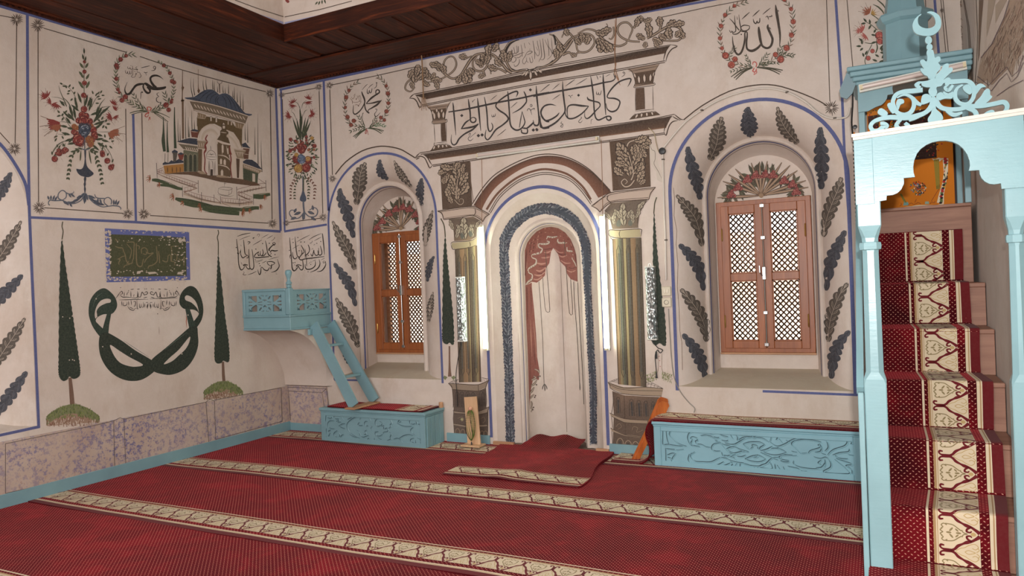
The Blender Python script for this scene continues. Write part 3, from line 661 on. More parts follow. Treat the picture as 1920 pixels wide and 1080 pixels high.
# ================================================================== windows
def lattice(mb, x0, x1, z0, z1, y, p, wd):
    W, Hh = x1-x0, z1-z0; dx, dz = p, p*1.08; 
    for s_ in (1, -1):
        k = -int(W/dx+Hh/dz)-2
        while k < int(W/dx+Hh/dz)+3:
            # line: (x-x0)/dx - s*(z-z0)/dz = k
            pts = []
            for x in (x0, x1):
                z = z0+s_*((x-x0)/dx-k)*dz
                if z0-1e-6 <= z <= z1+1e-6: pts.append((x, z))
            for z in (z0, z1):
                x = x0+(k+s_*(z-z0)/dz)*dx
                if x0-1e-6 <= x <= x1+1e-6: pts.append((x, z))
            pts = sorted(set((round(a, 5), round(b, 5)) for a, b in pts))
            if len(pts) >= 2 and math.dist(pts[0], pts[-1]) > .01:
                a, b = pts[0], pts[-1]; mb.obox((a[0], y+s_*.006, a[1]), (b[0], y+s_*.006, b[1]), .010, wd, up=(-(b[1]-a[1]), 0, b[0]-a[0]))
            k += 1
LATW = simple('weathered_lattice_wood', srgb(112, 88, 74), .8)
GLASS = NT('window_glass'); GLASS.b.inputs['Transmission Weight'].default_value = 1; GLASS.b.inputs['Roughness'].default_value = .02; GLASS.b.inputs['IOR'].default_value = 1.05; GLASS.b.inputs['Specular IOR Level'].default_value = .2; GLASS.col((1, 1, 1, 1)); GLASS = GLASS.m
def window(name, cx, z0, z1, y, lat_y):
    w_ = bpy.data.objects.new(name, None); COL.objects.link(w_); w_.location = (cx, y, z0); w_['kind'] = 'structure'
    hw = .405; fw = .048
    m = MB()
    m.box(cx-hw, y-.02, z0, cx-hw+fw, y+.045, z1, .004); m.box(cx+hw-fw, y-.02, z0, cx+hw, y+.045, z1, .004); m.box(cx-hw, y-.019, z1-.05, cx+hw, y+.045, z1, .004); m.box(cx-hw, y-.019, z0, cx+hw, y+.045, z0+.045, .004)
    m.obj('window_frame', WINW, w_)
    MB().box(cx-hw-.004, y-.022, z0-.018, cx+hw+.004, y+.03, z0, .003).obj('bottom_strip', BAREX, w_)
    for s_ in (-1, 1):
        a, b = (cx-hw+fw-.006, cx-.004) if s_ < 0 else (cx+.004, cx+hw-fw+.006)
        sash = MB(); q = .066; ya, yb_ = y-.034, y+.02; zt, zb = z1-.040, z0+.038
        ri = .052 if s_ < 0 else .066; le = .066 if s_ < 0 else .052
        le, ri = (.070, .062) if s_ < 0 else (.062, .070)
        sash.box(a, ya, zb, a+le, yb_, zt, .004); sash.box(b-ri, ya, zb, b, yb_, zt, .004); sash.box(a+le, ya+.001, zt-.075, b-ri, yb_, zt, .004); sash.box(a+le, ya+.001, zb, b-ri, yb_, zb+.070, .004)
        zm = z0+(1.59-.905); sash.box(a+le, ya+.001, zm-.034, b-ri, yb_, zm+.034, .004)
        so = sash.obj('sash', WINW, w_)
        bd_ = MB()
        for (c0, c1, d0, d1) in ((a+le, b-ri, zm+.034, zt-.075), (a+le, b-ri, zb+.070, zm-.034)):
            MB().box(c0-.004, y+.002, d0-.004, c1+.004, y+.006, d1+.004).obj('pane', GLASS, so)
            for (e0, e1, f0, f1) in ((c0, c0+.009, d0, d1), (c1-.009, c1, d0, d1), (c0, c1, d0, d0+.009), (c0, c1, d1-.009, d1)): bd_.box(e0, y-.022, f0, e1, y-.010, f1)
        bd_.obj('glazing_bead', WINW, so)
        hx = cx+s_*(hw-.050)
        for hz in (z0+.285 if True else 0, z1-.30):
            h_ = MB(); h_.lathe([(.003, 0), (.006, .008), (.0065, .05), (.0065, .10), (.006, .108), (.003, .116)], (hx, y-.040, hz-.058), 8); h_.obj('hinge', BRASS, so, smooth=40)
    m = MB(); m.tube([(cx+.002, y-.048, z0+.06), (cx+.002, y-.048, z1-.03)], .0055, 8); ro = m.obj('bolt_rod', METAL, w_)
    m = MB()
    for zz in (z0+.075, z0+.36, z0+1.03, z1-.06): m.box(cx-.017, y-.056, zz-.015, cx+.021, y-.034, zz+.015, .003)
    m.box(cx-.014, y-.062, z0+.655, cx+.018, y-.034, z0+.77, .004); m.tube([(cx-.012, y-.066, z0+.69), (cx-.03, y-.075, z0+.72), (cx-.032, y-.075, z0+.78)], .006, 6); m.obj('latch', METAL, ro)
    m = MB(); lattice(m, cx-.407, cx+.407, z0-.02, z1+.02, lat_y, .049, .0135); m.obj('lattice', LATW, w_)
    m = MB(); m.box(cx-.407, lat_y-.02, z0-.02, cx-.362, lat_y+.02, z1+.02); m.box(cx+.362, lat_y-.02, z0-.02, cx+.407, lat_y+.02, z1+.02); m.obj('lattice_frame', BAREX, w_)
    return w_
window('window_1', 1.355, .877, 2.260, .46, .70); window('window_2', 5.287, .907, 2.283, .46, .62)
# low house and roof seen through the lattice
hs = thing('neighbour_house', 'pale house with tan roof seen washed out through the window lattice', 'building', (4, 9, -1.4))
MB().box(-6, 7.5, -1.4, 12, 10.5, 1.6).obj('wall', simple('sunlit_wall', srgb(246, 236, 222), .9), hs)
MB().prism([[(7.0, 1.6), (11, 1.6), (9, 2.5)]], lambda a, b, d: Vector((-6.3+d*18.6, a, b)), 1).obj('roof', simple('tan_roof', srgb(230, 196, 168), .9), hs)
# ================================================================== lamps and wiring
HOLD = simple('ivory_holder', srgb(210, 196, 160), .5)
def batten(name, label, a, b, lit, y=-.045, wd=.052, depth=.045, ax=(0, -1, 0)):
    a, b = Vector(a), Vector(b); d = (b-a).normalized(); out = Vector(ax); t = thing(name, label, 'lamp', a)
    L = (b-a).length; c = out*(-y)
    m = MB(); m.obox(a+out*.020, b+out*.020, wd, .030, up=out); m.obj('housing', WHITEP, t)
    for e, s_ in ((a, 1), (b, -1)): MB().obox(e+d*(.006*s_)+out*.048, e+d*(.024*s_)+out*.048, wd*.55, .034, up=out).obj('lamp_holder', HOLD, t)
    m = MB(); m.tube([a+d*.024+out*.052, b-d*.024+out*.052], .0165, 14); m.obj('tube', TUBE_ON if lit else TUBE_OFF, t, smooth=40)
    return t
batten('tube_lamp', 'lit vertical tube lamp left of the mihrab, hung between blue arch line and column', (2.672, 0, .955), (2.672, 0, 2.21), True)
batten('tube_lamp', 'lit vertical tube lamp right of the mihrab, beside the right column', (3.945, 0, .965), (3.945, 0, 2.22), True)
batten('tube_lamp', 'unlit horizontal tube lamp above the mihrab arch, under the painted cornice', (2.655, 0, 2.905), (3.945, 0, 2.915), False)
PRISM = NT('prismatic_cover'); _n = PRISM.n('TexVoronoi'); _n.inputs['Scale'].default_value = 60; _mp = PRISM.n('Mapping'); _mp.inputs['Scale'].default_value = (1, 1, .45)
PRISM.l(PRISM.n('NewGeometry').outputs['Position'], _mp.inputs[0]); PRISM.l(_mp.outputs[0], _n.inputs['Vector']); PRISM.col(PRISM.ramp(_n.outputs[0], [(.1, srgb(228, 232, 228)), (.5, srgb(160, 166, 164)), (.8, srgb(110, 116, 114))])).rough(.12)
PRISM.b.inputs['Metallic'].default_value = .55; PRISM.bump(_n.outputs[0], .9, .01); PRISM = PRISM.m
for (x, z0, z1, lb) in ((2.402, 1.045, 1.705, 'prismatic silver wall lamp over the left painted cypress beside the left column'), (4.378, 1.060, 1.722, 'prismatic silver wall lamp right of the right column, over the right painted cypress')):
    t = thing('prismatic_lamp', lb, 'lamp', (x, 0, z0)); MB().box(x-.042, -.02, z0+.01, x+.042, -.001, z1-.01, .004).obj('back_plate', WHITEP, t)
    MB().prism([[(x-.046, -.02), (x-.040, -.052), (x-.022, -.066), (x+.022, -.066), (x+.040, -.052), (x+.046, -.02)]], lambda a, b, d: Vector((a, b, z0+.014+d)), z1-z0-.028).obj('cover', PRISM, t)
    MB().box(x-.044, -.062, z0, x+.044, -.002, z0+.014, .004).obj('end_cap', WHITEP, t); MB().box(x-.044, -.062, z1-.014, x+.044, -.002, z1, .004).obj('end_cap', WHITEP, t); m = MB(); m.tube([(x-.015, -.03, z1), (x-.013, -.03, z1+.02), (x+.005, -.03, z1+.024), (x+.012, -.03, z1)], .002, 5); m.obj('hook', METAL, t)
def cable(name, label, pts, r, mat, cat='cable', sm=6): m = MB(); m.tube(catmull(pts, False, sm), r, 6); return tag(m.obj(name, mat, smooth=60), label, cat)
ROPE = simple('jute_rope', srgb(150, 118, 88), .9)
cp = [unp(x, y, 1, -.06) for x, y in ((786, -60), (789, 60), (792, 130), (794, 186))]
cable('rope', 'brown hanging cord from the ceiling over the left end of the painted cornice', [(2.063, -.06, 4.008)]+[tuple(p) for p in cp[2:]], .007, ROPE, 'cord')
m = MB()
for k in range(5): P = unp(791+k*1.6, 190, 1, -.05); Q = unp(786+k*4.5, 204+3*(k % 2), 1, -.03); m.tube([P+Vector((0, 0, .04)), P, Q], .003, 5)
tag(m.obj('cord_tassel', ROPE), 'frayed knotted end of the brown cord above the left cornice', 'cord')
FLEX = simple('thin_flex', srgb(150, 112, 84), .7)
F_ = lambda x, y, o=-.006: tuple(unp(x, y, 1, o))
cable('thin_wire', 'thin wire down the wall from the ceiling over the right end of the painted cornice', [F_(1155, 32), F_(1155, 60), F_(1153, 100), F_(1154, 128), F_(1160, 150)], .0035, FLEX)
cable('lamp_wire', 'fine wire from cornice to the left lit tube', [F_(903, 298), F_(904, 360), F_(903, 420)], .0025, FLEX); cable('lamp_wire', 'fine wire from cornice to the right lit tube', [F_(1127, 262), F_(1129, 330), F_(1130, 402)], .0025, FLEX)
# conduit over the right window arch
PIPE = simple('grey_conduit', srgb(206, 196, 184), .35)
Z1 = lambda a, b: F_(1220+a/4.8, 150+b/4.8, -.014)
cond = thing('conduit', 'thin grey conduit pipe bending over the right window arch to the junction box', 'pipe', Z1(105, 640))
m = MB(); m.tube(catmull([Z1(115, 610), Z1(290, 400), Z1(460, 270), Z1(640, 170), Z1(850, 100), Z1(1040, 75), Z1(1230, 110), Z1(1390, 195), Z1(1500, 290), Z1(1600, 340), Z1(1700, 345), Z1(1770, 325), Z1(1795, 250)], False, 8), .0085, 8); m.obj('pipe', PIPE, cond, smooth=60)
m = MB(); m.tube([Z1(108, 660), Z1(118, 1080), Z1(132, 1400), Z1(138, 1800)], .0085, 8); m.obj('pipe', PIPE, cond, smooth=60)
CLIPM = simple('steel_clip', srgb(90, 80, 70), .5, .6)
for a, b in ((462, 272), (1228, 110), (1658, 343), (112, 715), (138, 1440)):
    P = Vector(Z1(a, b)); MB().box(P.x-.012, -.026, P.z-.006, P.x+.012, -.002, P.z+.006, .002).obj('clip', CLIPM, cond)
t = thing('junction_box', 'round dark junction box right of the mihrab cornice', 'junction box', Z1(105, 640)); P = Vector(Z1(105, 640)); MB().lathe([(.030, -.004), (.032, -.02), (.028, -.034), (.012, -.038)], (P.x, 0, P.z), 14, axis=1).obj('cover', BLACKP, t, smooth=40)
cable('junction_cable', 'slack cable looping from the painted cornice down to the junction box', [Z1(-20, 430), Z1(30, 480), Z1(50, 570), Z1(70, 640), Z1(90, 645)], .004, simple('buff_cable', srgb(176, 158, 130), .6))
for (a, b, nm, lb) in ((144, 940, 'wall_switch', 'cream double light switch right of the mihrab'), (147, 1040, 'wall_socket', 'cream wall socket right below the light switch')):
    P = Vector(F_(1220+a/4.8, 350+b/4.8, 0)); t = thing(nm, lb, 'switch' if 'switch' in nm else 'socket', P); MB().box(P.x-.042, -.022, P.z-.042, P.x+.042, -.001, P.z+.042, .006).obj('plate', CREAMP, t)
    m = MB()
    if 'switch' in nm: m.box(P.x-.020, -.028, P.z-.018, P.x-.001, -.020, P.z+.018, .002); m.box(P.x+.001, -.028, P.z-.018, P.x+.020, -.020, P.z+.018, .002); m.obj('rocker', simple('ivory_rocker', srgb(224, 214, 190), .3), t)
    else: m.lathe([(.021, -.020), (.022, -.026), (.018, -.027), (.017, -.021)], (P.x, 0, P.z), 14, axis=1); m.obj('insert', simple('socket_dark', srgb(150, 138, 118), .5), t)
Z3 = lambda a, b, o=-.006: F_(1220+a/4.8, 560+b/4.8, o)
cable('socket_cable', 'grey cable running from the socket down to the long right bench', [Z3(160, 90), Z3(172, 300), Z3(190, 560), Z3(215, 720), Z3(270, 840), Z3(340, 930), Z3(395, 985), (4.72, -.03, .425)], .0045, GREYC)
cable('black_flex', 'black lamp cord coiled under the right prismatic lamp', [(4.36, -.02, 1.06), Z3(62, 440, -.02), Z3(85, 450, -.02), Z3(108, 465, -.02), Z3(85, 488, -.02), Z3(62, 462, -.02), Z3(45, 490, -.02), Z3(40, 530, -.02), Z3(48, 620, -.02), Z3(55, 690, -.02)], .004, BLACKP)
m = MB(); P = Vector(Z3(50, 505, -.02)); m.tube([P+Vector((0, 0, .03)), P-Vector((0, 0, .035))], [.008, .010], 8); tag(m.obj('plug', BLACKP), 'upper black inline plug knotted in the coiled lamp cord', 'plug'); m = MB(); P = Vector(Z3(52, 685, -.02)); m.tube([P+Vector((0, 0, .02)), P-Vector((0, 0, .03))], [.006, .010], 8); tag(m.obj('plug', BLACKP), 'black plug hanging on the lamp cord beside the painted bush', 'plug')
cable('black_flex', 'black lamp cord hanging straight from the left prismatic lamp over the painted pedestal', [(2.378, -.02, 1.045), F_(855, 700, -.02), F_(857, 740, -.02), F_(858, 762, -.02)], .0035, BLACKP)
# ================================================================== bead stand and folding lectern
st = thing('bead_stand', 'plain wooden board stand hung with green and black prayer beads, left of the mihrab', 'stand', (2.56, -.2, .024))
PLY = wood_mat('raw_plywood', srgb(196, 156, 118), srgb(212, 174, 136), srgb(222, 188, 152), 4, 2, .6)
def sp(px, py, o=0): return unp(px, py, 1, -.16-o)
zb = .024
m = MB(); a = sp(870, 745); b = sp(893, 743.5); c = sp(901, 838); d = sp(877, 839)
m.prism([[(a.x, a.z), (b.x, b.z), (c.x, zb+.01), (d.x, zb+.01)]], lambda u, v, q: Vector((u, -.16+q, v)), .014); m.obj('back_board', PLY, st)
MB().box(d.x-.035, -.24, zb, c.x+.03, -.10, zb+.016, .003).obj('base_board', PLY, st)
kp = sp(882, 766, .02); m = MB(); m.lathe([(.006, 0), (.010, -.012), (.020, -.020), (.019, -.034), (.008, -.042)], (kp.x, -.16, kp.z), 14, axis=1); m.obj('knob', simple('pink_wood_knob', srgb(212, 160, 132), .3), st, smooth=50)
for k, (dx, cb) in enumerate(((-3.5, 0), (-1.5, 1), (1.5, 1), (4.5, 0), (6, 1))):
    c_ = simple('dark_beads', srgb(20, 26, 18), .3) if cb == 0 else simple('green_beads', srgb(108, 128, 62), .3)
    pts = [sp(882, 768, .022), sp(877.5+dx*.4, 775, .03), sp(879+dx*1.3-1.5, 800, .03), sp(881+dx*1.2, 816, .03), sp(884, 826, .034), sp(887+dx*.4, 815, .036), sp(886+dx*.9, 795, .036), sp(884.5+dx*.5, 775, .034), sp(882, 768, .026)]
    m = MB(); Q = catmull([tuple(p) for p in pts], False, 9)
    for q in Q[::1]: m.lathe([(.0008, -.0045), (.0040, -.002), (.0040, .002), (.0008, .0045)], q, 6)
    o = m.obj('prayer_beads', c_); tag(o, 'string of %s prayer beads looped over the knob of the wooden stand' % ('near-black' if cb == 0 else 'olive green'), 'prayer beads', 'prayer beads on the stand')
    o['label'] = ('leftmost near-black bead string hanging from the stand knob', 'olive bead string hanging second from the left on the stand', 'olive bead string in the middle of the hanging bead strings', 'near-black bead string right of the middle on the stand', 'olive bead string hanging furthest right on the stand')[k]
m = MB(); q = sp(884, 828, .034); m.tube([q, q-Vector((0, 0, .02)), q-Vector((0, 0, .04))], [.004, .008, .010], 8); tag(m.obj('bead_tassel', BLACKP), 'dark tassel of the prayer beads just above the stand base', 'tassel')
rh = thing('folding_lectern', 'folded orange-brown wooden book lectern leaning on the end of the right bench', 'lectern', (4.21, -.215, .03))
A = unp(1186, 867, 1, -.22); B = unp(1246, 745, 1, -.045); dd = (B-A).normalized()
for k, (o1, o2) in enumerate(((0, 0), (.024, .0))):
    m = MB(); off = Vector((o1, .004*k, 0)); sd = dd.cross(Vector((1, -.7, .0)).normalized()).normalized()
    w0 = .030; a, b = A+off, B+off+dd*(-.04*k); n1 = Vector((.55, -.83, 0)).cross(dd).normalized()
    L = (b-a).length; prof = [(0, -.012), (.02, -.022), (L*.55, -.026), (L*.62, -.055), (L*.97, -.050), (L, -.03), (L*.985, .03), (L*.93, .045), (L*.60, .032), (L*.5, .022), (.01, .018)]
    tdir = n1.cross(dd).normalized(); m.prism([prof], lambda u, v, q: a+dd*u+n1*v+tdir*q, .013); m.obj('leaf_board', ORGW, rh)
# ================================================================== pulpit staircase (minbar) on the right
mn = thing('pulpit_staircase', 'tall pale blue wooden pulpit staircase with arched gate and canopied top, at the right wall', 'pulpit', (6.45, -1.3, 0.01))
XL, XR_, YF = 6.110, 6.805, -2.35
def post(name, cx, hw, parent):
    m = MB(); y = YF
    def ring(z, h, c): # octagon with chamfer c
        return [(cx+a, y+b, z) for a, b in ((-h+c, -h), (h-c, -h), (h, -h+c), (h, h-c), (h-c, h), (-h+c, h), (-h, h-c), (-h, -h+c))]
    prof = [(.128, hw, .004), (1.045, hw, .004), (1.065, hw, .010), (1.10, hw*.80, .022), (1.40, hw*.76, .022), (1.69, hw*.72, .022), (1.705, hw*.74, .02), (1.708, hw*.95, .02), (1.725, hw*1.0, .022), (1.742, hw*.95, .02), (1.745, hw*.72, .018), (1.765, hw*.74, .016), (1.80, hw*.92, .012), (1.825, hw*1.04, .004), (2.255, hw*1.06, .004)]
    vs = [p for z, h, c in prof for p in ring(z, h, c)]; n = 8
    fs = [(i*n+k, i*n+(k+1) % n, (i+1)*n+(k+1) % n, (i+1)*n+k) for i in range(len(prof)-1) for k in range(n)]+[tuple(range(n))[::-1], tuple(len(vs)-n+k for k in range(n))]
    m.add(vs, fs); return m.obj(name, BLUE2, parent)
post('gate_post', 6.163, .050, mn); post('gate_post', 6.766, .040, mn)
T3 = lambda a, b, y=-2.405: unp(1580+a/6, 230+b/6, 1, y)
low = [(362, 893), (492, 872), (496, 822), (565, 814), (620, 790), (660, 750), (688, 690), (690, 655), (685, 625), (812, 612), (796, 560), (793, 500), (803, 430), (835, 350), (880, 295), (940, 252), (1010, 222), (1090, 207), (1160, 205), (1235, 218), (1300, 248), (1355, 295), (1400, 360), (1425, 430), (1430, 490), (1418, 543), (1535, 535), (1540, 580), (1560, 625), (1600, 665), (1650, 690), (1700, 695), (1778, 684), (1786, 747), (1835, 742)]
pl = [(lambda p: (p.x, p.z))(T3(*q)) for q in low]; xr = 6.802; zt = 2.262
brd = MB(); pl2 = pl+[(xr, pl[-1][1]+.0), (xr, zt+.028), (pl[0][0], zt)]
brd.prism([pl2], lambda a, b, q: Vector((a, -2.412+q, b)), .024); gb = brd.obj('gate_arch_board', BLUE2, mn)
m = MB(); m.box(6.106, -2.404, 1.93, pl[0][0]-.001, -2.38, 2.262, .002); m.obj('gate_side_board', BLUE2, mn)
m = MB(); m.add([], []); a = Vector((6.098, -2.385, 2.270)); b = Vector((6.808, -2.385, 2.300)); m.obox(a, b, .095, .016); m.obox(a+Vector((.006, 0, -.014)), b+Vector((0, 0, -.014)), .075, .014); m.obj('ledge', simple('ledge_highlight_white', srgb(214, 210, 200), .35), mn)  # white of the ledge is its glossy edge's highlight put into the colour
# crest fretwork
T1 = lambda a, b: (lambda p: (p.x, p.z))(unp(1600+a/6, b/6, 1, -2.385)); T2 = lambda a, b: (lambda p: (p.x, p.z))(unp(1580+a/6, 80+b/6, 1, -2.385))
cr = MB(); PXM = 1/(6*345)
_ck = [0]
def cpoly(txt, T, sm=True):
    v = [float(a) for a in txt.split()]; P = [T(v[i], v[i+1]) for i in range(0, len(v), 2)]
    if sm: P = catmull(P, True, 3)
    _ck[0] += 1; o = .0002*_ck[0]; cr.prism([P], lambda a, b, q: Vector((a, -2.396+o+q, b)), .018)
def cstroke(txt, T=T2):
    v = [float(a) for a in txt.split()]; P = [T(v[i], v[i+1]) for i in range(0, len(v), 3)]; W = [v[i+2]*PXM for i in range(0, len(v), 3)]
    P = catmull(P, False, 5); W = [x[0] for x in catmull([(x,) for x in W], False, 5)]; L, R = ribbon(P, W); _ck[0] += 1; o = .0002*_ck[0]
    n = len(P); vs = []
    for q in (0, .018): vs += [Vector((p[0], -2.396+o+q, p[1])) for p in L+R]
    k = 2*n; fs = []
    for i in range(n-1): fs += [(i, i+1, n+i+1, n+i), (k+i, k+n+i, k+n+i+1, k+i+1), (i, k+i, k+i+1, i+1), (n+i, n+i+1, k+n+i+1, k+n+i)]
    fs += [(0, n, k+n, k), (n-1, k+n-1, k+2*n-1, 2*n-1)]; cr.add(vs, fs)
cpoly("760 163 700 210 672 260 664 300 676 350 705 385 760 405 820 412 880 405 930 380 970 335 986 290 985 235 965 185 925 152 880 136 845 138 828 150 870 165 905 195 922 240 918 285 890 312 845 326 795 322 750 302 728 270 722 235 735 195 757 180", T1)
for cx, cy, rx, ry in ((845, 458, 40, 46), (856, 535, 35, 38)): cpoly(' '.join('%f %f' % (cx+rx*math.cos(a*PI/6), cy+ry*math.sin(a*PI/6)) for a in range(12)), T1, False)
cpoly("836 568 888 566 905 600 916 655 948 640 976 652 978 690 955 712 978 745 975 785 940 822 922 868 905 892 852 892 830 862 790 842 752 792 768 772 792 778 758 724 750 690 788 674 822 700 832 650 822 600", T1)
cpoly("1040 432 1050 370 1088 330 1112 300 1128 262 1168 238 1195 250 1190 290 1218 282 1238 302 1226 332 1192 362 1162 392 1120 432 1080 452", T2)
cpoly("818 502 806 472 848 442 892 440 960 430 1005 408 1060 410 1110 432 1168 400 1205 402 1212 430 1182 452 1132 462 1110 492 1064 502 1052 524 1062 560 1044 604 1002 612 974 584 964 540 984 510 940 506 892 490 882 462 860 480 884 500 850 520", T2)
for t_ in ("1150 450 50 1280 442 45 1400 438 40 1462 485 38 1478 560 36 1458 640 36 1400 695 38 1325 690 38 1272 640 36 1264 570 32 1292 512 26 1350 480 18",
           "900 535 45 780 548 48 680 556 42 600 590 40 566 660 38 575 725 40 615 790 40 690 815 42 765 785 42 800 715 38 792 640 34 740 598 28 680 592 20 610 625 14",
           "1025 640 60 1005 710 55 935 785 42 830 828 50 700 850 46 540 842 46 420 862 42 345 895 38 314 945 38 345 992 38 410 985 42 462 932 44 430 905 30",
           "1040 650 50 1095 725 42 1180 752 42 1300 752 42 1420 722 46 1560 716 42 1700 692 42 1800 672 44 1842 700 40 1842 750 36 1800 800 38 1725 828 42 1640 820 40 1600 810 22",
           "660 858 32 604 930 38 648 975 46 735 950 46 700 905 30", "880 820 30 810 850 38 745 880 22", "1395 742 30 1482 775 40 1502 842 42 1448 878 52 1385 850 44", "1170 765 30 1250 815 40 1345 788 22",
           "790 622 26 835 680 36 885 705 26", "1240 480 24 1190 540 34 1150 510 26 1190 470 20", "1130 560 20 1200 600 30 1245 560 24"): cstroke(t_)
for t_ in ("1480 690 1550 610 1590 545 1625 520 1655 540 1658 590 1680 610 1650 650 1600 690 1560 705", "1490 500 1550 462 1610 500 1560 510 1520 560 1490 590", "398 802 402 758 440 740 500 782 505 812 470 835", "500 705 545 680 600 760 560 800", "620 640 680 640 690 680 650 700 625 760 600 700",
           "1018 598 1060 650 1048 740 1108 800 1130 858 1092 890 1082 935 1008 935 962 892 960 850 992 800 1000 740 988 660", "882 645 900 592 955 580 1002 620 992 662 930 690 884 695", "1050 625 1062 578 1110 560 1150 592 1222 562 1242 600 1222 632 1150 632 1080 652", "1350 500 1420 468 1462 520 1436 585 1372 552", "1600 790 1660 760 1705 770 1700 830 1640 846 1580 820", "420 900 470 890 520 925 505 965 455 960"): cpoly(t_, T2)
tag(cr.obj('fretwork_crest', BLUE2, mn), 'pale blue scrolled crest with crescent')
# steps
NY = lambda k: -2.59+.34*(k-1); NZ = lambda k: .125+.275*(k-1)
for k in range(1, 7):
    y0, z1 = NY(k), NZ(k); z0 = .012 if k == 1 else NZ(k-1)
    s_ = MB().box(XL+.002, y0+.012, z0, XR_, y0+.035, z1-.028, .002).obj('riser', BRNW, mn)
    MB().box(XL+.002, y0, z1-.028, XR_, y0+.352, z1, .004).obj('tread', BRNW, mn)
MB().box(XL+.002, -.575, NZ(6), XR_-.03, -.555, 2.018, .003).obj('landing_board', BRNW, mn)
MB().box(XL+.002, -.60, 2.018, XR_-.03, -.03, 2.04, .003).obj('landing', BRNW, mn)
sp_ = MB(); sp_.prism([[(-2.40, .012), (-2.40, .62), (-2.30, .98), (-.62, 2.38), (-.05, 2.38), (-.05, .012)]], lambda a, b, q: Vector((6.086+q, a, b)), .024); sp_.obj('side_panel', BLUE2, mn)
m = MB(); m.obox((6.094, -2.34, 1.0), (6.094, -.60, 2.42), .034, .05); m.box(6.084, -2.412, .012, 6.110, -2.36, 1.0, .003); m.obj('side_rail', BLUE2, mn)
# canopy at the top
KY = -.60
for xa, xb in ((6.108, 6.148), (6.738, 6.775)):
    for ya in (KY-.015, -.075): MB().box(xa, ya, 2.04, xb, ya+.04, 2.93, .003).obj('canopy_post', BLUE, mn)
lh = [(1628, 210), (1641.7, 202.5), (1652, 199), (1659, 193), (1663, 186), (1664, 180), (1675, 178), (1673, 168), (1675, 157), (1681, 149), (1690, 143)]
P = [(lambda p: (p.x, p.z))(unp(a, b, 1, KY)) for a, b in lh]; cxk = 6.44
Pr = [(2*cxk-a, b) for a, b in P[::-1]]
pol = [(6.108, P[0][1]-.0), *P, (cxk, P[-1][1]+.02), *Pr, (6.775, P[0][1]), (6.775, 2.975), (6.108, 2.975)]
MB().prism([pol], lambda a, b, q: Vector((a, KY-.034+q, b)), .018).obj('canopy_arch_board', BLUE, mn)
m = MB()
for (z0, z1, o) in ((2.925, 2.952, .012), (2.952, 2.985, .030), (2.985, 3.02, .046), (3.02, 3.052, .064)): m.box(6.108-o, KY-.034-o, z0, 6.785+min(o, .018), -.02, z1, .006)
m.obj('cornice', BLUE, mn)
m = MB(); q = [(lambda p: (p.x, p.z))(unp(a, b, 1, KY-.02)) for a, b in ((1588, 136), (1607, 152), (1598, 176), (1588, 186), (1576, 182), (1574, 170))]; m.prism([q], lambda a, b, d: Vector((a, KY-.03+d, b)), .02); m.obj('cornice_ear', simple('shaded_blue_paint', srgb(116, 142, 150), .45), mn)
for ya in (-.45, -.30, -.15): pass
D0 = (6.43, -.28); OR = PI/8*0+math.radians(-12)
MB().lathe([(.168, 3.052), (.168, 3.075), (.152, 3.08), (.150, 3.40), (.158, 3.405), (.176, 3.42), (.190, 3.455), (.185, 3.47), (.14, 3.478)], (D0[0], D0[1], 0), 8, rot=OR).obj('drum', BLUE, mn)
MB().lathe([(.138, 3.478), (.120, 3.60), (.085, 3.80), (.03, 3.95), (.008, 3.975)], (D0[0], D0[1], 0), 8, rot=OR).obj('spire', BLUE, mn)
bt_ = batten('canopy_lamp', 'unlit tube lamp on a cream batten fixed across the pulpit canopy front', (6.118, KY-.034, 2.895), (6.768, KY-.034, 2.952), False, wd=.056)
MB().box(6.16, -.052, 2.04, 6.74, -.034, 2.93).obj('back_panel', simple('dark_back_panel', srgb(66, 34, 26), .6), mn)
m = MB(); P = unp(1586, 240, 1, KY+.0); m.tube(catmull([tuple(unp(a, b, 1, KY-.02)) for a, b in ((1597, 152), (1599, 190), (1597, 230), (1600, 262))], False, 4), .006, 6); m.obj('hook_strap', BLACKP, mn)
m = MB(); m.lathe([(.004, -.012), (.014, -.01), (.016, 0), (.014, .01), (.004, .012)], tuple(unp(1603, 238, 1, KY-.03)), 10, axis=1); m.obj('door_knob', BLACKP, mn, smooth=50)
# stair runner
prof = [(-.588, 1.865), (-.590, 1.70), (-.590, NZ(6)+.012)]
for k in range(6, 0, -1): prof += [(NY(k)+.02, NZ(k)+.010), (NY(k)-.006, NZ(k)+.006), (NY(k)-.014, NZ(k)-.012), (NY(k)-.010, NZ(k)-.08), (NY(k)-.006, (NZ(k-1) if k > 1 else .02)+.05), (NY(k)-.012, (NZ(k-1) if k > 1 else .016)+.014)]
prof = prof[:-1]+[(NY(1)-.02, .038), (NY(1)-.20, .036)]
RP = []
for i in range(len(prof)-1):
    n = max(1, int(math.dist(prof[i], prof[i+1])/.02)); RP += [(lerp(prof[i][0], prof[i+1][0], t/n), lerp(prof[i][1], prof[i+1][1], t/n)) for t in range(n)]
RP.append(prof[-1]); RL = [0]
for a, b in zip(RP, RP[1:]): RL.append(RL[-1]+math.dist(a, b))
XE = [(-2.9, 6.705), (-2.45, 6.703), (-2.25, 6.712), (-1.91, 6.742), (-1.57, 6.744), (-1.23, 6.729), (-.89, 6.718), (-.5, 6.713)]
def xe(y):
    for (a, p), (b, q) in zip(XE, XE[1:]):
        if y <= b: return lerp(p, q, max(0, (y-a)/(b-a)))
    return XE[-1][1]
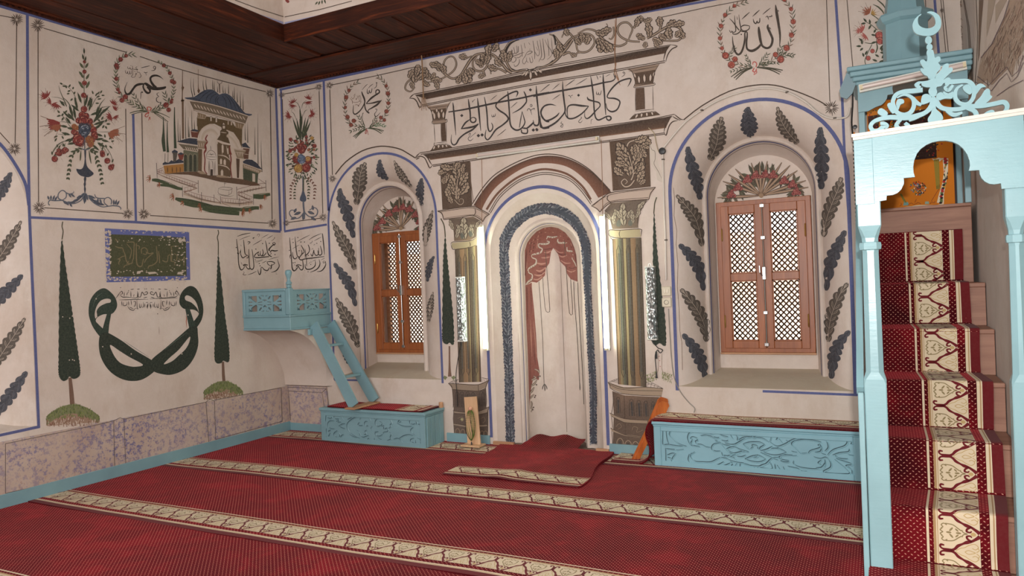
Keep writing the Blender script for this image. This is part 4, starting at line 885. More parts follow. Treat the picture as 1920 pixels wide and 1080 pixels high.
def runS(u, v, l):
    y, z, ny_, nz_ = along(v, RP, RL); ny_, nz_ = ny_, nz_
    x = xe(y)-(.598-u)*1.0; w_ = .004*math.sin(v*7+1)*max(0, (u-.5)/.1)
    e = max(0, (u-.57)/.03)*.008
    # outward normal of the staircase points to -y / +z
    return Vector((x+w_, y-abs(ny_)*(l)-0*e, z+abs(nz_)*l))
_old = None
o = flat_rug('stair_runner', 'red stair runner with cream ogee border running down the pulpit steps', runS, .0, .598, 0, RL[-1], 12, int(RL[-1]/.018), borders=None, th=.007)
D = Decal(runS); D.step = .012; border(D, .253, .004, RL[-1]-.004, True, .03, 6); D.m.obj('woven_border', CARPETD, o, recalc=False)
# prayer rug hung at the back of the canopy
def hangS(x, z, l=0): return Vector((x, -.10-.012*math.sin(x*16+z*3)-.02*(1-min(1, (z-2.04)/.3))-l, z))
m = MB(); N1, N2 = 20, 30; vs = [hangS(6.16+.56*i/N1, 2.045+.86*j/N2) for j in range(N2+1) for i in range(N1+1)]
m.add(vs, [(j*(N1+1)+i, j*(N1+1)+i+1, (j+1)*(N1+1)+i+1, (j+1)*(N1+1)+i) for j in range(N2) for i in range(N1)])
ORG = simple('orange_velvet', srgb(206, 118, 22), .9)
hr = m.obj('hanging_prayer_rug', ORG, smooth=60); tag(hr, 'orange prayer rug with flower border hung behind the pulpit canopy', 'rug')
D = Decal(hangS); D.fn = lambda x, z, l: hangS(x, z, l+.001)
def T3h(a, b): p = unp(1580+a/6, 230+b/6, 1, -.12); return (p.x, p.z)
def T2h(a, b): p = unp(1580+a/6, 80+b/6, 1, -.12); return (p.x, p.z)
def hp(txt, c, T=T3h, lift=.0006):
    v = [float(a) for a in txt.split()]; P = [T(v[i], v[i+1]) for i in range(0, len(v), 2)]; D.m.add([D.fn(a, b, lift) for a, b in P], [tuple(range(len(P)))]); D.m.c[-1] = c
CR_, RD_, BK_, GD_, GR_ = srgb(226, 210, 180), srgb(178, 36, 32), srgb(36, 22, 20), srgb(196, 150, 50), srgb(90, 110, 60)
DKF = srgb(52, 24, 18)
x0, x1 = 6.165, 6.715
def rect(x0, z0, x1, z1, c, lift=.0006, n=8):
    for i in range(n):
        a, b = lerp(x0, x1, i/n), lerp(x0, x1, (i+1)/n); D.m.add([D.fn(a, z0, lift), D.fn(b, z0, lift), D.fn(b, z1, lift), D.fn(a, z1, lift)], [(0, 1, 2, 3)]); D.m.c[-1] = c
rect(x0, 2.43, x1-.10, 2.60, DKF); rect(x0, 2.60, x1-.05, 2.80, srgb(60, 26, 20)); rect(x0, 2.80, x1, 2.86, srgb(200, 120, 30)); rect(x0, 2.655, x0+.30, 2.70, srgb(206, 118, 22), .0009)
hp("1125 395 1190 400 1185 560 1160 700 1140 800 1140 900 1060 900 1085 800 1120 690 1140 560", CR_); hp("560 970 700 950 860 925 1060 925 1140 900 1125 960 980 975 820 985 640 1010 540 1020", CR_)
rnd = random.Random(4)
for i in range(34):
    t = i/33; 
    a, b = (lerp(1160, 1165, t*2), lerp(400, 600, t*2)) if t < .5 else (lerp(1165, 1100, (t-.5)*2), lerp(600, 900, (t-.5)*2))
    p = T3h(a+rnd.uniform(-12, 12), b); D.ell(p[0], p[1], .011, .009, rnd.choice((RD_, BK_, GR_, RD_, GD_)), .0016, n=6)
    p = T3h(lerp(560, 1090, t), lerp(995, 940, t)+rnd.uniform(-10, 10)); D.ell(p[0], p[1], .011, .009, rnd.choice((RD_, BK_, RD_, GR_)), .0016, n=6)
hp("1025 400 1085 400 1095 740 1055 750", srgb(150, 126, 40)); 
for q in ("1030 420 1045 560 1062 740", "1052 410 1065 560 1075 740", "1078 410 1085 560 1090 730"): v = [float(a) for a in q.split()]; D.st([T3h(v[i], v[i+1]) for i in range(0, 6, 2)], .0022, BK_, .0014)
hp("1005 395 1040 410 1080 390 1130 400 1100 430 1040 440", CR_, lift=.001); hp("640 800 665 800 720 900 690 900", srgb(130, 116, 40)); hp("690 890 735 895 745 930 680 935", srgb(120, 160, 150)); hp("930 885 970 885 975 915 925 915", srgb(150, 170, 150))
for i in range(110):
    an = rnd.uniform(0, 6.28); r_ = rnd.uniform(0, 1); p = T3h(850+90*r_*math.cos(an), 720+(60*r_)*math.sin(an)*(1.6 if math.sin(an) > 0 else 1)); D.ell(p[0], p[1], .007, .005, rnd.choice((RD_, CR_, RD_, GR_, srgb(90, 110, 130), BK_)), .0014, n=5, ang=an)
for q in ("730 930 770 905 800 920 850 900 880 915", "640 940 660 925 655 905", "985 915 1000 890 1030 900 1040 880", "830 860 810 900", "1000 880 1060 780 1090 740"): v = [float(a) for a in q.split()]; D.st([T3h(v[i], v[i+1]) for i in range(0, len(v), 2)], .003, srgb(120, 40, 20), .0014)
for i in range(420):   # dense figured upper field
    p = (rnd.uniform(x0+.01, x1-.06), rnd.uniform(2.45, 2.85)); D.ell(p[0], p[1], rnd.uniform(.004, .010), rnd.uniform(.002, .006), rnd.choice((GD_, RD_, BK_, CR_, GR_, srgb(96, 70, 40), GD_)), .0016, n=5, ang=rnd.uniform(0, 3))
for i in range(14): D.st([(x0+.02+i*.035, 2.60), (x0+.02+i*.035, 2.64), (x0+.03+i*.035, 2.655)], .003, GD_ if i % 2 else RD_, .0014)
D.m.obj('printed_pattern', RUGM, hr, recalc=False)
m = MB(); m.prism([[(-.50, 1.80), (-.20, 1.80), (-.2, 2.62), (-.50, 2.62)]], lambda a, b, q: Vector((6.066+q, a, b)), .012); o = m.obj('folded_prayer_rug', ORG); tag(o, 'orange prayer rug folded over the left side of the pulpit canopy', 'rug')
D2 = MB()
for i in range(26): z = 1.82+i*.03; D2.box(6.06, -.505, z, 6.066, -.49, z+.012)
D2.obj('dark_trim', simple('dark_rug_trim', srgb(40, 24, 20), .9), o)
# ================================================================== mural painting: traced brush strokes laid on the real wall surfaces
INK, BRN, BR2, BR3 = srgb(42, 35, 31), srgb(70, 53, 41), srgb(112, 86, 66), srgb(160, 134, 110)
BLU, NAV, NV2 = srgb(84, 92, 140), srgb(50, 56, 70), srgb(92, 98, 110)
GRN, DGN, LGN, RED, ORN, YEL, SLT = srgb(70, 76, 54), srgb(34, 48, 36), srgb(104, 114, 82), srgb(130, 50, 46), srgb(146, 84, 60), srgb(172, 134, 70), srgb(72, 82, 100)
CRW = srgb(206, 188, 172)
class Paint:
    def __init__(s, name, wall, surf, label=None):
        s.name, s.wall, s.surf, s.label = name, wall, surf, label; s.m = MB(); s.o = (0, 0, 1); s.k = 0; s.rnd = random.Random(len(name)*7+3)
    def z(s, ox, oy, sc): s.o = (ox, oy, sc); return s
    def pt(s, a, b, lift):
        px, py = s.o[0]+a/s.o[2], s.o[1]+b/s.o[2]; l = .0010+.0006*lift+1.5e-6*s.k
        if s.surf == 'F': p = unp(px, py, 1, 0); return Vector((p.x, -l, p.z))
        if s.surf == 'W': return Vector((a/100, -l, b/100))
        if s.surf == 'L': p = unp(px, py, 0, 0); return Vector((l, p.y, p.z))
        if s.surf == 'R': p = unp(px, py, 0, XW); return Vector((XW-l, p.y, p.z))
        if isinstance(s.surf, tuple): ax, v, sg = s.surf; p = unp(px, py, ax, v); p[ax] += sg*l; return p
        d = ray(px, py).normalized(); h = s.surf.ray_cast(CP, d)
        if h[0] is None: p = unp(px, py, 1, 0); return p
        n = h[1]; n = n if n.dot(d) < 0 else -n; return h[0]+n*(l+.0006)
    def _b(s): s.k += 1
    def strokeP(s, P, W, col, lift=2, sm=3):
        s._b()
        if s.surf not in ('F', 'L', 'R', 'W') and not isinstance(s.surf, tuple):     # curved wall: short steps
            Q = [P[0]]; WW = [W[0]]; 
            for a, b, wa, wb in zip(P, P[1:], W, W[1:]):
                n = max(1, int(math.dist(a, b)/(4*s.o[2]))); 
                for t in range(1, n+1): Q.append((lerp(a[0], b[0], t/n), lerp(a[1], b[1], t/n))); WW.append(lerp(wa, wb, t/n))
            if sm: P2 = catmull(P, False, max(sm, 4)); W2 = [x[0] for x in catmull([(x,) for x in W], False, max(sm, 4))]; P, W = (P2, W2) if len(P2) > len(Q) else (Q, WW)
            else: P, W = Q, WW
        elif sm and len(P) > 2: P = catmull(P, False, sm); W = [x[0] for x in catmull([(x,) for x in W], False, sm)]
        W = [max(.25, w) for w in W]
        L, R = ribbon(P, W); n = len(P); s.m.add([s.pt(p[0], p[1], lift) for p in L+R], [(i, n+i, n+i+1, i+1) for i in range(n-1)]); s.m.c[-(n-1):] = [col]*(n-1)
    def S(s, txt, w, col=None, mode='t', lift=2, sm=3):
        col = col or INK
        for line in txt.split(';'):
            v = [float(a) for a in line.split()]
            if len(v) < 4: continue
            P = [(v[i], v[i+1]) for i in range(0, len(v)-1, 2)]; n = len(P)
            if n == 2 and mode != 'c': P = [P[0], ((P[0][0]+P[1][0])/2, (P[0][1]+P[1][1])/2), P[1]]; n = 3
            if mode == 'c': W = [w]*n
            elif mode == 't': W = [w*(.35 if i in (0, n-1) else 1) for i in range(n)]
            elif mode == 'e': W = [w*(1-.75*i/(n-1)) for i in range(n)]
            else: W = [w*(.25+.75*i/(n-1)) for i in range(n)]
            s.strokeP(P, W, col, lift, sm)
        return s
    def V(s, txt, col=None, lift=2, sm=4):
        for line in txt.split(';'):
            v = [float(a) for a in line.split()]
            if len(v) < 6: continue
            s.strokeP([(v[i], v[i+1]) for i in range(0, len(v)-2, 3)], [v[i+2] for i in range(0, len(v)-2, 3)], col or INK, lift, sm)
        return s
    def poly(s, P, col, lift=0):
        s._b(); curved = s.surf not in ('F', 'L', 'R', 'W') and not isinstance(s.surf, tuple)
        if not curved:
            cf = col if callable(col) else None; n0 = len(s.m.f)
            if len(P) > 20:
                r = delaunay_2d_cdt([Vector(p) for p in P], [], [list(range(len(P)))], 1, 1e-5); P = [(v.x, v.y) for v in r[0]]; tri = r[2]
            else: tri = tessellate_polygon([[Vector((p[0], p[1], 0)) for p in P]])
            s.m.add([s.pt(p[0], p[1], lift) for p in P], [tuple(t) for t in tri]); s.m.c[n0:] = [([cf(*P[i]) for i in t] if cf else col) for t in tri]; return
        st = 7*s.o[2]; B = []
        for a, b in zip(P, P[1:]+P[:1]):
            n = max(1, int(math.dist(a, b)/(st*.7))); B += [(lerp(a[0], b[0], t/n), lerp(a[1], b[1], t/n)) for t in range(n)]
        xs = [p[0] for p in B]; ys = [p[1] for p in B]; G = [Vector(p) for p in B]; x = min(xs)+st/2
        while x < max(xs):
            y = min(ys)+st/2
            while y < max(ys): G.append(Vector((x, y))); y += st
            x += st
        nb = len(B); r = delaunay_2d_cdt(G, [], [list(range(nb))], 1, 1e-4); vs, fs = r[0], r[2]; n0 = len(s.m.f)
        s.m.add([s.pt(p.x, p.y, lift) for p in vs], [tuple(f) for f in fs]); s.m.c[n0:] = [col]*len(fs)
    def P(s, txt, col, sm=0, lift=0):
        for line in txt.split(';'):
            v = [float(a) for a in line.split()]
            if len(v) < 6: continue
            Q = [(v[i], v[i+1]) for i in range(0, len(v)-1, 2)]; s.poly(catmull(Q, True, sm) if sm else Q, col, lift)
        return s
    def dot(s, txt, r, col=None, lift=2, n=6):
        v = [float(a) for a in txt.split()]
        for i in range(0, len(v)-1, 2): s.poly([(v[i]+r*math.cos(2*PI*k/n), v[i+1]+r*math.sin(2*PI*k/n)) for k in range(n)], col or INK, lift)
        return s
    # ---- painter's motifs
    def star(s, x, y, r, col=None, n=18):
        for k in range(n):
            a = 2*PI*k/n+s.rnd.uniform(-.08, .08); q = r*s.rnd.uniform(.75, 1.08); s.strokeP([(x+r*.18*math.cos(a), y+r*.18*math.sin(a)), (x+q*.6*math.cos(a), y+q*.6*math.sin(a)), (x+q*math.cos(a), y+q*math.sin(a))], [r*.05, r*.12, r*.04], col or BRN, 2, 0)
        return s
    def leaf(s, x, y, ang, ln, wd, col=None, edge=None):
        a = math.radians(ang); c, d = math.cos(a), -math.sin(a); nx, ny = -d, c
        P = [(x+c*ln*t+nx*wd*h, y+d*ln*t+ny*wd*h) for t, h in ((0, 0), (.25, .42), (.55, .5), (.82, .25), (1, 0), (.8, -.3), (.5, -.5), (.2, -.4))]
        s.poly(P, col or GRN, 1)
        if edge: s.strokeP([(x, y), (x+c*ln*.5, y+d*ln*.5), (x+c*ln, y+d*ln)], [wd*.18]*3, edge, 2, 0)
    def leaves(s, txt, ln, wd, col=None, edge=None):
        v = [float(a) for a in txt.split()]
        for i in range(0, len(v)-2, 3): s.leaf(v[i], v[i+1], v[i+2], ln*s.rnd.uniform(.85, 1.15), wd, col, edge)
        return s
    def rose(s, x, y, r, col=None, dk=None, lt=None, lift=1):
        col = col or RED; dk = dk or srgb(76, 28, 28); lt = lt or srgb(196, 132, 112); rn = s.rnd
        s.poly([(x+r*(1+.12*(-1)**k)*math.cos(k*PI/7), y+r*(1+.12*(-1)**k)*math.sin(k*PI/7)) for k in range(14)], col, lift)
        s.strokeP([(x+r*1.02*math.cos(k*PI/6), y+r*1.02*math.sin(k*PI/6)) for k in range(13)], [r*.13]*13, dk, lift+1, 0)
        for k in range(7):
            a = rn.uniform(0, 6.28); q = r*rn.uniform(.25, .85); s.strokeP([(x+q*math.cos(a), y+q*math.sin(a)), (x+q*math.cos(a+.5)*1.05, y+q*math.sin(a+.5)*1.05), (x+q*math.cos(a+1.1), y+q*math.sin(a+1.1))], [r*.08, r*.15, r*.06], dk if k % 2 else lt, lift+1, 0)
    def roses(s, txt, col=None, **k):
        v = [float(a) for a in txt.split()]
        for i in range(0, len(v)-2, 3): s.rose(v[i], v[i+1], v[i+2], col, **k)
        return s
    def fanflower(s, x, y, ang, r, col=None, n=7, spread=150, tails=True):
        col = col or RED
        for k in range(n):
            a = math.radians(ang+spread*(k/(n-1)-.5)); c, d = math.cos(a), -math.sin(a); q = r*s.rnd.uniform(.8, 1.1)
            s.strokeP([(x, y), (x+c*q*.5, y+d*q*.5), (x+c*q, y+d*q-r*.05)], [r*.12, r*.26, r*.08], col, 1, 0)
        if tails:
            for k in range(3): a = math.radians(ang+30*(k-1)); s.strokeP([(x+math.cos(a)*r*.8, y-math.sin(a)*r*.8), (x+math.cos(a)*r*1.3, y-math.sin(a)*r*1.3), (x+math.cos(a)*r*1.6, y-math.sin(a)*r*1.6)], [r*.04]*3, BR2, 1, 0)
    def spray(s, P, ln, wd, col=None, n=14, ang=38, taper=True, two=None, stem=None):
        """leafy stem: pairs of narrow leaves along a polyline"""
        Q = catmull(P, False, 6); L = [0]
        for a, b in zip(Q, Q[1:]): L.append(L[-1]+math.dist(a, b))
        if stem is not None: s.strokeP(Q, [stem]*len(Q), col or GRN, 1, 0)
        for k in range(n):
            d = L[-1]*(k+.3)/n; i = max(j for j in range(len(L)) if L[j] <= d); i = min(i, len(Q)-2); t = (d-L[i])/(L[i+1]-L[i]+1e-9)
            x, y = lerp(Q[i][0], Q[i+1][0], t), lerp(Q[i][1], Q[i+1][1], t); a = math.degrees(math.atan2(-(Q[i+1][1]-Q[i][1]), Q[i+1][0]-Q[i][0])); f = (1-.4*k/n) if taper else 1
            for sg in (1, -1): s.leaf(x, y, a+sg*ang+s.rnd.uniform(-9, 9), ln*f*s.rnd.uniform(.75, 1.2), wd, (two if two and s.rnd.random() < .4 else col) or GRN)
        return s
    def acanthus(s, P, W, dark=None, line=None, lobes=9, lw=1.0, rib=True, outline=None, ofs=.34):
        """toothed leaf along a spine P with half-widths W (zoom px): dark ground, lobes outlined light"""
        Q = catmull(P, False, 6); WW = [x[0] for x in catmull([(x,) for x in W], False, 6)]; n = len(Q); L, R = [], []
        N = []
        for i in range(n):
            a, b = Q[max(i-1, 0)], Q[min(i+1, n-1)]; dx, dy = b[0]-a[0], b[1]-a[1]; l = math.hypot(dx, dy) or 1; N.append((-dy/l, dx/l, dx/l, dy/l))
        for k in range(n*2):
            i = k/(2*n-1)*(n-1); j = min(int(i), n-2); t = i-j; ph = (k/(2*n-1)*lobes) % 1; h = lerp(WW[j], WW[j+1], t)*(1-ofs+ofs*math.sin(ph*PI)); x, y = lerp(Q[j][0], Q[j+1][0], t), lerp(Q[j][1], Q[j+1][1], t); nx, ny, tx, ty = N[j]; sh = h*.35*ph
            L.append((x+nx*h+tx*sh, y+ny*h+ty*sh)); R.append((x-nx*h+tx*sh, y-ny*h+ty*sh))
        s.poly(L+R[::-1], dark or NAV, 1)
        if line:
            if rib: s.strokeP(Q, [lw*1.3]*n, line, 3, 0)
            for k in range(lobes):
                i = (k+.15)/lobes*(n-1); j = min(int(i), n-2); i2 = min((k+.95)/lobes*(n-1), n-1); j2 = min(int(i2), n-1)
                for sg in (1, -1):
                    h = WW[j2]*(1-ofs*.6); x0, y0 = Q[j]; nx, ny, tx, ty = N[j2]; x2, y2 = Q[j2][0]+sg*nx*h*.8+tx*h*.25, Q[j2][1]+sg*ny*h*.8+ty*h*.25; mx, my = (x0+x2)/2+sg*nx*h*.28, (y0+y2)/2+sg*ny*h*.28
                    s.strokeP([(x0, y0), (mx, my), (x2, y2)], [lw*.6, lw, lw*.6], line, 3, 3)
                    s.strokeP([(x2, y2), (lerp(x2, x0, .35)-sg*nx*h*.05, lerp(y2, y0, .35)-sg*ny*h*.05), (lerp(x0, x2, .25), lerp(y0, y2, .25))], [lw*.6, lw*.8, lw*.4], line, 3, 3)
        return s
    def T(s, txt, dk=None, lt=None, f=.5, sm=4):
        """outlined band: dark brush stroke with a lighter core"""
        for line in txt.split(';'):
            v = [float(a) for a in line.split()]
            if len(v) < 6: continue
            s.strokeP([(v[i], v[i+1]) for i in range(0, len(v)-2, 3)], [v[i+2] for i in range(0, len(v)-2, 3)], dk or BRN, 1, sm)
            s.strokeP([(v[i], v[i+1]) for i in range(0, len(v)-2, 3)], [v[i+2]*f for i in range(0, len(v)-2, 3)], lt or BR3, 2, sm)
        return s
    def al(s, txt, dk=None, lt=None):
        """outlined leaves: x y angle length width"""
        v = [float(a) for a in txt.split()]
        for i in range(0, len(v)-4, 5): s.leaf(v[i], v[i+1], v[i+2], v[i+3], v[i+4], dk or BRN)
        for i in range(0, len(v)-4, 5):
            x, y, a, l, w = v[i:i+5]; c, d = math.cos(math.radians(a)), -math.sin(math.radians(a)); s._b(); k0 = s.k
            P = [(x+c*l*t-d*w*h, y+d*l*t+c*w*h) for t, h in ((.08, 0), (.3, .24), (.6, .28), (.88, 0), (.6, -.28), (.3, -.24))]; s.poly(P, lt or BR3, 2)
        return s
    def oak(s, txt, fill=None, line=None, sc=1.0, lobes=4, sh=.28):
        """modelled lobed leaves: x y angle length width, painted one over the other"""
        v = [float(a) for a in txt.split()]; line = line or srgb(58, 45, 36); fill = fill or srgb(166, 146, 124); rn = s.rnd
        def up(n0, dz):
            for j in range(n0, len(s.m.v)): p = s.m.v[j]; s.m.v[j] = (p[0], p[1]-dz, p[2]) if s.surf in ('F', 'W') else (p[0]+dz, p[1], p[2])
        for i in range(0, len(v)-4, 5):
            x, y, a, l, w = v[i:i+5]; l *= sc; w *= sc; c, d = math.cos(math.radians(a)), -math.sin(math.radians(a)); b = rn.uniform(-.12, .12)*l; z0 = i/5*8e-5+5e-4
            P = [(x, y), (x+c*l*.35-d*b, y+d*l*.35+c*b), (x+c*l*.7-d*b, y+d*l*.7+c*b), (x+c*l, y+d*l)]
            n0 = len(s.m.v); s.acanthus(P, [w*.30, w*.66, w*.62, w*.18], line, None, lobes, 1, False, ofs=.42); up(n0, z0)
            n0 = len(s.m.v); s.acanthus(P, [w*.16, w*.48, w*.45, w*.06], fill, None, lobes, 1, False, ofs=.52); up(n0, z0+3e-5)
            n0 = len(s.m.v); s.strokeP(P, [w*.13, w*.11, w*.09, w*.05], line, 1, 3)
            for t, sg in ((.2, 1), (.2, -1), (.42, 1), (.42, -1), (.65, 1), (.65, -1)): s.strokeP([(x+c*l*t, y+d*l*t), (x+c*l*(t+.18)-d*sg*w*.34, y+d*l*(t+.18)+c*sg*w*.34)], [w*.09, w*.07], line, 1, 0)
            up(n0, z0+6e-5)
        return s
    def done(s):
        o = s.m.obj(s.name, PAINT, s.wall, recalc=False)
        if s.label: o['label'] = s.label
        return o
# ------------------------------------------------------------------ left wall
q = Paint('painted_border_lines', wall_left, 'L', 'blue painted border bands')
q.S("-30 3 0 11.5 265 88 524 165", 5.6, BLU, 'c', 1, 0).S("51 25 52 245 55 400 60 519 66 647 72.5 802", 5.4, BLU, 'c', 1, 0).S("-25 822 0 816 74 800", 5.2, BLU, 'c', 1, 0)
q.S("-30 245 0 270 19 294 37 323 49 350 54 385", 6, BLU, 'c', 1).S("53 407.5 253 416.5 526 434", 4.8, BLU, 'c', 1, 0).S("249.5 214 254.7 416", 4.4, BLU, 'c', 1, 0).S("517 166 526 433", 4, BLU, 'c', 1, 0)
q.done()
q = Paint('painted_frame_lines', wall_left, 'L', 'thin brown frame lines with star corners')
q.S("-20 24 0 29 26 34;31 42 30 150 28 268;-20 238 0 249 18 269;71 56 71 200 72 378;82 53 160 76 236 98;262 106 300 119;303 120 375 141 440 158 498 172;83 389.5 160 395 231 400;235.5 204 236 257 238.5 392;265.7 212 269 393;281 404 400 412 503 418.5;506.5 182 510 411", 1.5, BRN, 'c', 2, 0)
for x, y, r in ((31, 37, 12.5), (27, 279, 13), (70.5, 47.5, 13), (73.2, 389.5, 12.5), (239.4, 401, 10.5), (269.8, 401.4, 12), (510.6, 419, 9.5), (505.3, 175.5, 8.5)): q.star(x, y, r)
q.done()
# vase of flowers
q = Paint('painted_flower_vase', wall_left, 'L', 'painted flower bouquet in a slender blue vase'); q.z(60, 90, 5.4)
q.S("530 1030 532 860 530 700 528 500 527 300 528 60", 7, GRN, 't', 0)
q.leaves("520 120 100 528 60 92 535 140 80", 60, 18, GRN, DGN).leaves("520 205 125 538 205 60 520 305 120 545 320 60 510 280 130 520 410 125 545 410 62 505 380 130 560 390 70", 66, 24, GRN, LGN)
q.roses("530 140 16 530 240 20 530 355 24 522 480 26 545 490 14")
q.V("350 590 8 310 500 7 285 440 5 268 380 2;410 660 10 370 560 9 310 500 4;670 640 11 690 570 9 740 510 2;600 600 6 640 520 5 690 460 3;460 600 6 430 480 5 370 400 4 310 365 3", GRN)
q.leaves("400 720 140 415 700 110 430 740 130 440 720 100 460 620 105 475 640 140 500 560 110 530 600 75 560 600 70 575 640 75 590 680 20 620 760 60 640 740 50 650 700 80 680 680 40 620 780 20 650 700 60", 120, 26, GRN, DGN)
q.leaves("390 770 125 360 800 170 330 590 130 420 820 170 385 880 165 400 920 200 440 960 190 650 870 -20 640 930 10 660 960 -30 700 930 -15 640 820 40 670 800 50 610 980 -40 420 900 230", 80, 26, GRN, DGN)
q.leaves("310 370 150 340 390 170 350 410 110 370 400 60 390 430 200 410 420 70 380 460 190 420 470 60 410 510 230 430 500 300", 34, 18, GRN)
q.leaves("620 470 110 640 490 60 660 470 50 690 460 60 700 480 0 610 530 140 600 560 190 640 560 0 660 520 10 650 500 20", 40, 16, GRN)
q.leaves("280 660 130 290 680 200 300 690 60 330 660 50 340 670 130 320 700 240 690 740 150 700 730 60 740 750 60 750 770 0 740 790 -60 730 780 -120", 40, 20, GRN)
q.leaves("240 850 110 290 850 100 260 890 200 300 890 -60 250 910 240 320 880 10 740 910 100 780 930 60 800 950 20 740 980 -60 780 990 -40 720 960 220", 40, 18, GRN)
q.S("350 560 290 510 190 495;350 600 320 550 270 540;400 760 330 750 270 745;620 640 720 600 800 590;690 640 750 620 800 660;660 850 740 850 790 850;400 880 320 880 260 870;380 940 290 960 220 1040 205 1080;340 960 320 1000;660 960 720 1000 760 1080;660 920 740 940 790 960;420 820 380 790 320 700 280 680;640 800 690 770 740 750", 5, GRN)
for x, y, a, r in ((150, 500, 130, 62), (130, 480, 200, 50), (190, 540, 190, 50), (250, 570, 250, 55), (215, 560, 300, 46), (820, 570, 60, 50), (830, 620, 40, 46), (800, 690, 200, 56), (840, 690, 300, 46), (790, 700, 260, 40)): q.fanflower(x, y, a, r, RED, 6, 140)
for x, y, a, r, c in ((280, 760, 190, 130, RED), (290, 780, 215, 100, ORN), (790, 850, -8, 100, ORN), (770, 860, -35, 80, ORN)): q.fanflower(x, y, a, r, c, 6, 50)
q.S("190 800 130 830 100 820;180 820 140 850 110 850;860 870 920 880 925 920;850 900 880 950 870 980;800 740 840 790", 2, BR2)
q.roses("525 620 32 505 680 34 545 690 32 520 740 52 470 735 30 580 745 34 620 830 34 630 880 34 610 930 28 470 930 60 490 960 40 445 870 30 420 850 26 640 900 26")
q.roses("425 795 26 450 810 24 580 930 40 590 970 34 555 935 26 600 790 22", ORN, dk=srgb(140, 84, 40), lt=YEL)
q.roses("530 830 58 510 800 40 560 800 38 530 870 36", SLT, dk=srgb(40, 48, 62), lt=srgb(160, 168, 178))
q.roses("270 1040 24 320 1045 28 350 1035 20 250 1070 20 710 1060 24", RED)
q.V("500 1022 10 540 1030 12 580 1022 10;505 1020 4 515 970 4 530 930 3;575 1020 4 560 970 4 535 930 3;533 1020 8 533 860 5", NV2)
q.z(60, 240, 5.685)
q.P("555 240 575 240 572 330 582 400 610 440 655 480 640 505 600 525 560 520 520 510 485 480 470 435 500 440 530 435 550 400 560 330", NAV, 2, 1)
q.V("565 520 16 563 545 26 562 575 14 560 600 24 560 625 12 562 650 20 562 690 8", NAV)
q.leaves("560 690 230 565 690 290 562 700 255 562 700 275 540 720 200 590 720 -20 600 740 -30 525 730 215 640 770 -20 500 760 200 460 790 190 660 790 -25 690 800 -15 430 800 175 560 720 268", 80, 30, NV2, NAV)
q.V("560 700 14 520 770 10 450 805 10 390 800 12 330 775 12;600 740 12 660 800 12 740 840 10 810 835 10 870 825 12;330 775 12 280 750 12 280 700 10 320 665 10 360 690 11 360 740 10 320 770 8;330 770 12 240 775 12 190 770 12 172 800 10 185 825 12;360 690 12 400 705 12 440 690 8 440 672 4;810 835 12 770 800 10 770 760 10 810 740 10 845 770 11 840 815 10;860 828 12 920 835 12 945 855 10 940 870 8;770 750 10 720 750 12 680 740 10 665 705 6", NV2)
q.leaves("180 765 110 200 765 90 220 770 70 240 775 60 390 700 300 410 700 320 870 820 90 885 820 75 900 825 60 720 755 290 700 750 270 330 780 -40 360 790 -50 400 800 -60", 52, 22, NV2, NAV)
q.spray([(520, 235), (450, 255), (410, 340), (395, 440), (380, 560)], 52, 22, GRN, 8, 30); q.spray([(600, 235), (670, 260), (700, 360), (730, 480), (750, 610)], 52, 22, GRN, 9, 30)
q.S("520 240 515 300 512 350;605 240 615 310 628 380", 16, GRN).leaves("500 235 190 540 230 160 620 235 -10 570 230 20", 60, 20, GRN)
q.S("360 130 280 170 225 240 210 290;330 150 290 200;690 140 780 200 840 290 860 380;700 150 740 230", 5, GRN); q.roses("290 270 30 350 235 30 320 255 20 240 330 32 750 285 26 800 350 30 840 420 30 860 400 16 280 240 18")
q.S("250 360 265 400;300 310 330 360;770 340 780 410;850 440 820 500;360 290 380 320", 2, BR2).leaves("270 210 100 280 220 60 330 200 90 350 200 120 215 290 100 230 300 40 745 240 80 800 300 70 850 370 70", 40, 18, GRN)
q.done()
# wreath round a name
q = Paint('painted_wreath', wall_left, 'L', 'painted rose wreath with red bow'); q.z(200, 90, 7.2)
q.spray([(560, 850), (420, 800), (300, 720), (190, 640), (140, 520), (125, 380), (130, 250), (180, 150), (270, 90), (370, 90)], 80, 13, GRN, 24, 34, False, LGN, 4)
q.spray([(590, 850), (700, 830), (820, 760), (890, 640), (905, 500), (870, 380), (810, 270), (740, 210), (680, 170)], 66, 12, GRN, 20, 34, True, LGN, 4)
q.spray([(560, 860), (470, 800), (400, 700), (350, 610)], 90, 13, GRN, 6, 30); q.spray([(620, 850), (690, 820), (740, 760)], 90, 12, GRN, 4, 40); q.spray([(830, 740), (800, 660), (780, 600)], 80, 13, GRN, 3, 30)
q.V("310 880 10 420 850 12 560 860 8;330 900 8 440 870 10 560 862 6;590 860 8 700 900 10 830 1000 8;610 870 8 720 880 10 850 940 6;640 880 8 740 950 8 800 990 4", GRN)
q.roses("260 105 24 185 155 30 130 235 30 140 265 26 130 415 28 150 560 24 170 600 18 205 705 32 250 660 34 770 235 26 850 340 24 880 450 28 910 465 26 870 730 24 800 770 36 835 835 30 880 700 18", lt=srgb(200, 140, 120))
q.V("560 850 14 545 820 14 550 800 12 580 800 12 600 820 14 575 850 12;565 860 18 560 890 16;565 870 12 530 890 14 515 920 12 545 930 10 565 900 8;575 930 8 570 960 10 560 980 4;580 930 8 590 970 6", srgb(176, 74, 64)); q.done()
q = Paint('painted_name', wall_left, 'L', 'black brush calligraphy inside the wreath'); q.z(200, 90, 7.2)
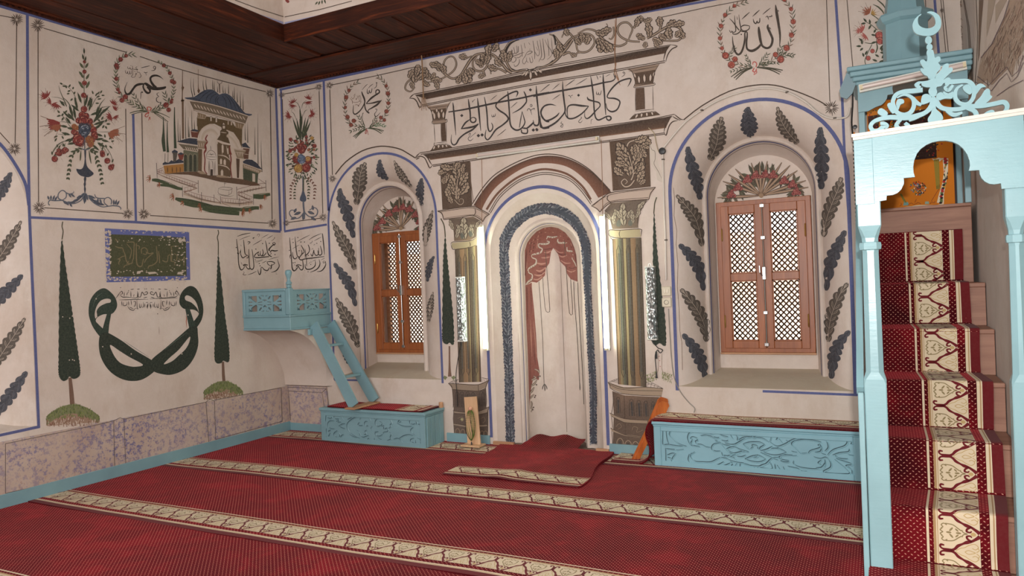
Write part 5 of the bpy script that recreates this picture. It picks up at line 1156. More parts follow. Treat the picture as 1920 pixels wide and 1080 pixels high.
q.V("762 425 3 720 390 14 670 372 24 620 378 28 590 405 26 595 450 28 635 510 34 665 535 36;796 520 18 775 538 34 700 550 40 620 545 44 575 520 44 530 485 34 505 480 20;505 480 14 490 520 20 510 570 24 545 605 30 580 600 22 578 560 30 545 525 26;500 485 20 440 490 32 390 510 30 350 560 28 310 615 32 270 622 26 248 590 18 245 540 9 278 458 3", INK, 2)
q.V("465 268 5 520 255 9 578 241 5;600 305 4 640 300 9 658 270 9 650 248 8 632 252 7 632 278 6 655 275 5;500 325 5 510 330 8 530 335 8 550 325 5;525 340 3 535 370 5;455 690 4 460 640 7 462 600 8 485 592 10;470 605 8 488 600 8;705 600 4 675 620 8 690 645 8 700 655 6 670 680 9 680 725 10 740 742 4", INK)
q.V("280 250 4 285 275 6 300 280 6 315 265 5 318 285 6 345 285 7 345 240 4;345 285 5 380 290 7 420 295 7 390 270 6 410 250 4;250 300 4 255 335 6 275 340 6 280 315 5 285 345 6 305 350 6 308 310 5 312 345 6 330 350 5 330 300 4;350 295 5 348 360 6 330 380 5 345 395 6 380 390 5 395 340 6 400 360 5;430 400 4 455 395 6 462 370 6 450 355 5 440 330 5 410 330 5", BRN).dot("378 318 410 315 325 240", 5); q.done()
# mosque view
q = Paint('painted_mosque_view', wall_left, 'L', 'painted view of a domed mosque with minarets'); q.z(260, 130, 6.75)
for t in "660 100 684 350;692 110 708 330;815 130 826 270;850 100 862 260;935 130 940 260;955 150 960 270;998 210 1000 290;1065 200 1070 300;1093 230 1095 310;1136 180 1138 310;1210 220 1212 380;1190 270 1195 360;1245 290 1250 420;1285 270 1290 480;1320 310 1322 520;592 460 596 880;626 600 628 860;672 510 676 790;704 640 706 780;497 620 502 920;524 700 526 900;1345 700 1350 900;1378 670 1380 930;1470 730 1472 1080;1508 560 1512 1300;1550 900 1560 1300;740 600 742 720;640 720 642 860".split(';'): v = t.split(); q.V('%s %s 1.5 %s %f 7 %s %s 11' % (v[0], v[1], v[0], (float(v[1])+float(v[3]))/2, v[2], v[3]), srgb(66, 62, 46), 0)
q.V("553 5 8 552 200 12 556 230 34 552 270 14 550 370 14 555 400 46 555 430 24 560 880 26;752 0 5 753 230 8 757 265 34 758 300 14", BR2).V("310 600 6 313 780 22 310 900 44 325 1040 34;360 670 6 360 900 20 368 1050 32;452 480 10 452 700 20 462 1000 34", srgb(52, 66, 48))
q.V("1020 185 12 1025 300 8", BRN).S("1000 140 995 165 1020 185 1050 170 1050 145", 5, BRN)
q.P("580 358 700 350 770 300 840 262 920 255 980 285 1020 320 1060 305 1120 310 1180 350 1240 420 1300 500 1350 555 1435 568 1390 590 1250 545 1050 480 850 420 680 385 620 380", SLT, 2, 1)
for t in "700 355 780 310 850 268;760 395 830 320 920 262;850 410 870 340 960 280;900 425 920 350 1000 300;980 460 970 380 1010 330;1040 480 990 400 1020 350;1110 490 1100 400 1050 330;1180 510 1150 400 1090 320;1240 530 1200 430 1130 330;1290 550 1250 460 1190 370;1340 565 1300 510 1250 440;600 365 700 370 780 395;640 380 900 430;900 430 1200 520;1200 520 1400 585".split(';'): q.S(t, 9, srgb(38, 44, 58), 't', 2)
q.P("640 395 760 410 1000 460 1250 540 1380 590 1350 680 1330 690 1200 640 1000 580 800 535 700 520", srgb(120, 104, 86), 0, 1)
q.V("630 398 12 780 415 12 1000 465 12 1250 545 12 1385 592 12;690 512 10 820 540 12 1000 588 12 1180 640 12 1345 690 10", CRW, 2)
for i in range(16): x = 700+i*41; y = 430+i*.255*41; q.V('%f %f 5 %f %f 14 %f %f 5' % (x, y+8, x+14, y+32, x+34, y+58), CRW, 2, 2)
q.V("650 405 4 680 470 5 700 515 4;1380 595 4 1352 660 5 1345 690 4;690 520 4 900 570 4 1330 698 4", BRN)
q.P("735 610 830 590 1180 660 1215 720 1310 760 1305 1010 1270 900 1200 800 1100 760 1040 730 960 690 900 690 820 730 770 790 750 840", srgb(98, 78, 48), 0, 0); q.P("745 545 830 570 855 580 840 630 740 620;1215 665 1335 690 1310 760 1225 740", srgb(140, 118, 92), 0, 1)
q.S("730 540 760 600;855 575 840 625;740 612 840 628;780 560 780 610;810 565 805 620;1215 670 1230 730;1340 690 1310 750;1260 680 1265 740;1290 690 1290 740", 5, CRW)
q.P("905 605 922 602 922 655 905 655;972 615 990 615 990 670 972 670;1125 655 1136 658 1136 700 1125 700;1165 662 1180 665 1180 708 1165 708", CRW, 0, 2); q.S("898 660 898 608 915 596 930 610 930 655;965 670 965 620 982 606 998 620 998 672", 4, INK)
q.P("1040 690 1070 655 1105 690 1105 760 1135 790 1130 860 1155 940 1100 930 1040 905 990 890 1030 830 1030 780 1050 760", srgb(88, 70, 46), 0, 1); q.P("1060 700 1072 675 1090 700;1062 715 1090 715 1090 750 1062 750", CRW, 0, 2); q.S("1035 795 1110 805;985 895 1060 920 1160 945;1000 915 1060 940 1150 960", 10, CRW)
q.V("765 880 10 770 820 14 800 760 16 860 715 16 920 700 16 980 730 14 1030 780 12;830 890 6 850 830 10 890 795 12 940 795 12 990 850 10;1110 770 12 1170 810 14 1230 880 16 1280 960 16 1300 1010 12;1110 850 8 1160 880 10 1210 940 10 1240 1010 8", CRW, 2); q.V("800 890 24 815 830 30 850 785 32 910 765 32 960 785 26 1000 830 16;1115 830 22 1180 880 28 1230 950 26 1260 1000 18", srgb(196, 178, 160), 1)
q.V("870 830 12 845 880 16 865 920 18 835 970 16 850 1020 16 830 1060 12;1150 970 8 1160 1040 10 1175 1080 10", srgb(122, 48, 40), 2)
q.P("735 895 850 900 880 915 850 940 855 990 840 1010 750 1000 745 930;1200 1010 1360 1020 1350 1050 1310 1080 1230 1080 1210 1040", srgb(150, 130, 108), 0, 1); q.S("730 898 870 912;745 1000 845 1012;760 930 770 990;790 930 800 990;820 930 825 990;1200 1012 1350 1030;1220 1050 1330 1060", 8, CRW)
q.P("480 915 560 890 640 870 740 880 745 970 620 955", NAV, 0, 1); q.P("495 940 745 975 748 1080 600 1080 565 1010 520 960", srgb(108, 96, 78), 0, 0); q.V("480 925 10 745 965 12;540 1010 8 745 1045 10", CRW, 2)
for i in range(6): q.V('%f %f 4 %f %f 11 %f %f 4' % (590+i*27, 980+i*3, 600+i*27, 1000+i*3, 612+i*27, 1022+i*3), CRW, 2, 2)
q.P("655 775 700 760 760 780 745 870 670 860", srgb(110, 62, 48), 0, 0); q.P("655 775 700 755 765 775 740 790", NAV, 0, 1); q.S("655 785 745 795;670 860 740 870", 7, CRW); q.P("1310 945 1350 925 1410 1000 1310 980", NAV, 0, 1); q.P("1320 1000 1400 1005 1390 1080 1320 1080", srgb(110, 70, 52), 0, 0); q.S("1310 990 1410 1005", 7, CRW)
q.P("1000 920 1040 930 1160 960 1170 1080 1000 1080", srgb(104, 84, 56), 0, 0); q.P("755 1010 790 1015 785 1080 755 1080", srgb(76, 60, 44), 0, 0); q.S("1055 980 1055 1080;1110 970 1125 1080", 8, CRW)
q.z(250, 270, 6.75)   # lower half
q.P("632 80 820 90 820 350 640 350", srgb(104, 104, 84), 0, 0); q.P("820 60 890 70 880 350 820 340;1060 0 1180 10 1240 300 1230 420 1070 390", srgb(100, 80, 58), 0, 0)
for x in (660, 725, 780): q.P('%f 150 %f 130 %f 150 %f 350 %f 350' % (x-20, x, x+16, x+14, x-18), srgb(56, 60, 48), 0, 1); q.S('%f 350 %f 150 %f 128 %f 150 %f 200' % (x-24, x-24, x, x+22, x+24), 5, srgb(150, 140, 118))
q.P("870 60 905 60 890 350 865 340;1220 30 1290 60 1300 200 1300 430 1235 420", CRW, 0, 1); q.V("905 10 14 920 60 16 895 110 14 905 200 14 900 330 14 935 380 8;1215 20 12 1225 120 14 1235 200 16 1228 300 14 1245 430 12", srgb(122, 48, 40), 2)
q.S("1070 140 1160 155 1225 210;1070 265 1170 285 1220 330", 14, CRW).P("1105 345 1120 320 1135 345 1135 400 1105 400;1115 20 1130 0 1140 30 1140 110 1118 110;1095 200 1108 180 1120 200 1120 255 1095 255;1140 210 1155 190 1170 215 1168 270 1140 260;1185 60 1200 50 1205 130 1188 120", CRW, 0, 2)
q.S("925 180 930 120 975 80 1030 110 1050 180;925 180 980 200 1050 195;975 20 980 80;960 210 965 390;950 210 955 390;1020 220 1018 400;1035 215 1030 400;985 225 1000 225 1000 310;930 160 1040 165;940 130 1030 130;965 110 985 140 1010 120", 5, BRN).P("975 320 1005 320 1005 400 972 400", srgb(60, 46, 40), 0, 1)
q.P("1300 180 1345 190 1335 430 1310 430", srgb(84, 62, 46), 0, 1); q.P("1345 190 1385 190 1385 440 1340 440", CRW, 0, 1); q.P("1270 60 1400 70 1390 190 1310 180", srgb(150, 130, 108), 0, 1); q.S("1265 65 1410 80;1300 180 1400 190;1310 100 1330 160;1350 100 1345 160;1375 100 1380 160;1290 430 1390 445", 8, CRW)
q.P("1385 220 1430 195 1500 200 1560 240 1600 290 1635 325 1500 290 1390 245", NAV, 0, 1); q.P("1385 260 1600 340 1580 380 1570 500 1390 465", srgb(72, 80, 60), 0, 0); q.P("1385 250 1630 335 1590 375 1390 305", srgb(150, 130, 108), 0, 1); q.V("1388 245 7 1500 285 8 1625 335 7", CRW); q.P("1505 370 1540 380 1540 480 1505 475", CRW, 0, 1)
for i in range(8): q.V('%f %f 4 %f %f 9 %f %f 4' % (1400+i*24, 265+i*9, 1408+i*24, 282+i*9, 1418+i*24, 300+i*9), CRW, 2, 2)
for x in (1410, 1435, 1462): q.S('%f 320 %f 460' % (x, x), 7, srgb(44, 50, 40))
q.P("1370 0 1420 0 1480 50 1380 40", NAV, 0, 1); q.P("1390 90 1460 100 1455 190 1395 190;1400 55 1470 60 1465 95 1400 90", srgb(104, 70, 54), 0, 0); q.S("1385 45 1485 62;1390 125 1460 135", 7, CRW)
q.P("380 275 635 250 640 350 400 380", srgb(166, 116, 56), 0, 0); q.P("370 245 400 225 440 240 480 205 520 225 570 190 635 215 635 240 500 255 370 265", NAV, 0, 1); q.S("370 268 500 255 632 240", 10, CRW)
for x in (430, 490, 545, 590): q.S('%f 290 %f 365' % (x, x+2), 12, srgb(96, 62, 34))
q.P("485 100 520 75 560 100 555 130 540 220 505 225 500 130", srgb(84, 78, 70), 0, 0); q.P("560 130 600 110 640 130 625 200 585 210", srgb(120, 56, 46), 0, 0); q.P("485 95 520 70 562 95 560 110 488 108;560 125 600 105 640 125 600 140", NAV, 0, 1)
q.P("400 378 640 352 830 350 920 370 940 395 1080 400 1230 425 1400 450 1560 490 1610 525 1500 530 1300 505 1100 480 900 430 700 390", srgb(96, 72, 54), 0, 0); q.P("800 350 880 345 930 385 850 380;1060 390 1150 400 1230 430 1100 425 1045 415", srgb(160, 138, 116), 0, 1)
q.V("400 120 5 395 240 6;437 110 5 435 240 6", GRN)
FN = srgb(116, 70, 60)
q.S("300 330 380 295;300 350 380 330;380 345 410 375 640 440 820 500;300 370 400 420 600 490 800 555;310 355 400 385 640 480 780 530;640 560 810 500;640 610 810 560;630 600 740 590;640 610 850 690 1025 730 1100 740;700 600 860 650 1020 680;1110 680 1340 705 1500 740;1110 730 1340 750 1510 725;1340 710 1500 685;1310 575 1580 505 1680 500;1310 620 1470 580 1680 545;1320 640 1500 715;1330 600 1510 675;1580 440 1670 500;1030 680 1100 740;1110 690 1130 750 1230 790", 4.5, FN, 'c')
q.S("290 240 300 430;618 530 622 670;818 460 822 620;860 610 860 750;1018 640 1022 740;1100 660 1100 760;1340 680 1342 790;1305 540 1312 700;1515 630 1520 770;1673 460 1678 600", 5, INK, 'c')
for a, b, n in (((420, 395), (810, 515), 12), ((700, 615), (1010, 700), 9), ((1130, 690), (1490, 740), 11), ((1330, 600), (1660, 520), 9), ((1340, 620), (1500, 690), 5), ((650, 570), (800, 520), 4), ((310, 335), (380, 310), 3)):
    for i in range(n): x, y = lerp(a[0], b[0], i/n), lerp(a[1], b[1], i/n); q.S('%f %f %f %f' % (x, y, x, y+42), 3.5, FN, 'c', 2, 0)
q.P("310 380 400 425 600 500 800 565 820 560 640 620 630 640 850 720 1100 760 1340 780 1510 760 1515 730 1340 752 1100 745 860 705 640 625 640 600 800 555 600 490 400 415 300 370", srgb(186, 164, 146), 0, 0)
q.S("300 375 600 495 800 560;640 620 850 700 1100 745;1110 735 1340 755 1510 728;1320 645 1480 715;1330 625 1470 590 1670 550", 9, srgb(110, 96, 76), 't', 1)
q.S("1070 565 1130 545 1250 560 1200 585 1070 565;1075 570 1080 630 1200 650 1205 590;1245 565 1240 620 1200 650;1060 640 1200 665 1270 650;1150 540 1155 490 1170 480;1140 500 1180 500", 5, BRN)
LG = srgb(66, 78, 52)
q.V("235 455 30 300 460 46 360 480 36 450 510 26;340 520 30 450 525 42 560 560 40 620 570 30;530 690 30 600 710 56 720 730 60 850 750 40 1000 790 36;640 755 34 760 780 44 880 790 40 1100 810 46 1340 830 44;870 820 30 1000 845 52 1200 865 60 1340 880 50;1340 830 44 1450 830 50 1530 810 44 1590 810 40;1520 650 36 1620 660 40 1730 635 34;1520 680 20 1600 685 26 1660 680 22", LG, 0)
q.S("250 440 400 470 600 560;540 680 700 710 900 760 1340 815;650 745 900 775 1200 800;880 815 1100 840 1330 855;900 860 1340 900", 6, srgb(40, 46, 32)).S("1350 835 1400 800 1520 790;1520 640 1730 620", 10, srgb(110, 110, 80))
for x, y in ((215, 440), (335, 520), (510, 670), (630, 750), (850, 780), (860, 830), (1380, 850), (1370, 890), (1600, 800), (1460, 850), (1650, 680)):
    for k in range(6): a = math.radians(100+k*32+q.rnd.uniform(-10, 10)) if x < 1300 else math.radians(80-k*30); r = 58 if x in (215, 510) else 40; q.strokeP([(x, y), (x+r*.6*math.cos(a), y-r*.7*math.sin(a)-8), (x+r*math.cos(a), y-r*.8*math.sin(a)+6)], [9, 8, 4], srgb(160, 74, 50) if k % 2 else srgb(120, 90, 50), 1, 3)
q.done()
# green inscription panel
q = Paint('painted_inscription_panel', wall_left, 'L', 'flaking dark green inscription panel with blue edge'); q.z(140, 420, 7.2)
q.P("405 58 1000 90 1545 108 1560 755 1000 775 430 788 415 400", srgb(92, 100, 158)); q.P("465 138 1000 155 1500 185 1510 700 1000 708 480 712", srgb(66, 70, 42), 0, 1)
rn = q.rnd; FLK = srgb(196, 180, 164)
for k in range(330):
    t = rn.random()
    if t < .38: x, y = rn.choice(((410, 60+rn.random()*700), (455, 90+rn.random()*640)))[0]+rn.uniform(-8, 30), rn.uniform(90, 770)
    elif t < .58: x, y = rn.uniform(430, 1540), rn.uniform(715, 775)
    elif t < .70: x, y = rn.uniform(450, 1540), rn.uniform(85, 130)
    elif t < .86: x, y = rn.gauss(1420, 90), rn.uniform(170, 700)
    else: x, y = rn.uniform(550, 1500), rn.choice((rn.gauss(230, 30), rn.gauss(650, 22)))
    if not (412 < x < 1545 and 70 < y < 775): continue
    r = rn.uniform(3, 11)*(1.4 if t < .6 else 1); P = [(x+r*rn.uniform(.5, 1.5)*math.cos(a*PI/3)*1.3, y+r*rn.uniform(.5, 1.3)*math.sin(a*PI/3)) for a in range(6)]; q.poly(P, FLK, 3)
q.P("1240 160 1300 160 1290 185 1245 180;1400 185 1440 210 1480 185 1500 240 1450 235 1420 260 1395 235;840 640 900 630 880 670 835 675;980 650 1080 645 1120 665 1000 680;1390 650 1480 640 1440 680 1380 680", FLK, 0, 3)
IC = srgb(122, 108, 78)
q.V("545 200 14 575 230 16 585 245 8;545 300 8 590 320 16 640 325 14 660 370 12 680 420 14 690 480 14 720 530 14 770 530 14 780 480 12;700 250 10 790 245 14 800 300 14 790 480 14;700 270 10 760 340 10 760 400 12 740 470 14;830 260 12 830 400 16 835 520 16 860 570 16 900 570 14 915 520 12 925 470 12;830 290 10 870 300 12 865 340 10;900 400 12 900 340 14 945 320 12 980 360 12 960 410 12 920 400 10;960 380 14 1010 400 14 1060 390 12 1000 440 12 960 480 12 940 520 12;1100 300 10 1110 400 14 1110 500 14 1060 550 14 1000 570 14 990 600 10;1130 370 12 1140 450 14 1145 530 12;1180 490 12 1220 510 14 1250 500 12 1260 430 12 1290 420 10 1300 500 12 1340 510 12 1350 560 12;1300 300 12 1310 400 14 1305 500 12;1310 300 10 1400 300 12;1340 400 10 1380 430 12 1370 500 14;1400 470 12 1450 490 14 1480 440 12 1470 560 14;580 470 14 610 480 16 590 530 12 600 550 10;660 590 12 680 560 12 740 545 10;580 480 10 640 440 12 690 430 10;730 500 10 700 540 12", IC, 2)
q.done()
# great double letter
q = Paint('painted_double_letter', wall_left, 'L', 'huge mirrored dark green calligraphic letter pair'); q.z(150, 520, 5.4)
DG1, DG2 = srgb(38, 56, 46), srgb(30, 44, 33)
def PH(loops, col):
    Ls = []
    for t in loops: v = [float(a) for a in t.split()]; Ls.append(catmull([(v[i], v[i+1]) for i in range(0, len(v), 2)], True, 4))
    tri = tessellate_polygon([[Vector((p[0], p[1], 0)) for p in L] for L in Ls]); fl = [p for L in Ls for p in L]; n0 = len(q.m.f); q.k += 1; q.m.add([q.pt(p[0], p[1], 1) for p in fl], [tuple(t) for t in tri]); q.m.c[n0:] = [col]*len(tri)
PH(["240 110 310 150 360 215 375 290 345 350 310 372 240 374 180 402 158 440 190 480 232 522 240 560 208 602 150 535 110 460 86 360 100 240 160 150", "303 222 262 216 205 240 165 300 148 370 156 418 172 385 168 340 200 295 262 264 302 256 312 240"], DG1)
q.P("315 366 272 368 250 440 228 520 222 580 285 580 295 480", DG1, 0, 1)
PH(["200 590 245 560 290 565 420 640 560 740 720 835 775 890 760 945 640 1030 520 1050 400 1020 290 940 215 820 190 700", "303 684 400 745 500 808 636 884 560 905 480 895 400 860 340 785"], DG2)
PH(["1120 87 1060 115 1015 180 1005 260 1040 312 1090 325 1150 328 1190 350 1200 378 1155 440 1105 500 1105 535 1150 545 1180 510 1230 430 1248 330 1230 220 1180 120", "1062 197 1085 182 1130 202 1170 245 1192 300 1200 352 1180 308 1130 258 1082 238 1064 225"], DG2)
q.P("1064 318 1110 318 1150 440 1185 525 1110 540 1085 420", DG1, 0, 1)
PH(["1180 500 1110 508 1000 600 860 720 735 822 710 880 740 948 830 980 930 985 1060 930 1150 820 1195 690 1192 570", "1108 602 1104 660 1066 728 1000 790 930 850 848 880 900 820 1000 732"], DG2)
q.S("440 640 560 720 700 810;860 730 960 650 1080 555;130 300 160 210 220 160", 5, srgb(96, 112, 100)); q.dot("162 218 168 398 228 702 517 776 1092 382 1030 775", 7, CRW, 3)
q.S("1072 390 1078 420 1074 450 1080 510", 7, srgb(168, 92, 60)); q.S("798 500 800 580", 4, BR2); q.dot("785 370", 5); q.done()
q = Paint('painted_small_inscription', wall_left, 'L', 'fine black mirrored inscription between the two letter heads'); q.z(150, 520, 5.4)
q.S("395 228 500 226 690 222;705 218 850 212 985 210;360 215 385 180 405 150;1010 190 990 155 970 125", 7, INK)
for mx in (0, 1):
    f = (lambda t: ';'.join(' '.join(str(1394-float(v)) if i % 2 == 0 else v for i, v in enumerate(l.split())) for l in t.split(';'))) if mx else (lambda t: t)
    q.S(f("400 160 420 140 430 165 405 170;400 175 430 200 470 200 520 205;445 195 448 150;470 185 480 150;515 205 512 140;520 205 575 205 580 140;585 225 588 150;540 185 545 195;580 190 610 200 625 150 640 165 655 190;650 160 670 145 685 160 665 175 645 170;575 120 605 118;510 125 545 118;640 210 680 200;420 240 425 290;440 250 438 285 470 280 475 250;490 240 492 285;515 230 520 280;480 290 500 320 540 335 555 310;495 300 540 320;535 250 560 245 555 290 540 290;575 225 578 315 590 315;600 265 602 305 615 300 618 270;622 300 640 300 640 250;655 305 655 265;675 310 680 270;680 320 690 260", ), 7, INK)
    q.dot(f("410 105 655 118 672 117 490 135 487 150 545 178 670 255 682 255 565 315"), 4.5, INK)
q.done()
# cypresses
def cypress(wall, surf, T, tip, crown, trunk, mound, label, sc=1, seed=1):
    q = Paint('painted_cypress', wall, surf, label); q.z(*T); q.rnd = random.Random(seed)
    q.S(tip, 5*sc, srgb(70, 66, 44), 'c'); v = [float(a) for a in crown.split()]; C = [(v[i], v[i+1]) for i in range(0, len(v), 2)]; CC = catmull(C, True, 10); J = []
    for i, p in enumerate(CC):
        a = CC[i-1]; b = CC[(i+1) % len(CC)]; dx, dy = b[0]-a[0], b[1]-a[1]; l = math.hypot(dx, dy) or 1; h = (2.2 if i % 2 else -.6)*sc; J.append((p[0]+dy/l*h, p[1]-dx/l*h))
    q.poly(J, DGN, 1)
    if trunk: q.V(trunk, srgb(116, 88, 72), 0)
    if mound:
        v = [float(a) for a in mound.split()]; P = [(v[i], v[i+1]) for i in range(0, len(v), 2)]; 
        x0, x1 = min(p[0] for p in P), max(p[0] for p in P); y0, y1 = min(p[1] for p in P), max(p[1] for p in P)
        s_ = [(x0+(x1-x0)*k/12, y0+(y1-y0)*(.55*(2*k/12-1)**2)) for k in range(13)]; q.poly(s_+[(p[0], p[1]+(y1-y0)*.42) for p in s_[::-1]], srgb(122, 126, 88), 0); q.poly([(p[0], p[1]+(y1-y0)*.42) for p in s_]+[(s_[-1][0]-8, y1-(y1-y0)*.18), (s_[0][0]+8, y1)], srgb(160, 130, 110), 0)
        for k in range(560):
            x, y = q.rnd.uniform(x0, x1), q.rnd.uniform(y0, y1); t = (x-x0)/(x1-x0); top = y0+(y1-y0)*(.55*(2*t-1)**2) 
            if y < top: continue
            lo = (y-y0)/(y1-y0); c = q.rnd.choice((srgb(104, 116, 62), srgb(86, 98, 54), srgb(126, 136, 78))) if lo < .55+.2*abs(2*t-1) else q.rnd.choice((srgb(128, 90, 72), srgb(150, 118, 96), CRW)); r = 4.2*sc
            q.strokeP([(x, y+r), (x+q.rnd.uniform(-1, 1)*r*.5, y), (x+q.rnd.uniform(-1, 1)*r, y-r*1.6)], [r*.9, r*.9, r*.3], c, 0, 0)
    return q
q = cypress(wall_left, 'L', (70, 410, 2.7), "128 15 124 40 130 65 124 105", "123 105 112 280 108 480 106 700 107 790 128 822 152 815 162 800 180 812 205 805 218 780 210 700 190 560 170 420 145 250", "165 805 16 172 880 22 178 960 26 180 1040 46", "45 950 190 940 315 960 310 1020 180 1030 60 1050", 'painted dark cypress, nearer the recess'); q.dot("127 497 163 504 176 493 161 716 177 714 186 718", 3.4, CRW, 3); q.done()
q = cypress(wall_left, 'L', (370, 420, 3.176), "122 35 126 55 118 80 124 110 124 180", "124 175 116 280 112 420 104 640 100 790 112 828 140 830 155 815 180 825 192 800 186 690 165 540 140 300", "152 820 14 155 900 18 160 960 22 160 1010 50", "38 940 160 935 272 945 268 1010 150 1030 45 1045", 'painted dark cypress beside the balcony', 1.1, 3); q.done()
# corner calligraphy (left wall half)
CAL = 10.105
q = Paint('painted_calligraphy', wall_left, 'L', 'black brush calligraphy above the balcony, left of the corner'); q.z(430, 430, CAL)
q.V("145 135 6 260 95 16 400 70 8;180 205 3 280 160 9 390 122 5;135 185 10 145 300 16 165 450 18 170 600 16 185 700 18 215 765 22 255 755 16 290 700 12;215 290 5 220 320 6;265 195 8 280 330 16 290 440 16 310 480 14 350 500 12 350 540 14 320 540 10;150 440 18 165 470 14 195 440 8 210 400 10 215 480 14 250 540 20 290 520 16 330 500 12;215 375 6 205 440 8;365 375 8 370 500 14 375 640 14 385 740 18 360 750 20 330 730 14 300 680 14 270 690 18 265 670 12 300 665 14 345 680 18;425 375 8 445 500 14 460 640 14 460 720 16 430 760 20 395 740 16 380 700 10;345 240 14 375 235 14 390 250 12 350 285 8;440 300 4 530 250 12 615 200 5;600 172 3 680 125 9 745 92 4;705 180 3 770 145 9 818 115 4;680 215 8 705 330 16 720 430 16 750 490 22 800 520 16;625 380 10 640 440 14 620 500 20 590 490 14 575 450 10;585 410 8 580 480 12 550 500 14 540 460 12 550 430 14 500 460 10 470 500 10 480 530 16 560 535 22 750 515 16;470 520 8 500 470 10 560 420 8;700 440 12 650 500 18 610 490 12;770 440 16 800 400 22 860 410 24 918 400 14;760 410 24 750 380 26 790 330 20 830 295 18 868 280 14 850 250 12 820 265 12 840 300 14 860 300 8;795 445 12 775 485 8;905 565 6 930 640 12 942 700 16 900 770 22 850 800 16 790 815 6;735 580 3 830 545 9 935 522 4;705 620 10 790 610 18 860 640 14 780 690 10 730 660 14 715 630 10;800 660 12 790 730 22 775 755 12;760 720 10 720 780 22 660 765 18 620 720 12 600 730 12 590 820 20 570 860 18 545 810 12 535 760 5;615 640 3 660 620 9 705 598 4;485 610 3 560 590 7 635 570 4;490 630 3 560 610 7 630 585 4;345 862 4 430 835 12 510 795 6;260 800 5 280 820 6 255 855 10 290 865 10 325 858 5;440 175 12 455 160 14 480 152 5;525 130 4 530 100 7 560 90 8 570 110 6 545 150 4;795 220 4 830 195 7 855 165 5;850 150 8 862 170 6;455 160 6 460 190 5;480 555 8 500 595 5;220 630 8 240 670 6;675 830 7 690 815 5;875 850 4 905 850 4;880 820 5 890 835 4", srgb(50, 42, 36), 2)
q.dot("128 345 628 270 548 488 565 648 580 692 755 265 500 375 862 478", 11); q.done()
q = Paint('painted_calligraphy', wall_front, 'F', 'black brush calligraphy above the balcony, right of the corner'); q.z(430, 430, CAL)
q.V("1145 155 8 1160 350 16 1175 500 18 1185 650 18 1195 740 22 1225 785 26 1270 760 18 1310 700 12;1245 140 6 1260 300 16 1275 430 16 1290 500 14 1320 520 16 1310 550 12;1275 240 3 1400 170 10 1530 105 5;1510 200 6 1600 140 12 1745 78 6;1610 215 3 1680 180 9 1745 145 4;1765 80 14 1780 200 20 1795 350 16 1803 480 8;1725 310 8 1750 400 16 1755 460 16 1725 490 22 1690 470 16 1680 400 10;1690 350 6 1695 450 12 1670 490 18 1635 490 16 1610 440 12 1605 390 10 1590 460 16 1570 510 16 1545 460 8;1560 380 5 1590 360 7;1495 290 10 1520 360 16 1515 420 14 1470 480 20 1430 490 14;1360 300 10 1400 370 16 1420 430 14 1380 470 16 1340 520 16 1330 560 16 1370 580 22 1440 560 20 1600 540 20 1800 515 10;1435 370 6 1445 460 14 1440 540 12;1365 390 8 1380 440 14 1370 470 10;1160 480 20 1150 520 12 1160 560 6;1200 430 8 1205 500 14 1225 550 20 1260 555 16 1290 520 12;1200 370 4 1260 330 8 1330 295 4;1390 580 10 1400 660 16 1400 740 18 1370 770 20 1335 745 14 1305 690 14 1275 700 16 1275 680 12 1310 670 14 1370 690 18;1265 720 8 1275 770 8;1465 500 8 1465 620 12 1468 700 10;1440 660 8 1440 710 14 1470 755 22 1550 750 20 1620 700 18 1635 640 12 1625 590 6;1700 565 6 1720 640 14 1700 710 20 1640 770 18 1530 815 5;1815 600 6 1830 660 14 1800 730 20 1740 790 18 1660 800 6;1830 610 6 1790 640 10 1780 610 8 1805 600 6;1570 610 3 1610 590 7 1640 575 4;1740 580 3 1780 560 8 1810 545 4;1505 655 3 1540 620 7;1180 190 3 1220 180 6;1350 250 3 1380 235 6;1540 270 4 1570 240 7 1575 215 4;1520 270 3 1545 250 6;1600 300 5 1625 280 6;1235 660 6 1245 690 4;1425 770 5 1440 790 4;1565 640 4 1545 600 4;1560 575 3 1570 550 3", srgb(50, 42, 36), 2)
q.dot("1140 398 1325 405 1500 495 1495 803 1212 635 1245 630 1545 665 1300 155 1212 250 1660 265 1735 230 1425 240 1355 240", 10); q.done()
# dado outline
for nm, wl, sf, t in (('painted_dado_lines', wall_left, (0, .018, 1), "10 832 10 925;10 832 180 797 213 789;213 789 215 880;10 925 215 880;232 786 386 754;232 786 236 878;236 878 392 838;386 754 392 838;402 750 527 727;402 752 404 824;404 824 529 790;527 727 529 790;213 789 225 783 232 786;386 754 393 748 402 752"), ('painted_dado_lines', wall_front, (1, -.018, -1), "539 726 612 729 621 790;541 733 604 736 612 789;604 736 612 729;541 733 545 788")):
    q = Paint(nm, wl, sf, 'thin dark outlines of mock panels on the dado'); q.S(t, 1.0, srgb(86, 74, 70), 'c', 1, 0); q.done()
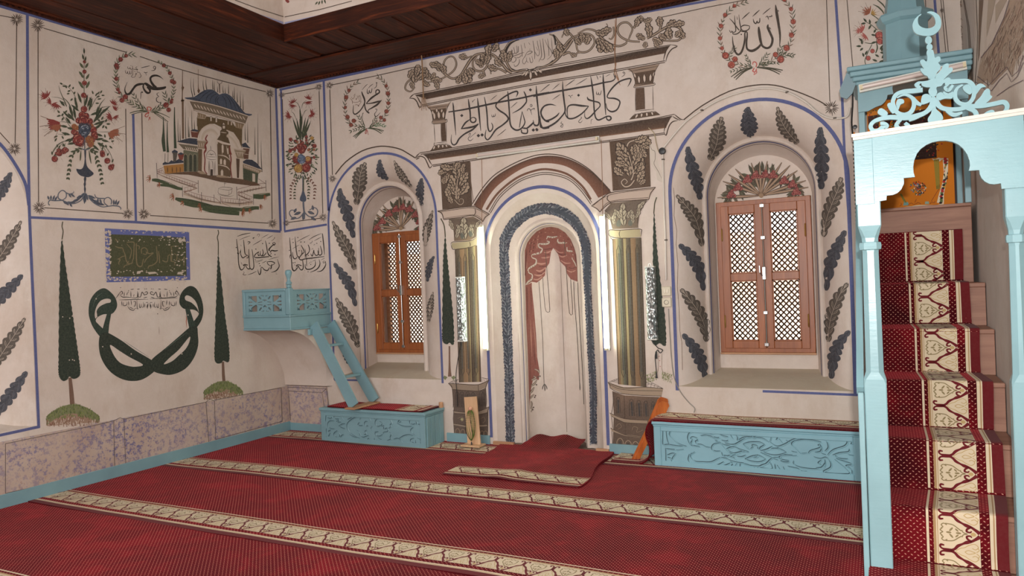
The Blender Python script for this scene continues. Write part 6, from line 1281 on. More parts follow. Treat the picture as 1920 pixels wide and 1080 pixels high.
# ------------------------------------------------------------------ front wall
WF = wall_front
q = Paint('painted_border_lines', WF, 'F', 'blue painted border bands')
q.S("524 168.5 607 150.5 720 126.5 793 110 950 78 1000 66.5 1150 33 1320 3 1420 -16", 4.4, BLU, 'c', 1, 0).S("607 151 610.5 260 614 342 616 395", 4.2, BLU, 'c', 1, 0).S("527 168 534 433", 3.2, BLU, 'c', 1, 0).S("533 434 613 421", 4, BLU, 'c', 1, 0)
q.S("1567 0 1578 160 1584 300 1591 400 1597 560 1603 740", 5, BLU, 'c', 1, 0).S("1430 733.5 1607 740.5", 4.5, BLU, 'c', 1, 0).S("1752.5 0 1760 100", 5, BLU, 'c', 1, 0).done()
q = Paint('painted_arch_lines', WF, 'W', 'blue bands round the recess arches')
def arch(cx, r, zs, z0, w, col, n=36): P = [(cx-r, z0), (cx-r, (z0+zs)/2)]+[(cx+r*math.cos(PI-PI*i/n), zs+r*math.sin(PI-PI*i/n)) for i in range(n+1)]+[(cx+r, (z0+zs)/2), (cx+r, z0)]; q.strokeP(P, [w]*len(P), col, 1, 0)
arch(529, 71.6, 236, 61, 2.9, BLU); arch(141, 71.6, 236, 61, 2.6, BLU); arch(329.5, 61.6, 192, 8, 3.1, BLU); q.S("69 61 118 61.5", 2, BLU, 'c', 1, 0); q.done()
def ring(nm, loops, spec, label):
    m = MB()
    for j, f0, f1, col in spec:
        A, B = loops[j], loops[j+1]; n = len(A); C = [(A[n//2][0]), -.5, (A[0][2]+A[n//2][2])/2]; vs = []
        for f in (f0, f1):
            for a, b in zip(A, B): p = Vector(a).lerp(Vector(b), f); d = (Vector((C[0], -.6, min(p.z, loops[0][len(loops[0])//2][2]-.7)))-p).normalized(); vs.append(p+d*.003)
        m.add(vs, [(i, i+1, n+i+1, n+i) for i in range(n-1)]); m.c[-(n-1):] = [col]*(n-1)
    o = m.obj(nm, PAINT, WF, recalc=False); o['label'] = label
ring('painted_arch_lines', LR, [(15, .1, .9, BLU), (16, .10, .13, BRN)], 'thin blue and brown lines inside the right window arch')
ring('painted_arch_lines', LL, [(15, .1, .9, BLU), (16, .12, .15, BRN)], 'thin blue and brown lines inside the left window arch')
ring('painted_arch_lines', LM, [(15, 0, .8, BLU), (18, 0, .12, BRN)], 'thin blue line round the mihrab niche')
q = Paint('painted_frame_lines', WF, 'F', 'thin brown frame lines with star corners')
q.S("533 176.5 594 165;529.5 186 536.5 411;598.5 171 605.5 400;541 417 602 409;622 159.5 700 143.3 788 123.5;618.5 168 623.5 328;1232 34.3 1325 14 1414 -3;1549.5 -5 1556 190;1587.6 -5 1599 126;1735 -5 1740 110;1764 0 1774 105;1768 0 1779 105", 1.4, BRN, 'c', 2, 0)
for x, y, r in ((528.3, 178.3, 6.5), (598, 163, 7.5), (536.7, 418.3, 6.5), (606, 407.5, 8), (618, 160, 7.5), (623.7, 335, 8), (1559, 202, 15), (1766, 20, 5)): q.star(x, y, r)
q.S("629 327 648 304 678 283.5 707 275 729 275 751 280 765.5 288 778.5 296;1282 224.8 1317 198 1368 171 1414.5 160 1453 160 1492 171 1531 187 1550 198", 2.2, BRN, 'c', 2).done()
# cornices
CD0, CD1, CD2 = srgb(60, 46, 36), srgb(88, 64, 48), srgb(134, 100, 76)
q = Paint('painted_cornice', WF, 'F', 'painted double cornice carrying the inscription')
def band(P0, P1, c0, c1, n=26, mid=None):
    for i in range(n):
        t, u = i/n, (i+1)/n; a = [lerp(P0[0], P0[2], t), lerp(P0[1], P0[3], t)]; b = [lerp(P0[0], P0[2], u), lerp(P0[1], P0[3], u)]; c = [lerp(P1[0], P1[2], u), lerp(P1[1], P1[3], u)]; d = [lerp(P1[0], P1[2], t), lerp(P1[1], P1[3], t)]
        q.k += 1; q.m.add([q.pt(*p, 0) for p in (a, d, c, b)], [(0, 1, 2, 3)]); q.m.c[-1] = [c0, c1, c1, c0]
band((779, 179, 1256, 86), (800, 186, 1247, 100), CD0, CD1); band((793, 290, 1259, 218), (806, 298, 1250, 236.5), CD0, CD1); band((806, 298, 1250, 236.5), (807, 300, 1249, 240), CD1, CD2)
q.S("777 176.5 900 152.5 1010 127 1130 105.5 1258 84.2;779 179 900 155 1010 130 1256 86.5;792 196.8 870 181 1000 156 1120 137 1247 114;793 199.3 870 183.5 1000 159 1120 140 1247 117;787.5 286.7 870 273.5 1000 253.5 1220 223.7 1264.4 214.4;789 289.5 870 276.3 1000 256.2 1220 226.5 1260 218;811 309.6 870 301 1000 281 1130 265 1246.7 249;812 312 870 303.5 1000 283.5 1130 267.5 1247 251.5", 1.5, BRN, 'c', 2, 0)
q.S("768 184.6 772 180 777 176;768 184.6 776 185 782 191 787 202 791.7 196.4;780 178 784.5 185 787.5 191 792 197;1258 84 1270 86.7 1260 92 1252 103 1248.5 116;1256 86 1250 93 1246.5 103 1244 113;778.5 296 783 291 787.5 286.7;778.5 297 787.5 293 796 296 801 305 806 315 811 309.6;780 299 787 295.5;795 290 802 296 806 303 810 309.6;1264.4 214.4 1270 219 1276 223.5 1282 224.4;1261 218 1267 222 1276 226;1271 226 1262 228 1256 234 1252 244 1249 254 1246 250;1260 218 1251 228 1247 238 1245 248", 2, BRN, 't', 2); q.done()
# little pillars on the cornice
q = Paint('painted_pillar', WF, 'F', 'left short painted pillar between the cornices'); q.z(750, 170, 7.2)
q.P("360 215 650 175 690 145 650 200 625 240 605 400 630 385 620 430 455 450 435 420 450 380 430 300 400 240", srgb(152, 130, 112), 0, 0); q.P("410 265 625 235 610 380 450 400 440 320", srgb(88, 68, 52), 0, 1); q.P("555 440 612 435 625 680 565 685", srgb(84, 64, 48), 0, 0); q.P("410 815 470 740 630 725 710 765", srgb(88, 68, 52), 0, 0)
q.al("470 400 95 120 50 530 390 95 130 56 585 385 88 120 46 450 330 100 70 36 560 300 80 60 36 500 300 95 70 40 450 800 70 70 40 520 780 85 60 44 580 775 95 55 40 640 765 120 50 36", BRN, CRW)
q.S("350 210 400 240 430 300 445 400 435 420 455 450 625 430 630 385 605 395 620 290 655 200 690 145;380 235 650 205;440 410 630 385;460 450 475 690;625 430 628 700;552 440 562 690;465 710 635 690;460 735 640 715;465 700 460 740;465 740 430 795 405 815;640 720 710 768", 8, BRN).done()
q = Paint('painted_pillar', WF, 'F', 'right short painted pillar between the cornices'); q.z(1140, 60, 4.5)
q.P("160 315 435 270 400 330 380 430 390 440 225 465 225 440 240 420 220 350", srgb(152, 130, 112), 0, 0); q.P("215 350 400 318 382 430 235 445", srgb(88, 68, 52), 0, 1); q.P("235 475 305 468 312 650 235 662", srgb(92, 70, 54), 0, 0); q.P("180 740 230 695 400 672 440 700", srgb(88, 68, 52), 0, 0)
q.al("265 440 95 80 32 310 435 93 90 34 355 425 85 80 32 235 390 110 50 24 380 380 75 50 22 230 730 60 50 26 280 722 80 45 26 330 715 95 42 26 380 705 110 40 24", BRN, CRW)
q.S("160 312 200 330 230 420 222 455 230 470 385 450 392 430 378 430 395 340 435 268;175 335 425 288;222 455 390 430;232 475 232 665;378 460 382 660;305 470 312 655;230 670 390 650;225 695 400 668;230 690 180 740;400 670 440 700", 5.5, BRN).done()
# scroll frieze
SDK, SLT2 = srgb(66, 52, 42), srgb(168, 148, 128)
q = Paint('painted_scroll_frieze', WF, 'F', 'painted brown acanthus scrolls above the cornice'); _T = q.T; q.T = lambda t: _T(t, SDK, SLT2, .42); q.z(700, 0, 6)
q.T("545 745 8 505 790 16 500 850 18 560 900 16;620 925 14 700 910 18 800 870 20 900 800 22 935 720 22 905 645 20 850 640 20 800 690 22 790 780 24 830 850 26 900 885 26 980 850 30 1040 760 34 1090 680 34 1150 620 30 1250 600 28 1340 610 26 1420 680 30 1500 780 36 1560 820 34;1290 700 24 1270 760 26 1220 800 28 1150 790 26 1120 740 22 1125 680 22 1170 630 18;1280 640 24 1300 580 28 1350 540 26 1410 545 20 1430 590 10;1230 790 30 1250 830 24 1265 860 12;830 860 24 770 790 30 740 720 28 690 705 18 655 720 12 650 760 12;1310 620 18 1400 650 20 1450 600 22 1490 540 22 1530 480 20 1600 450 14;1480 640 30 1520 740 30 1580 800 26 1720 790 16;1500 820 26 1430 780 26 1370 770 20 1325 800 14 1325 835 14;540 880 20 450 880 24 380 930 22 360 1000 20 420 1030 18 470 980 14;560 930 18 600 970 20 640 950 16;1010 670 22 1060 650 20 1110 630 16;1010 660 14 1015 605 10 1040 605 8")
q.oak("620 900 110 78.4 46.368 640 900 60 78.4 38.64 650 910 0 100.8 46.368 690 900 -70 89.6 41.216 600 880 100 100.8 51.52 470 930 80 123.2 72.128 500 900 30 89.6 51.52 440 1000 100 67.2 38.64 400 880 60 89.6 46.368 480 850 80 100.8 51.52 560 900 -40 78.4 38.64 760 800 120 100.8 51.52 800 830 110 89.6 51.52 730 740 160 78.4 43.792 1050 780 -70 123.2 64.4 1010 820 -80 100.8 56.672 1080 760 -50 78.4 46.368 980 850 -110 78.4 46.368 1240 730 100 100.8 59.248 1270 720 80 100.8 51.52 1230 760 120 78.4 46.368 1220 720 140 67.2 38.64 1300 620 80 100.8 56.672 1340 580 60 89.6 51.52 1480 700 100 112 59.248 1450 740 130 89.6 51.52 1400 780 160 89.6 51.52 1520 700 80 100.8 46.368 1260 840 200 67.2 38.64 1060 650 170 78.4 43.792", srgb(172, 152, 132), None, 1.25, 3)
q.V("1495 600 8 1500 540 12 1560 480 14 1640 445 8", INK)
q.z(1000, 0, 6)
q.T("180 385 14 240 410 22 290 480 30 350 540 36;440 450 34 380 540 34 310 620 34 240 690 36 150 740 26 60 765 14;350 520 30 420 440 28 500 400 24 600 380 24 670 410 24 690 480 24 640 560 24 570 590 24 500 570 22 480 480 22 440 410 26 390 365 24 340 385 18 320 425 12;500 380 16 600 330 20 700 350 26 760 420 30 850 490 30 960 520 26 1040 490 24 1050 460 16;760 350 20 820 340 20 835 290 12 820 265 10;1200 470 20 1080 460 24 980 410 26 945 330 26 985 265 24 1060 255 24 1115 320 22 1090 400 20 1070 450 16;1130 320 28 1180 240 28 1250 220 24 1290 260 16 1280 290 12;900 300 20 910 380 22 880 440 18 850 430 12;1280 430 30 1360 390 34 1440 340 32 1540 290 34 1640 310 34 1680 380 32 1640 450 26 1560 460 24 1440 460 16;1420 350 28 1440 260 28 1400 205 12;480 640 16 490 600 20 530 590 18;330 620 30 400 590 28 440 630 18 430 650 12")
q.oak("290 620 80 100.8 56.672 260 660 100 89.6 51.52 330 580 110 89.6 51.52 420 600 -20 56 36.064 560 480 100 89.6 56.672 590 500 80 89.6 51.52 540 500 130 78.4 43.792 720 430 -80 134.4 64.4 750 450 -60 134.4 64.4 790 470 -50 123.2 56.672 700 370 0 112 59.248 760 360 10 100.8 51.52 400 400 110 67.2 46.368 1180 270 60 78.4 51.52 1150 300 80 78.4 46.368 1240 240 20 78.4 43.792 1310 420 100 134.4 56.672 1260 440 150 89.6 46.368 1340 440 -30 100.8 51.52 1370 460 -60 67.2 38.64 1260 470 -100 56 38.64 1430 300 90 89.6 56.672 1500 300 30 100.8 56.672 1580 290 10 100.8 51.52 1640 340 -60 89.6 51.52 1550 440 100 100.8 64.4 1500 440 150 78.4 51.52 1600 420 60 67.2 46.368 1240 430 180 56 30.912", srgb(172, 152, 132), None, 1.25, 3)
q.V("225 390 18 245 440 22 250 510 12;0 400 2 1 400 2", INK)
q.z(930, 50, 9.815); q.al("640 800 -90 200 70 600 800 -120 150 60 560 830 -140 130 50 700 800 -60 140 60 760 780 -40 130 50 800 800 -20 70 40", BRN, CRW); q.V("570 770 10 600 790 16 680 795 16 760 740 12 860 730 10 960 690 10 1050 620 14;190 520 16 205 420 24 270 320 20 350 270 14 430 245 8;570 775 8 460 790 12 370 805 12 290 770 12", INK); q.done()
q = Paint('painted_cartouche_text', WF, 'F', 'fine grey calligraphy inside the scrolled cartouche'); q.z(930, 50, 9.815)
q.V("230 460 6 235 510 10 255 525 12 280 480 10 290 430 8 300 440 10 295 490 14 320 505 14 345 480 12 335 420 10 325 380 8;345 480 10 370 495 14 390 460 12 380 350 8;385 470 10 410 465 12 410 360 10;200 545 8 260 555 14 350 535 14 480 485 10 520 480 6;460 330 6 480 440 10 480 550 12;335 580 8 355 565 10 370 590 12 360 630 12 320 660 10 280 640 6;380 560 8 400 575 10 420 570 10 440 560 10 460 530 8;430 600 8 430 660 12 390 720 12 345 730 10 335 690 6;570 520 6 620 500 12 670 465 14 620 450 12 570 480 8 540 540 10 500 600 8 490 650 8 520 690 10 560 630 8;620 420 12 630 410 10;520 300 6 540 400 8;600 290 6 625 330 8;680 260 8 700 380 12 715 500 12 710 600 8;715 460 6 770 540 10 800 480 8 770 330 10 760 260 8;810 240 6 830 400 12 840 540 12 800 620 8 790 650 6;860 220 8 880 400 14 895 560 14 860 610 10 820 600 6;900 240 6 940 330 8 980 420 8;950 220 6 970 380 12 975 540 8;1020 200 6 1030 350 10 1040 480 8 1000 560 8 940 605 6;960 360 6 1010 430 12 1035 500 10;740 370 4 770 440 8;620 570 8 640 660 12 680 640 8 660 540 6;560 570 6 570 640 8 600 660 8", srgb(104, 92, 84), 2); q.done()
# great inscription
IK = srgb(54, 48, 47)
q = Paint('painted_inscription', WF, 'F', 'large black brush inscription over the mihrab'); q.z(830, 150, 7.714)
q.V("85 464 16 300 430 22 520 385 26 800 325 26 1100 270 24 1350 215 24 1543 180 22;148 325 6 160 440 22 175 600 20 192 800 6;150 340 14 165 400 8;372 275 8 385 370 24 400 480 22 405 590 20 440 615 20 475 600 20 480 560 16 440 540 12 405 560 12;505 262 8 520 400 26 535 560 22 552 735 6;603 245 8 630 380 20 645 520 20 655 680 20 680 745 20 720 710 16 725 660 14 705 620 8;400 570 10 330 620 24 270 710 14;270 705 14 380 690 26 460 670 26 520 630 8;520 640 8 430 720 26 320 780 22 240 850 22 200 920 22 155 938 20 125 890 14 130 790 4;1060 250 4 1085 200 18 1075 165 22 1000 185 22 900 240 22 800 320 20 770 380 18 820 440 24 910 500 24 950 570 24 870 650 22 770 720 22 700 820 20 650 865 20 615 820 16 630 720 6;940 160 6 950 240 22 965 450 20 980 640 22 1030 710 24 1090 725 24 1150 690 20 1190 620 16 1180 560 14 1150 455 6;1150 455 6 1130 570 14 1110 690 10;1140 690 14 1210 700 20 1270 660 26 1320 610 20;1140 720 16 1150 765 20 1220 770 20 1225 710 16 1180 690 12;1175 165 10 1200 220 22 1215 300 18 1190 350 20 1120 420 20 1010 482 6;1355 85 6 1360 220 24 1380 400 20 1395 600 22 1370 660 22 1320 640 16;1310 580 8 1320 640 16 1345 670 16;1543 360 10 1470 380 20 1420 450 18 1440 540 20 1500 595 26 1543 600 26;1543 690 20 1450 695 26 1420 620 12 1410 520 8", IK)
q.V("690 300 3 740 255 9 785 220 5;985 405 3 1040 355 9 1080 320 5;790 812 3 860 760 9 918 710 5;1410 175 3 1480 115 10 1540 65 6;710 500 5 715 530 9 735 530 9 740 500 5 740 530 8 760 520 8 765 485 4;425 300 4 440 320 8;430 325 5 445 300 7 470 280 5;1225 450 6 1230 425 9 1255 415 9 1275 450 9 1290 505 4;1275 440 8 1300 420 9 1330 410 8 1320 435 6;1265 370 7 1280 352 8 1296 370 8 1280 388 8 1265 375 6;375 800 5 395 770 9 405 790 6 370 850 9 400 880 10 445 845 5;395 835 5 480 762 7", IK).dot("278 515 1270 143 1310 724 1365 722", 24, IK, 2, 4).dot("518 805 572 795", 26, IK, 2, 4)
q.z(1000, 120, 7.714)
q.V("0 470 18 200 425 26 420 385 26 640 345 26 850 310 24 1020 270 22 1130 250 18 1180 215 14 1190 160 8;42 315 6 50 430 22 65 600 20 85 780 20 80 860 18 40 900 18;335 605 3 250 585 20 160 610 22 115 690 18 130 760 20 180 820 26 260 800 24 340 750 22 375 705 8;425 250 6 430 400 24 450 560 22 460 680 22 410 760 20 320 850 26 200 915 26 110 915 20 100 840 10 90 760 6;460 690 10 475 750 18 520 790 22 600 780 22 700 720 20 770 650 16 800 610 10;800 610 10 700 605 28 580 590 24 510 610 18 490 670 16 500 780 8;830 175 6 850 300 22 870 470 20 880 650 20 900 770 20 940 810 22 1000 790 20 1060 760 18 1110 760 22 1125 790 22 1100 815 22 1065 800 18 1060 760 12;780 475 8 800 515 26 880 540 20 950 560 20 965 610 16 900 680 18 840 750 22 780 790 18 745 760 12 745 690 4;1010 145 8 1015 280 26 1030 450 22 1040 620 18 1050 740 8;1365 330 4 1400 270 16 1410 215 20 1340 220 22 1240 260 22 1150 340 22 1080 440 18 1080 490 16 1180 500 24 1250 540 20 1240 610 18 1200 670 22 1130 690 24 1070 650 14 1050 570 8;1160 135 6 1175 180 14 1190 210 10", IK)
q.V("105 400 3 170 345 10 240 295 5;275 375 3 330 325 9 380 285 5;460 325 3 530 275 12 600 225 6;615 305 3 700 255 10 778 208 5;275 520 3 330 480 9 390 440 5;1045 185 3 1080 165 8 1115 145 4;915 165 5 930 200 10 938 230 4;508 465 6 520 455 8 535 470 8 545 495 4;545 465 7 560 455 7 572 450 5;915 400 6 915 435 10 935 440 8 945 410 6 945 440 8 970 440 10 985 385 6;1290 130 6 1305 115 8 1320 125 8 1300 140 8;1330 130 6 1310 165 8 1275 190 4;685 765 5 700 780 7 655 830 8 680 850 8 712 820 4;415 830 5 400 860 8 430 870 7 395 900 8 420 915 8 435 880 4;835 870 3 838 810 6 860 800 6;960 195 5 970 180 6 978 195 6", IK).dot("655 453", 22, IK, 2, 4).dot("50 945 5 955", 22, IK, 2, 4); q.done()
# arch over the mihrab
q = Paint('painted_arch', WF, 'F', 'painted brown moulded arch over the mihrab')
OA = [(886, 382), (907, 350), (933, 324), (980.5, 299), (1022, 289), (1064, 295), (1105.6, 318), (1144, 357)]; IA = [(903, 393), (918, 366), (939, 343), (980.5, 315.5), (1019, 306), (1064, 313), (1100, 340), (1122, 371)]
A, B = catmull([(x+2, y+3) for x, y in OA], False, 6), catmull(IA, False, 6)
for i in range(len(A)-1): q.k += 1; q.m.add([q.pt(*p, 0) for p in (A[i], B[i], B[i+1], A[i+1])], [(0, 1, 2, 3)]); q.m.c[-1] = [srgb(88, 58, 44), srgb(128, 86, 66), srgb(128, 86, 66), srgb(88, 58, 44)]
q.strokeP(OA, [1.8]*8, BRN, 2, 6); q.strokeP([(x+2, y+4) for x, y in OA], [1.2]*8, BRN, 2, 6)
q.S("912.5 393 933 363 966.7 335 1000 321 1027.8 317.5 1064 326.7 1091.7 349 1108 374", 4, srgb(112, 76, 58), 'c', 2, 6); q.S("917 398 937 366 969.5 339.5 1000 327 1027.8 323.5 1064 332 1089 352 1110 380;919.5 400 939 369 971 342.5 1001 330.5 1027.8 327 1063 335.5 1087 355 1108 383;870 306 868 300", 1.4, BRN, 'c', 2, 6); q.S("882 304 883 340 888 380;1143 264 1146 300 1150 355", 1.2, BR2, 'c', 2, 0); q.done()
# columns
def shaft(q, tl, tr, bl, br, strips, flutes, edge):
    L = lambda t, v: (lerp(lerp(tl[0], bl[0], v), lerp(tr[0], br[0], v), t), lerp(lerp(tl[1], bl[1], v), lerp(tr[1], br[1], v), t))
    for a, b, c0, c1 in strips:
        for k in range(10): q.k += 1; q.m.add([q.pt(*L(a, k/10), 0), q.pt(*L(a, k/10+.1), 0), q.pt(*L(b, k/10+.1), 0), q.pt(*L(b, k/10), 0)], [(0, 1, 2, 3)]); q.m.c[-1] = [c0, c0, c1, c1]
    for t, w in flutes:
        P = [L(t-w, .08), L(t, .045), L(t+w, .08), L(t+w, .5), L(t+w, .92), L(t, .95), L(t-w, .92), L(t-w, .5), L(t-w, .08)]; q.strokeP(P, [1]*9, INK, 2, 0); q.strokeP([L(t, .10), L(t, .5), L(t, .90)], [2.6]*3, srgb(78, 76, 70), 1, 0)
    for t in edge: q.strokeP([L(t, 0), L(t, 1)], [1.5]*2, BRN, 2, 0)
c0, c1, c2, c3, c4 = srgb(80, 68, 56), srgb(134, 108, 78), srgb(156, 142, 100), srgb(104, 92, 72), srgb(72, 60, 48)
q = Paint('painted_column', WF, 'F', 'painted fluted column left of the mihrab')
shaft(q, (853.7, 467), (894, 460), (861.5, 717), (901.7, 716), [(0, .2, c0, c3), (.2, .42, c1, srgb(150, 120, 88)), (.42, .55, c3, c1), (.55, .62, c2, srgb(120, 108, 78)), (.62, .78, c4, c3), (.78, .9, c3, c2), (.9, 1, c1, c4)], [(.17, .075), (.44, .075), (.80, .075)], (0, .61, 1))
q.z(810, 290, 5.684); q.P("85 112 405 66 430 545 112 585", lambda x, y: srgb(84, 66, 52) if x > 400 or x < 130 else srgb(120, 92, 70)); q.P("120 115 200 140 330 120 360 300 370 500 330 560 180 560 160 420 130 300", srgb(88, 70, 56), 2, 1)
q.oak("270 480 95 143 74.75 250 420 120 130 74.75 300 420 60 143 74.75 240 340 125 143 74.75 300 330 60 156 74.75 270 260 100 169 83.72 300 240 70 143 68.77 340 200 100 78 44.85 200 470 110 117 59.8 215 520 120 78 50.83 180 200 230 104 59.8 160 180 200 91 50.83 150 220 250 91 50.83 230 140 170 130 65.78 260 160 60 78 59.8 130 250 260 52 38.87", None, None, 1.05); q.T("265 470 20 260 400 22 270 300 22 280 200 20 230 140 18;240 480 16 290 530 18 330 520 16 335 480 14 305 470 12 290 490 10 300 505 8", srgb(62, 48, 38), srgb(168, 148, 128))
q.P("60 602 435 552 615 632 545 710 440 655 125 690 108 640", srgb(192, 172, 156)); q.V("60 602 9 250 570 9 435 552 9 530 590 9 615 635 9;70 612 5 250 585 6 440 568 6 600 645 5;60 602 8 105 625 10 125 690 8;125 692 9 300 670 9 440 650 9 545 710 9;615 635 8 570 665 9 545 712 8;460 580 7 465 620 9 445 650 7;130 680 4 440 640 5 540 695 4", BRN)
q.P("180 690 440 660 520 705 480 760 470 880 400 915 240 920 235 800", lambda x, y: lerpc(srgb(148, 120, 92), srgb(96, 82, 70), min(1, abs(x-350)/150)), 0, 0)
q.oak("350 900 92 210 80 320 840 120 100 44 390 840 60 100 44 260 890 80 130 44 440 880 100 130 40 470 780 60 80 30 230 800 110 100 36", srgb(170, 158, 136), srgb(78, 66, 56), 1.1, 3); q.P("300 860 320 830 345 870 320 900;390 840 412 810 435 850 410 880", srgb(90, 92, 84), 2, 3)
q.P("215 940 400 925 480 885 478 960 400 990 240 1005 205 980", srgb(164, 150, 118), 0, 1); q.S("205 960 225 930 400 920 480 880;205 960 215 995 245 1010 400 990 475 960;245 1015 250 1080;400 925 410 960 400 990;180 690 230 780 240 920;545 712 480 760 475 880", 8, BRN); q.done()
q = Paint('painted_column', WF, 'F', 'painted fluted column right of the mihrab')
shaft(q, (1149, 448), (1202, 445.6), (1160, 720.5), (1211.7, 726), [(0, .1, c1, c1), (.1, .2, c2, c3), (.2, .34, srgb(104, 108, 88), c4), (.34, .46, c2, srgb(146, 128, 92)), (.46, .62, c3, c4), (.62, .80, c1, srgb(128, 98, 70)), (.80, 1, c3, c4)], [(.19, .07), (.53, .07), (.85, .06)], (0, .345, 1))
q.z(1100, 240, 4.909); q.P("215 122 575 70 590 540 240 580", lambda x, y: srgb(86, 66, 50) if x > 560 or x < 250 else srgb(134, 104, 78)); q.P("310 150 400 110 540 90 550 240 520 360 530 520 400 560 300 540 290 400 300 260", srgb(92, 74, 60), 2, 1)
q.oak("400 440 110 143 74.75 340 430 140 104 59.8 420 420 60 169 74.75 460 440 70 130 59.8 390 350 130 156 80.73 430 340 70 143 74.75 350 340 160 91 53.82 390 260 130 156 80.73 430 250 80 91 59.8 340 260 150 78 50.83 470 150 -20 104 59.8 500 170 -60 104 59.8 440 150 -80 91 53.82 520 110 -30 78 50.83 480 220 -90 65 44.85 440 120 20 117 59.8 470 500 60 117 59.8 490 520 40 65 38.87", None, None, 1.05); q.T("410 480 24 430 420 20 410 320 18 385 240 20 370 180 24 395 130 22 460 110 18;440 480 20 400 530 24 350 540 22 320 500 18 350 470 16 375 495 14 355 515 10", srgb(62, 48, 38), srgb(182, 162, 142))
q.P("45 718 225 598 635 546 575 650 225 685 125 772", srgb(192, 172, 156)); q.V("45 718 7 130 655 8 225 595 8 430 570 8 635 546 7;60 715 4 225 612 5 620 560 4;635 546 7 590 600 8 575 655 7;575 655 7 400 670 8 225 688 8 120 775 7;45 718 6 90 740 8 125 775 7;200 620 7 190 655 9 225 690 7;130 762 4 225 675 5 570 640 4", BRN)
q.P("165 760 225 692 560 658 490 780 470 920 240 932 225 850", lambda x, y: lerpc(srgb(150, 124, 94), srgb(104, 90, 78), min(1, abs(x-350)/150)), 0, 0)
q.oak("345 900 92 190 66 310 830 125 90 36 375 830 60 80 36 255 890 85 110 36 430 880 95 110 36 230 840 130 80 30 470 790 60 120 40 450 830 70 90 30", srgb(170, 158, 136), srgb(78, 66, 56), 1.1, 3); q.P("270 890 295 840 320 885 295 910;380 880 402 840 425 880 400 905", srgb(98, 98, 88), 2, 3)
q.P("210 945 490 930 500 1000 310 1015 215 990", srgb(172, 158, 124), 0, 1); q.S("205 960 215 938 310 940 490 930 505 960 500 1000;205 960 215 995 310 1015 500 1005;215 1005 240 1030;310 940 300 975 310 1015;165 760 215 830 238 930;575 655 500 740 470 830 475 925", 7, BRN); q.done()
# pedestals
q = Paint('painted_pedestal', WF, 'F', 'painted arcaded pedestal of the right column'); q.z(1100, 680, 4.909)
PB = lambda x, y: lerpc(srgb(122, 98, 80), srgb(88, 72, 60), min(1, max(0, (345-x)/110)) if x < 345 else (x-345)/500)
q.P("240 262 345 300 685 318 690 500 640 560 640 795 240 762 250 480", PB); q.P("195 180 215 232 340 288 690 308 705 240 545 225 340 225", srgb(160, 140, 118), 0, 1); q.P("212 462 350 515 560 530 560 560 350 550 225 490;220 600 350 660 500 680 490 690 350 672 230 630", srgb(158, 138, 116), 0, 1)
q.V("195 180 5 340 232 6 545 225 5 705 240 5;215 200 4 340 248 4 700 260 4;215 232 5 340 288 6 690 308 5;195 180 5 215 205 6 215 232 5;212 462 5 350 515 6 560 530 5;225 490 4 350 550 5 560 562 4;220 600 5 350 662 6 500 685 5;240 262 6 245 370 6 230 465 5;230 500 5 240 600 5;232 630 5 240 762 5;210 780 5 400 790 6 550 800 5;345 300 4 352 510 5;355 555 4 355 660 4", BRN)
for x0, y0, x1, y1, w in ((290, 340, 292, 465, 30), (412, 360, 422, 490, 34), (480, 370, 488, 495, 34), (545, 375, 550, 495, 34), (612, 380, 615, 430, 28)): q.strokeP([(x0-w/2, y1), (x0-w/2, y0), (x0, y0-22), (x0+w/2, y0), (x1+w/2, y1)], [4]*5, INK, 2, 3); q.strokeP([(x0, y0), (x1, y1)], [w*.5]*2, srgb(62, 58, 56), 1, 0)
for x, y, w in ((308, 745, 34), (382, 765, 34), (450, 775, 34), (520, 780, 28)): q.strokeP([(x-w*.8, y+20), (x-w*.8, y-25), (x, y-50), (x+w*.8, y-25), (x+w*.8, y+20)], [5]*5, srgb(168, 146, 122), 2, 3); q.strokeP([(x, y-25), (x, y+15)], [w*.6]*2, srgb(66, 58, 52), 1, 0)
q.T("270 590 12 300 560 12 320 590 12 290 610 10;420 620 10 430 590 14 470 600 14 460 640 12 520 620 12", srgb(80, 64, 52), srgb(134, 112, 92)); q.S("200 178 300 140;205 185 310 150;560 160 700 235;555 185 700 238;230 168 300 190;250 160 300 180;270 150 300 170;560 200 620 190;570 170 560 220;600 180 590 228;630 195 620 232;660 212 650 236", 3, BRN, 'c', 2, 0); q.done()
q = Paint('painted_pedestal', WF, 'F', 'painted arcaded pedestal of the left column'); q.z(830, 690, 6.75)
q.P("125 270 450 290 545 255 550 490 580 520 575 890 150 895 130 640 140 500", lambda x, y: lerpc(srgb(112, 92, 80), srgb(90, 76, 66), min(1, abs(x-300)/260))); q.P("72 195 130 270 450 290 540 250 590 150 450 210", srgb(144, 126, 108), 0, 1); q.P("140 545 290 560 460 545 580 490 570 560 460 585 150 570;135 700 290 730 560 720 570 740 300 750 140 720", srgb(150, 132, 114), 0, 1)
q.V("72 195 7 200 200 8 450 210 8 590 150 7;120 270 7 300 285 8 450 292 8 545 255 7;72 195 7 110 225 9 125 275 7;590 150 7 560 200 9 545 255 7;450 210 6 455 290 7;125 275 8 135 400 8 135 500 7;545 255 7 555 400 8 550 490 7;130 540 7 290 560 7 460 545 8 590 490 8;590 490 7 570 560 9 570 620 7;150 575 5 460 590 6 575 560 5;135 700 6 450 745 7 575 735 6;450 300 5 455 540 6;575 620 7 572 890 7;80 190 5 140 160 6 200 145 5;490 120 5 585 140 6", BRN)
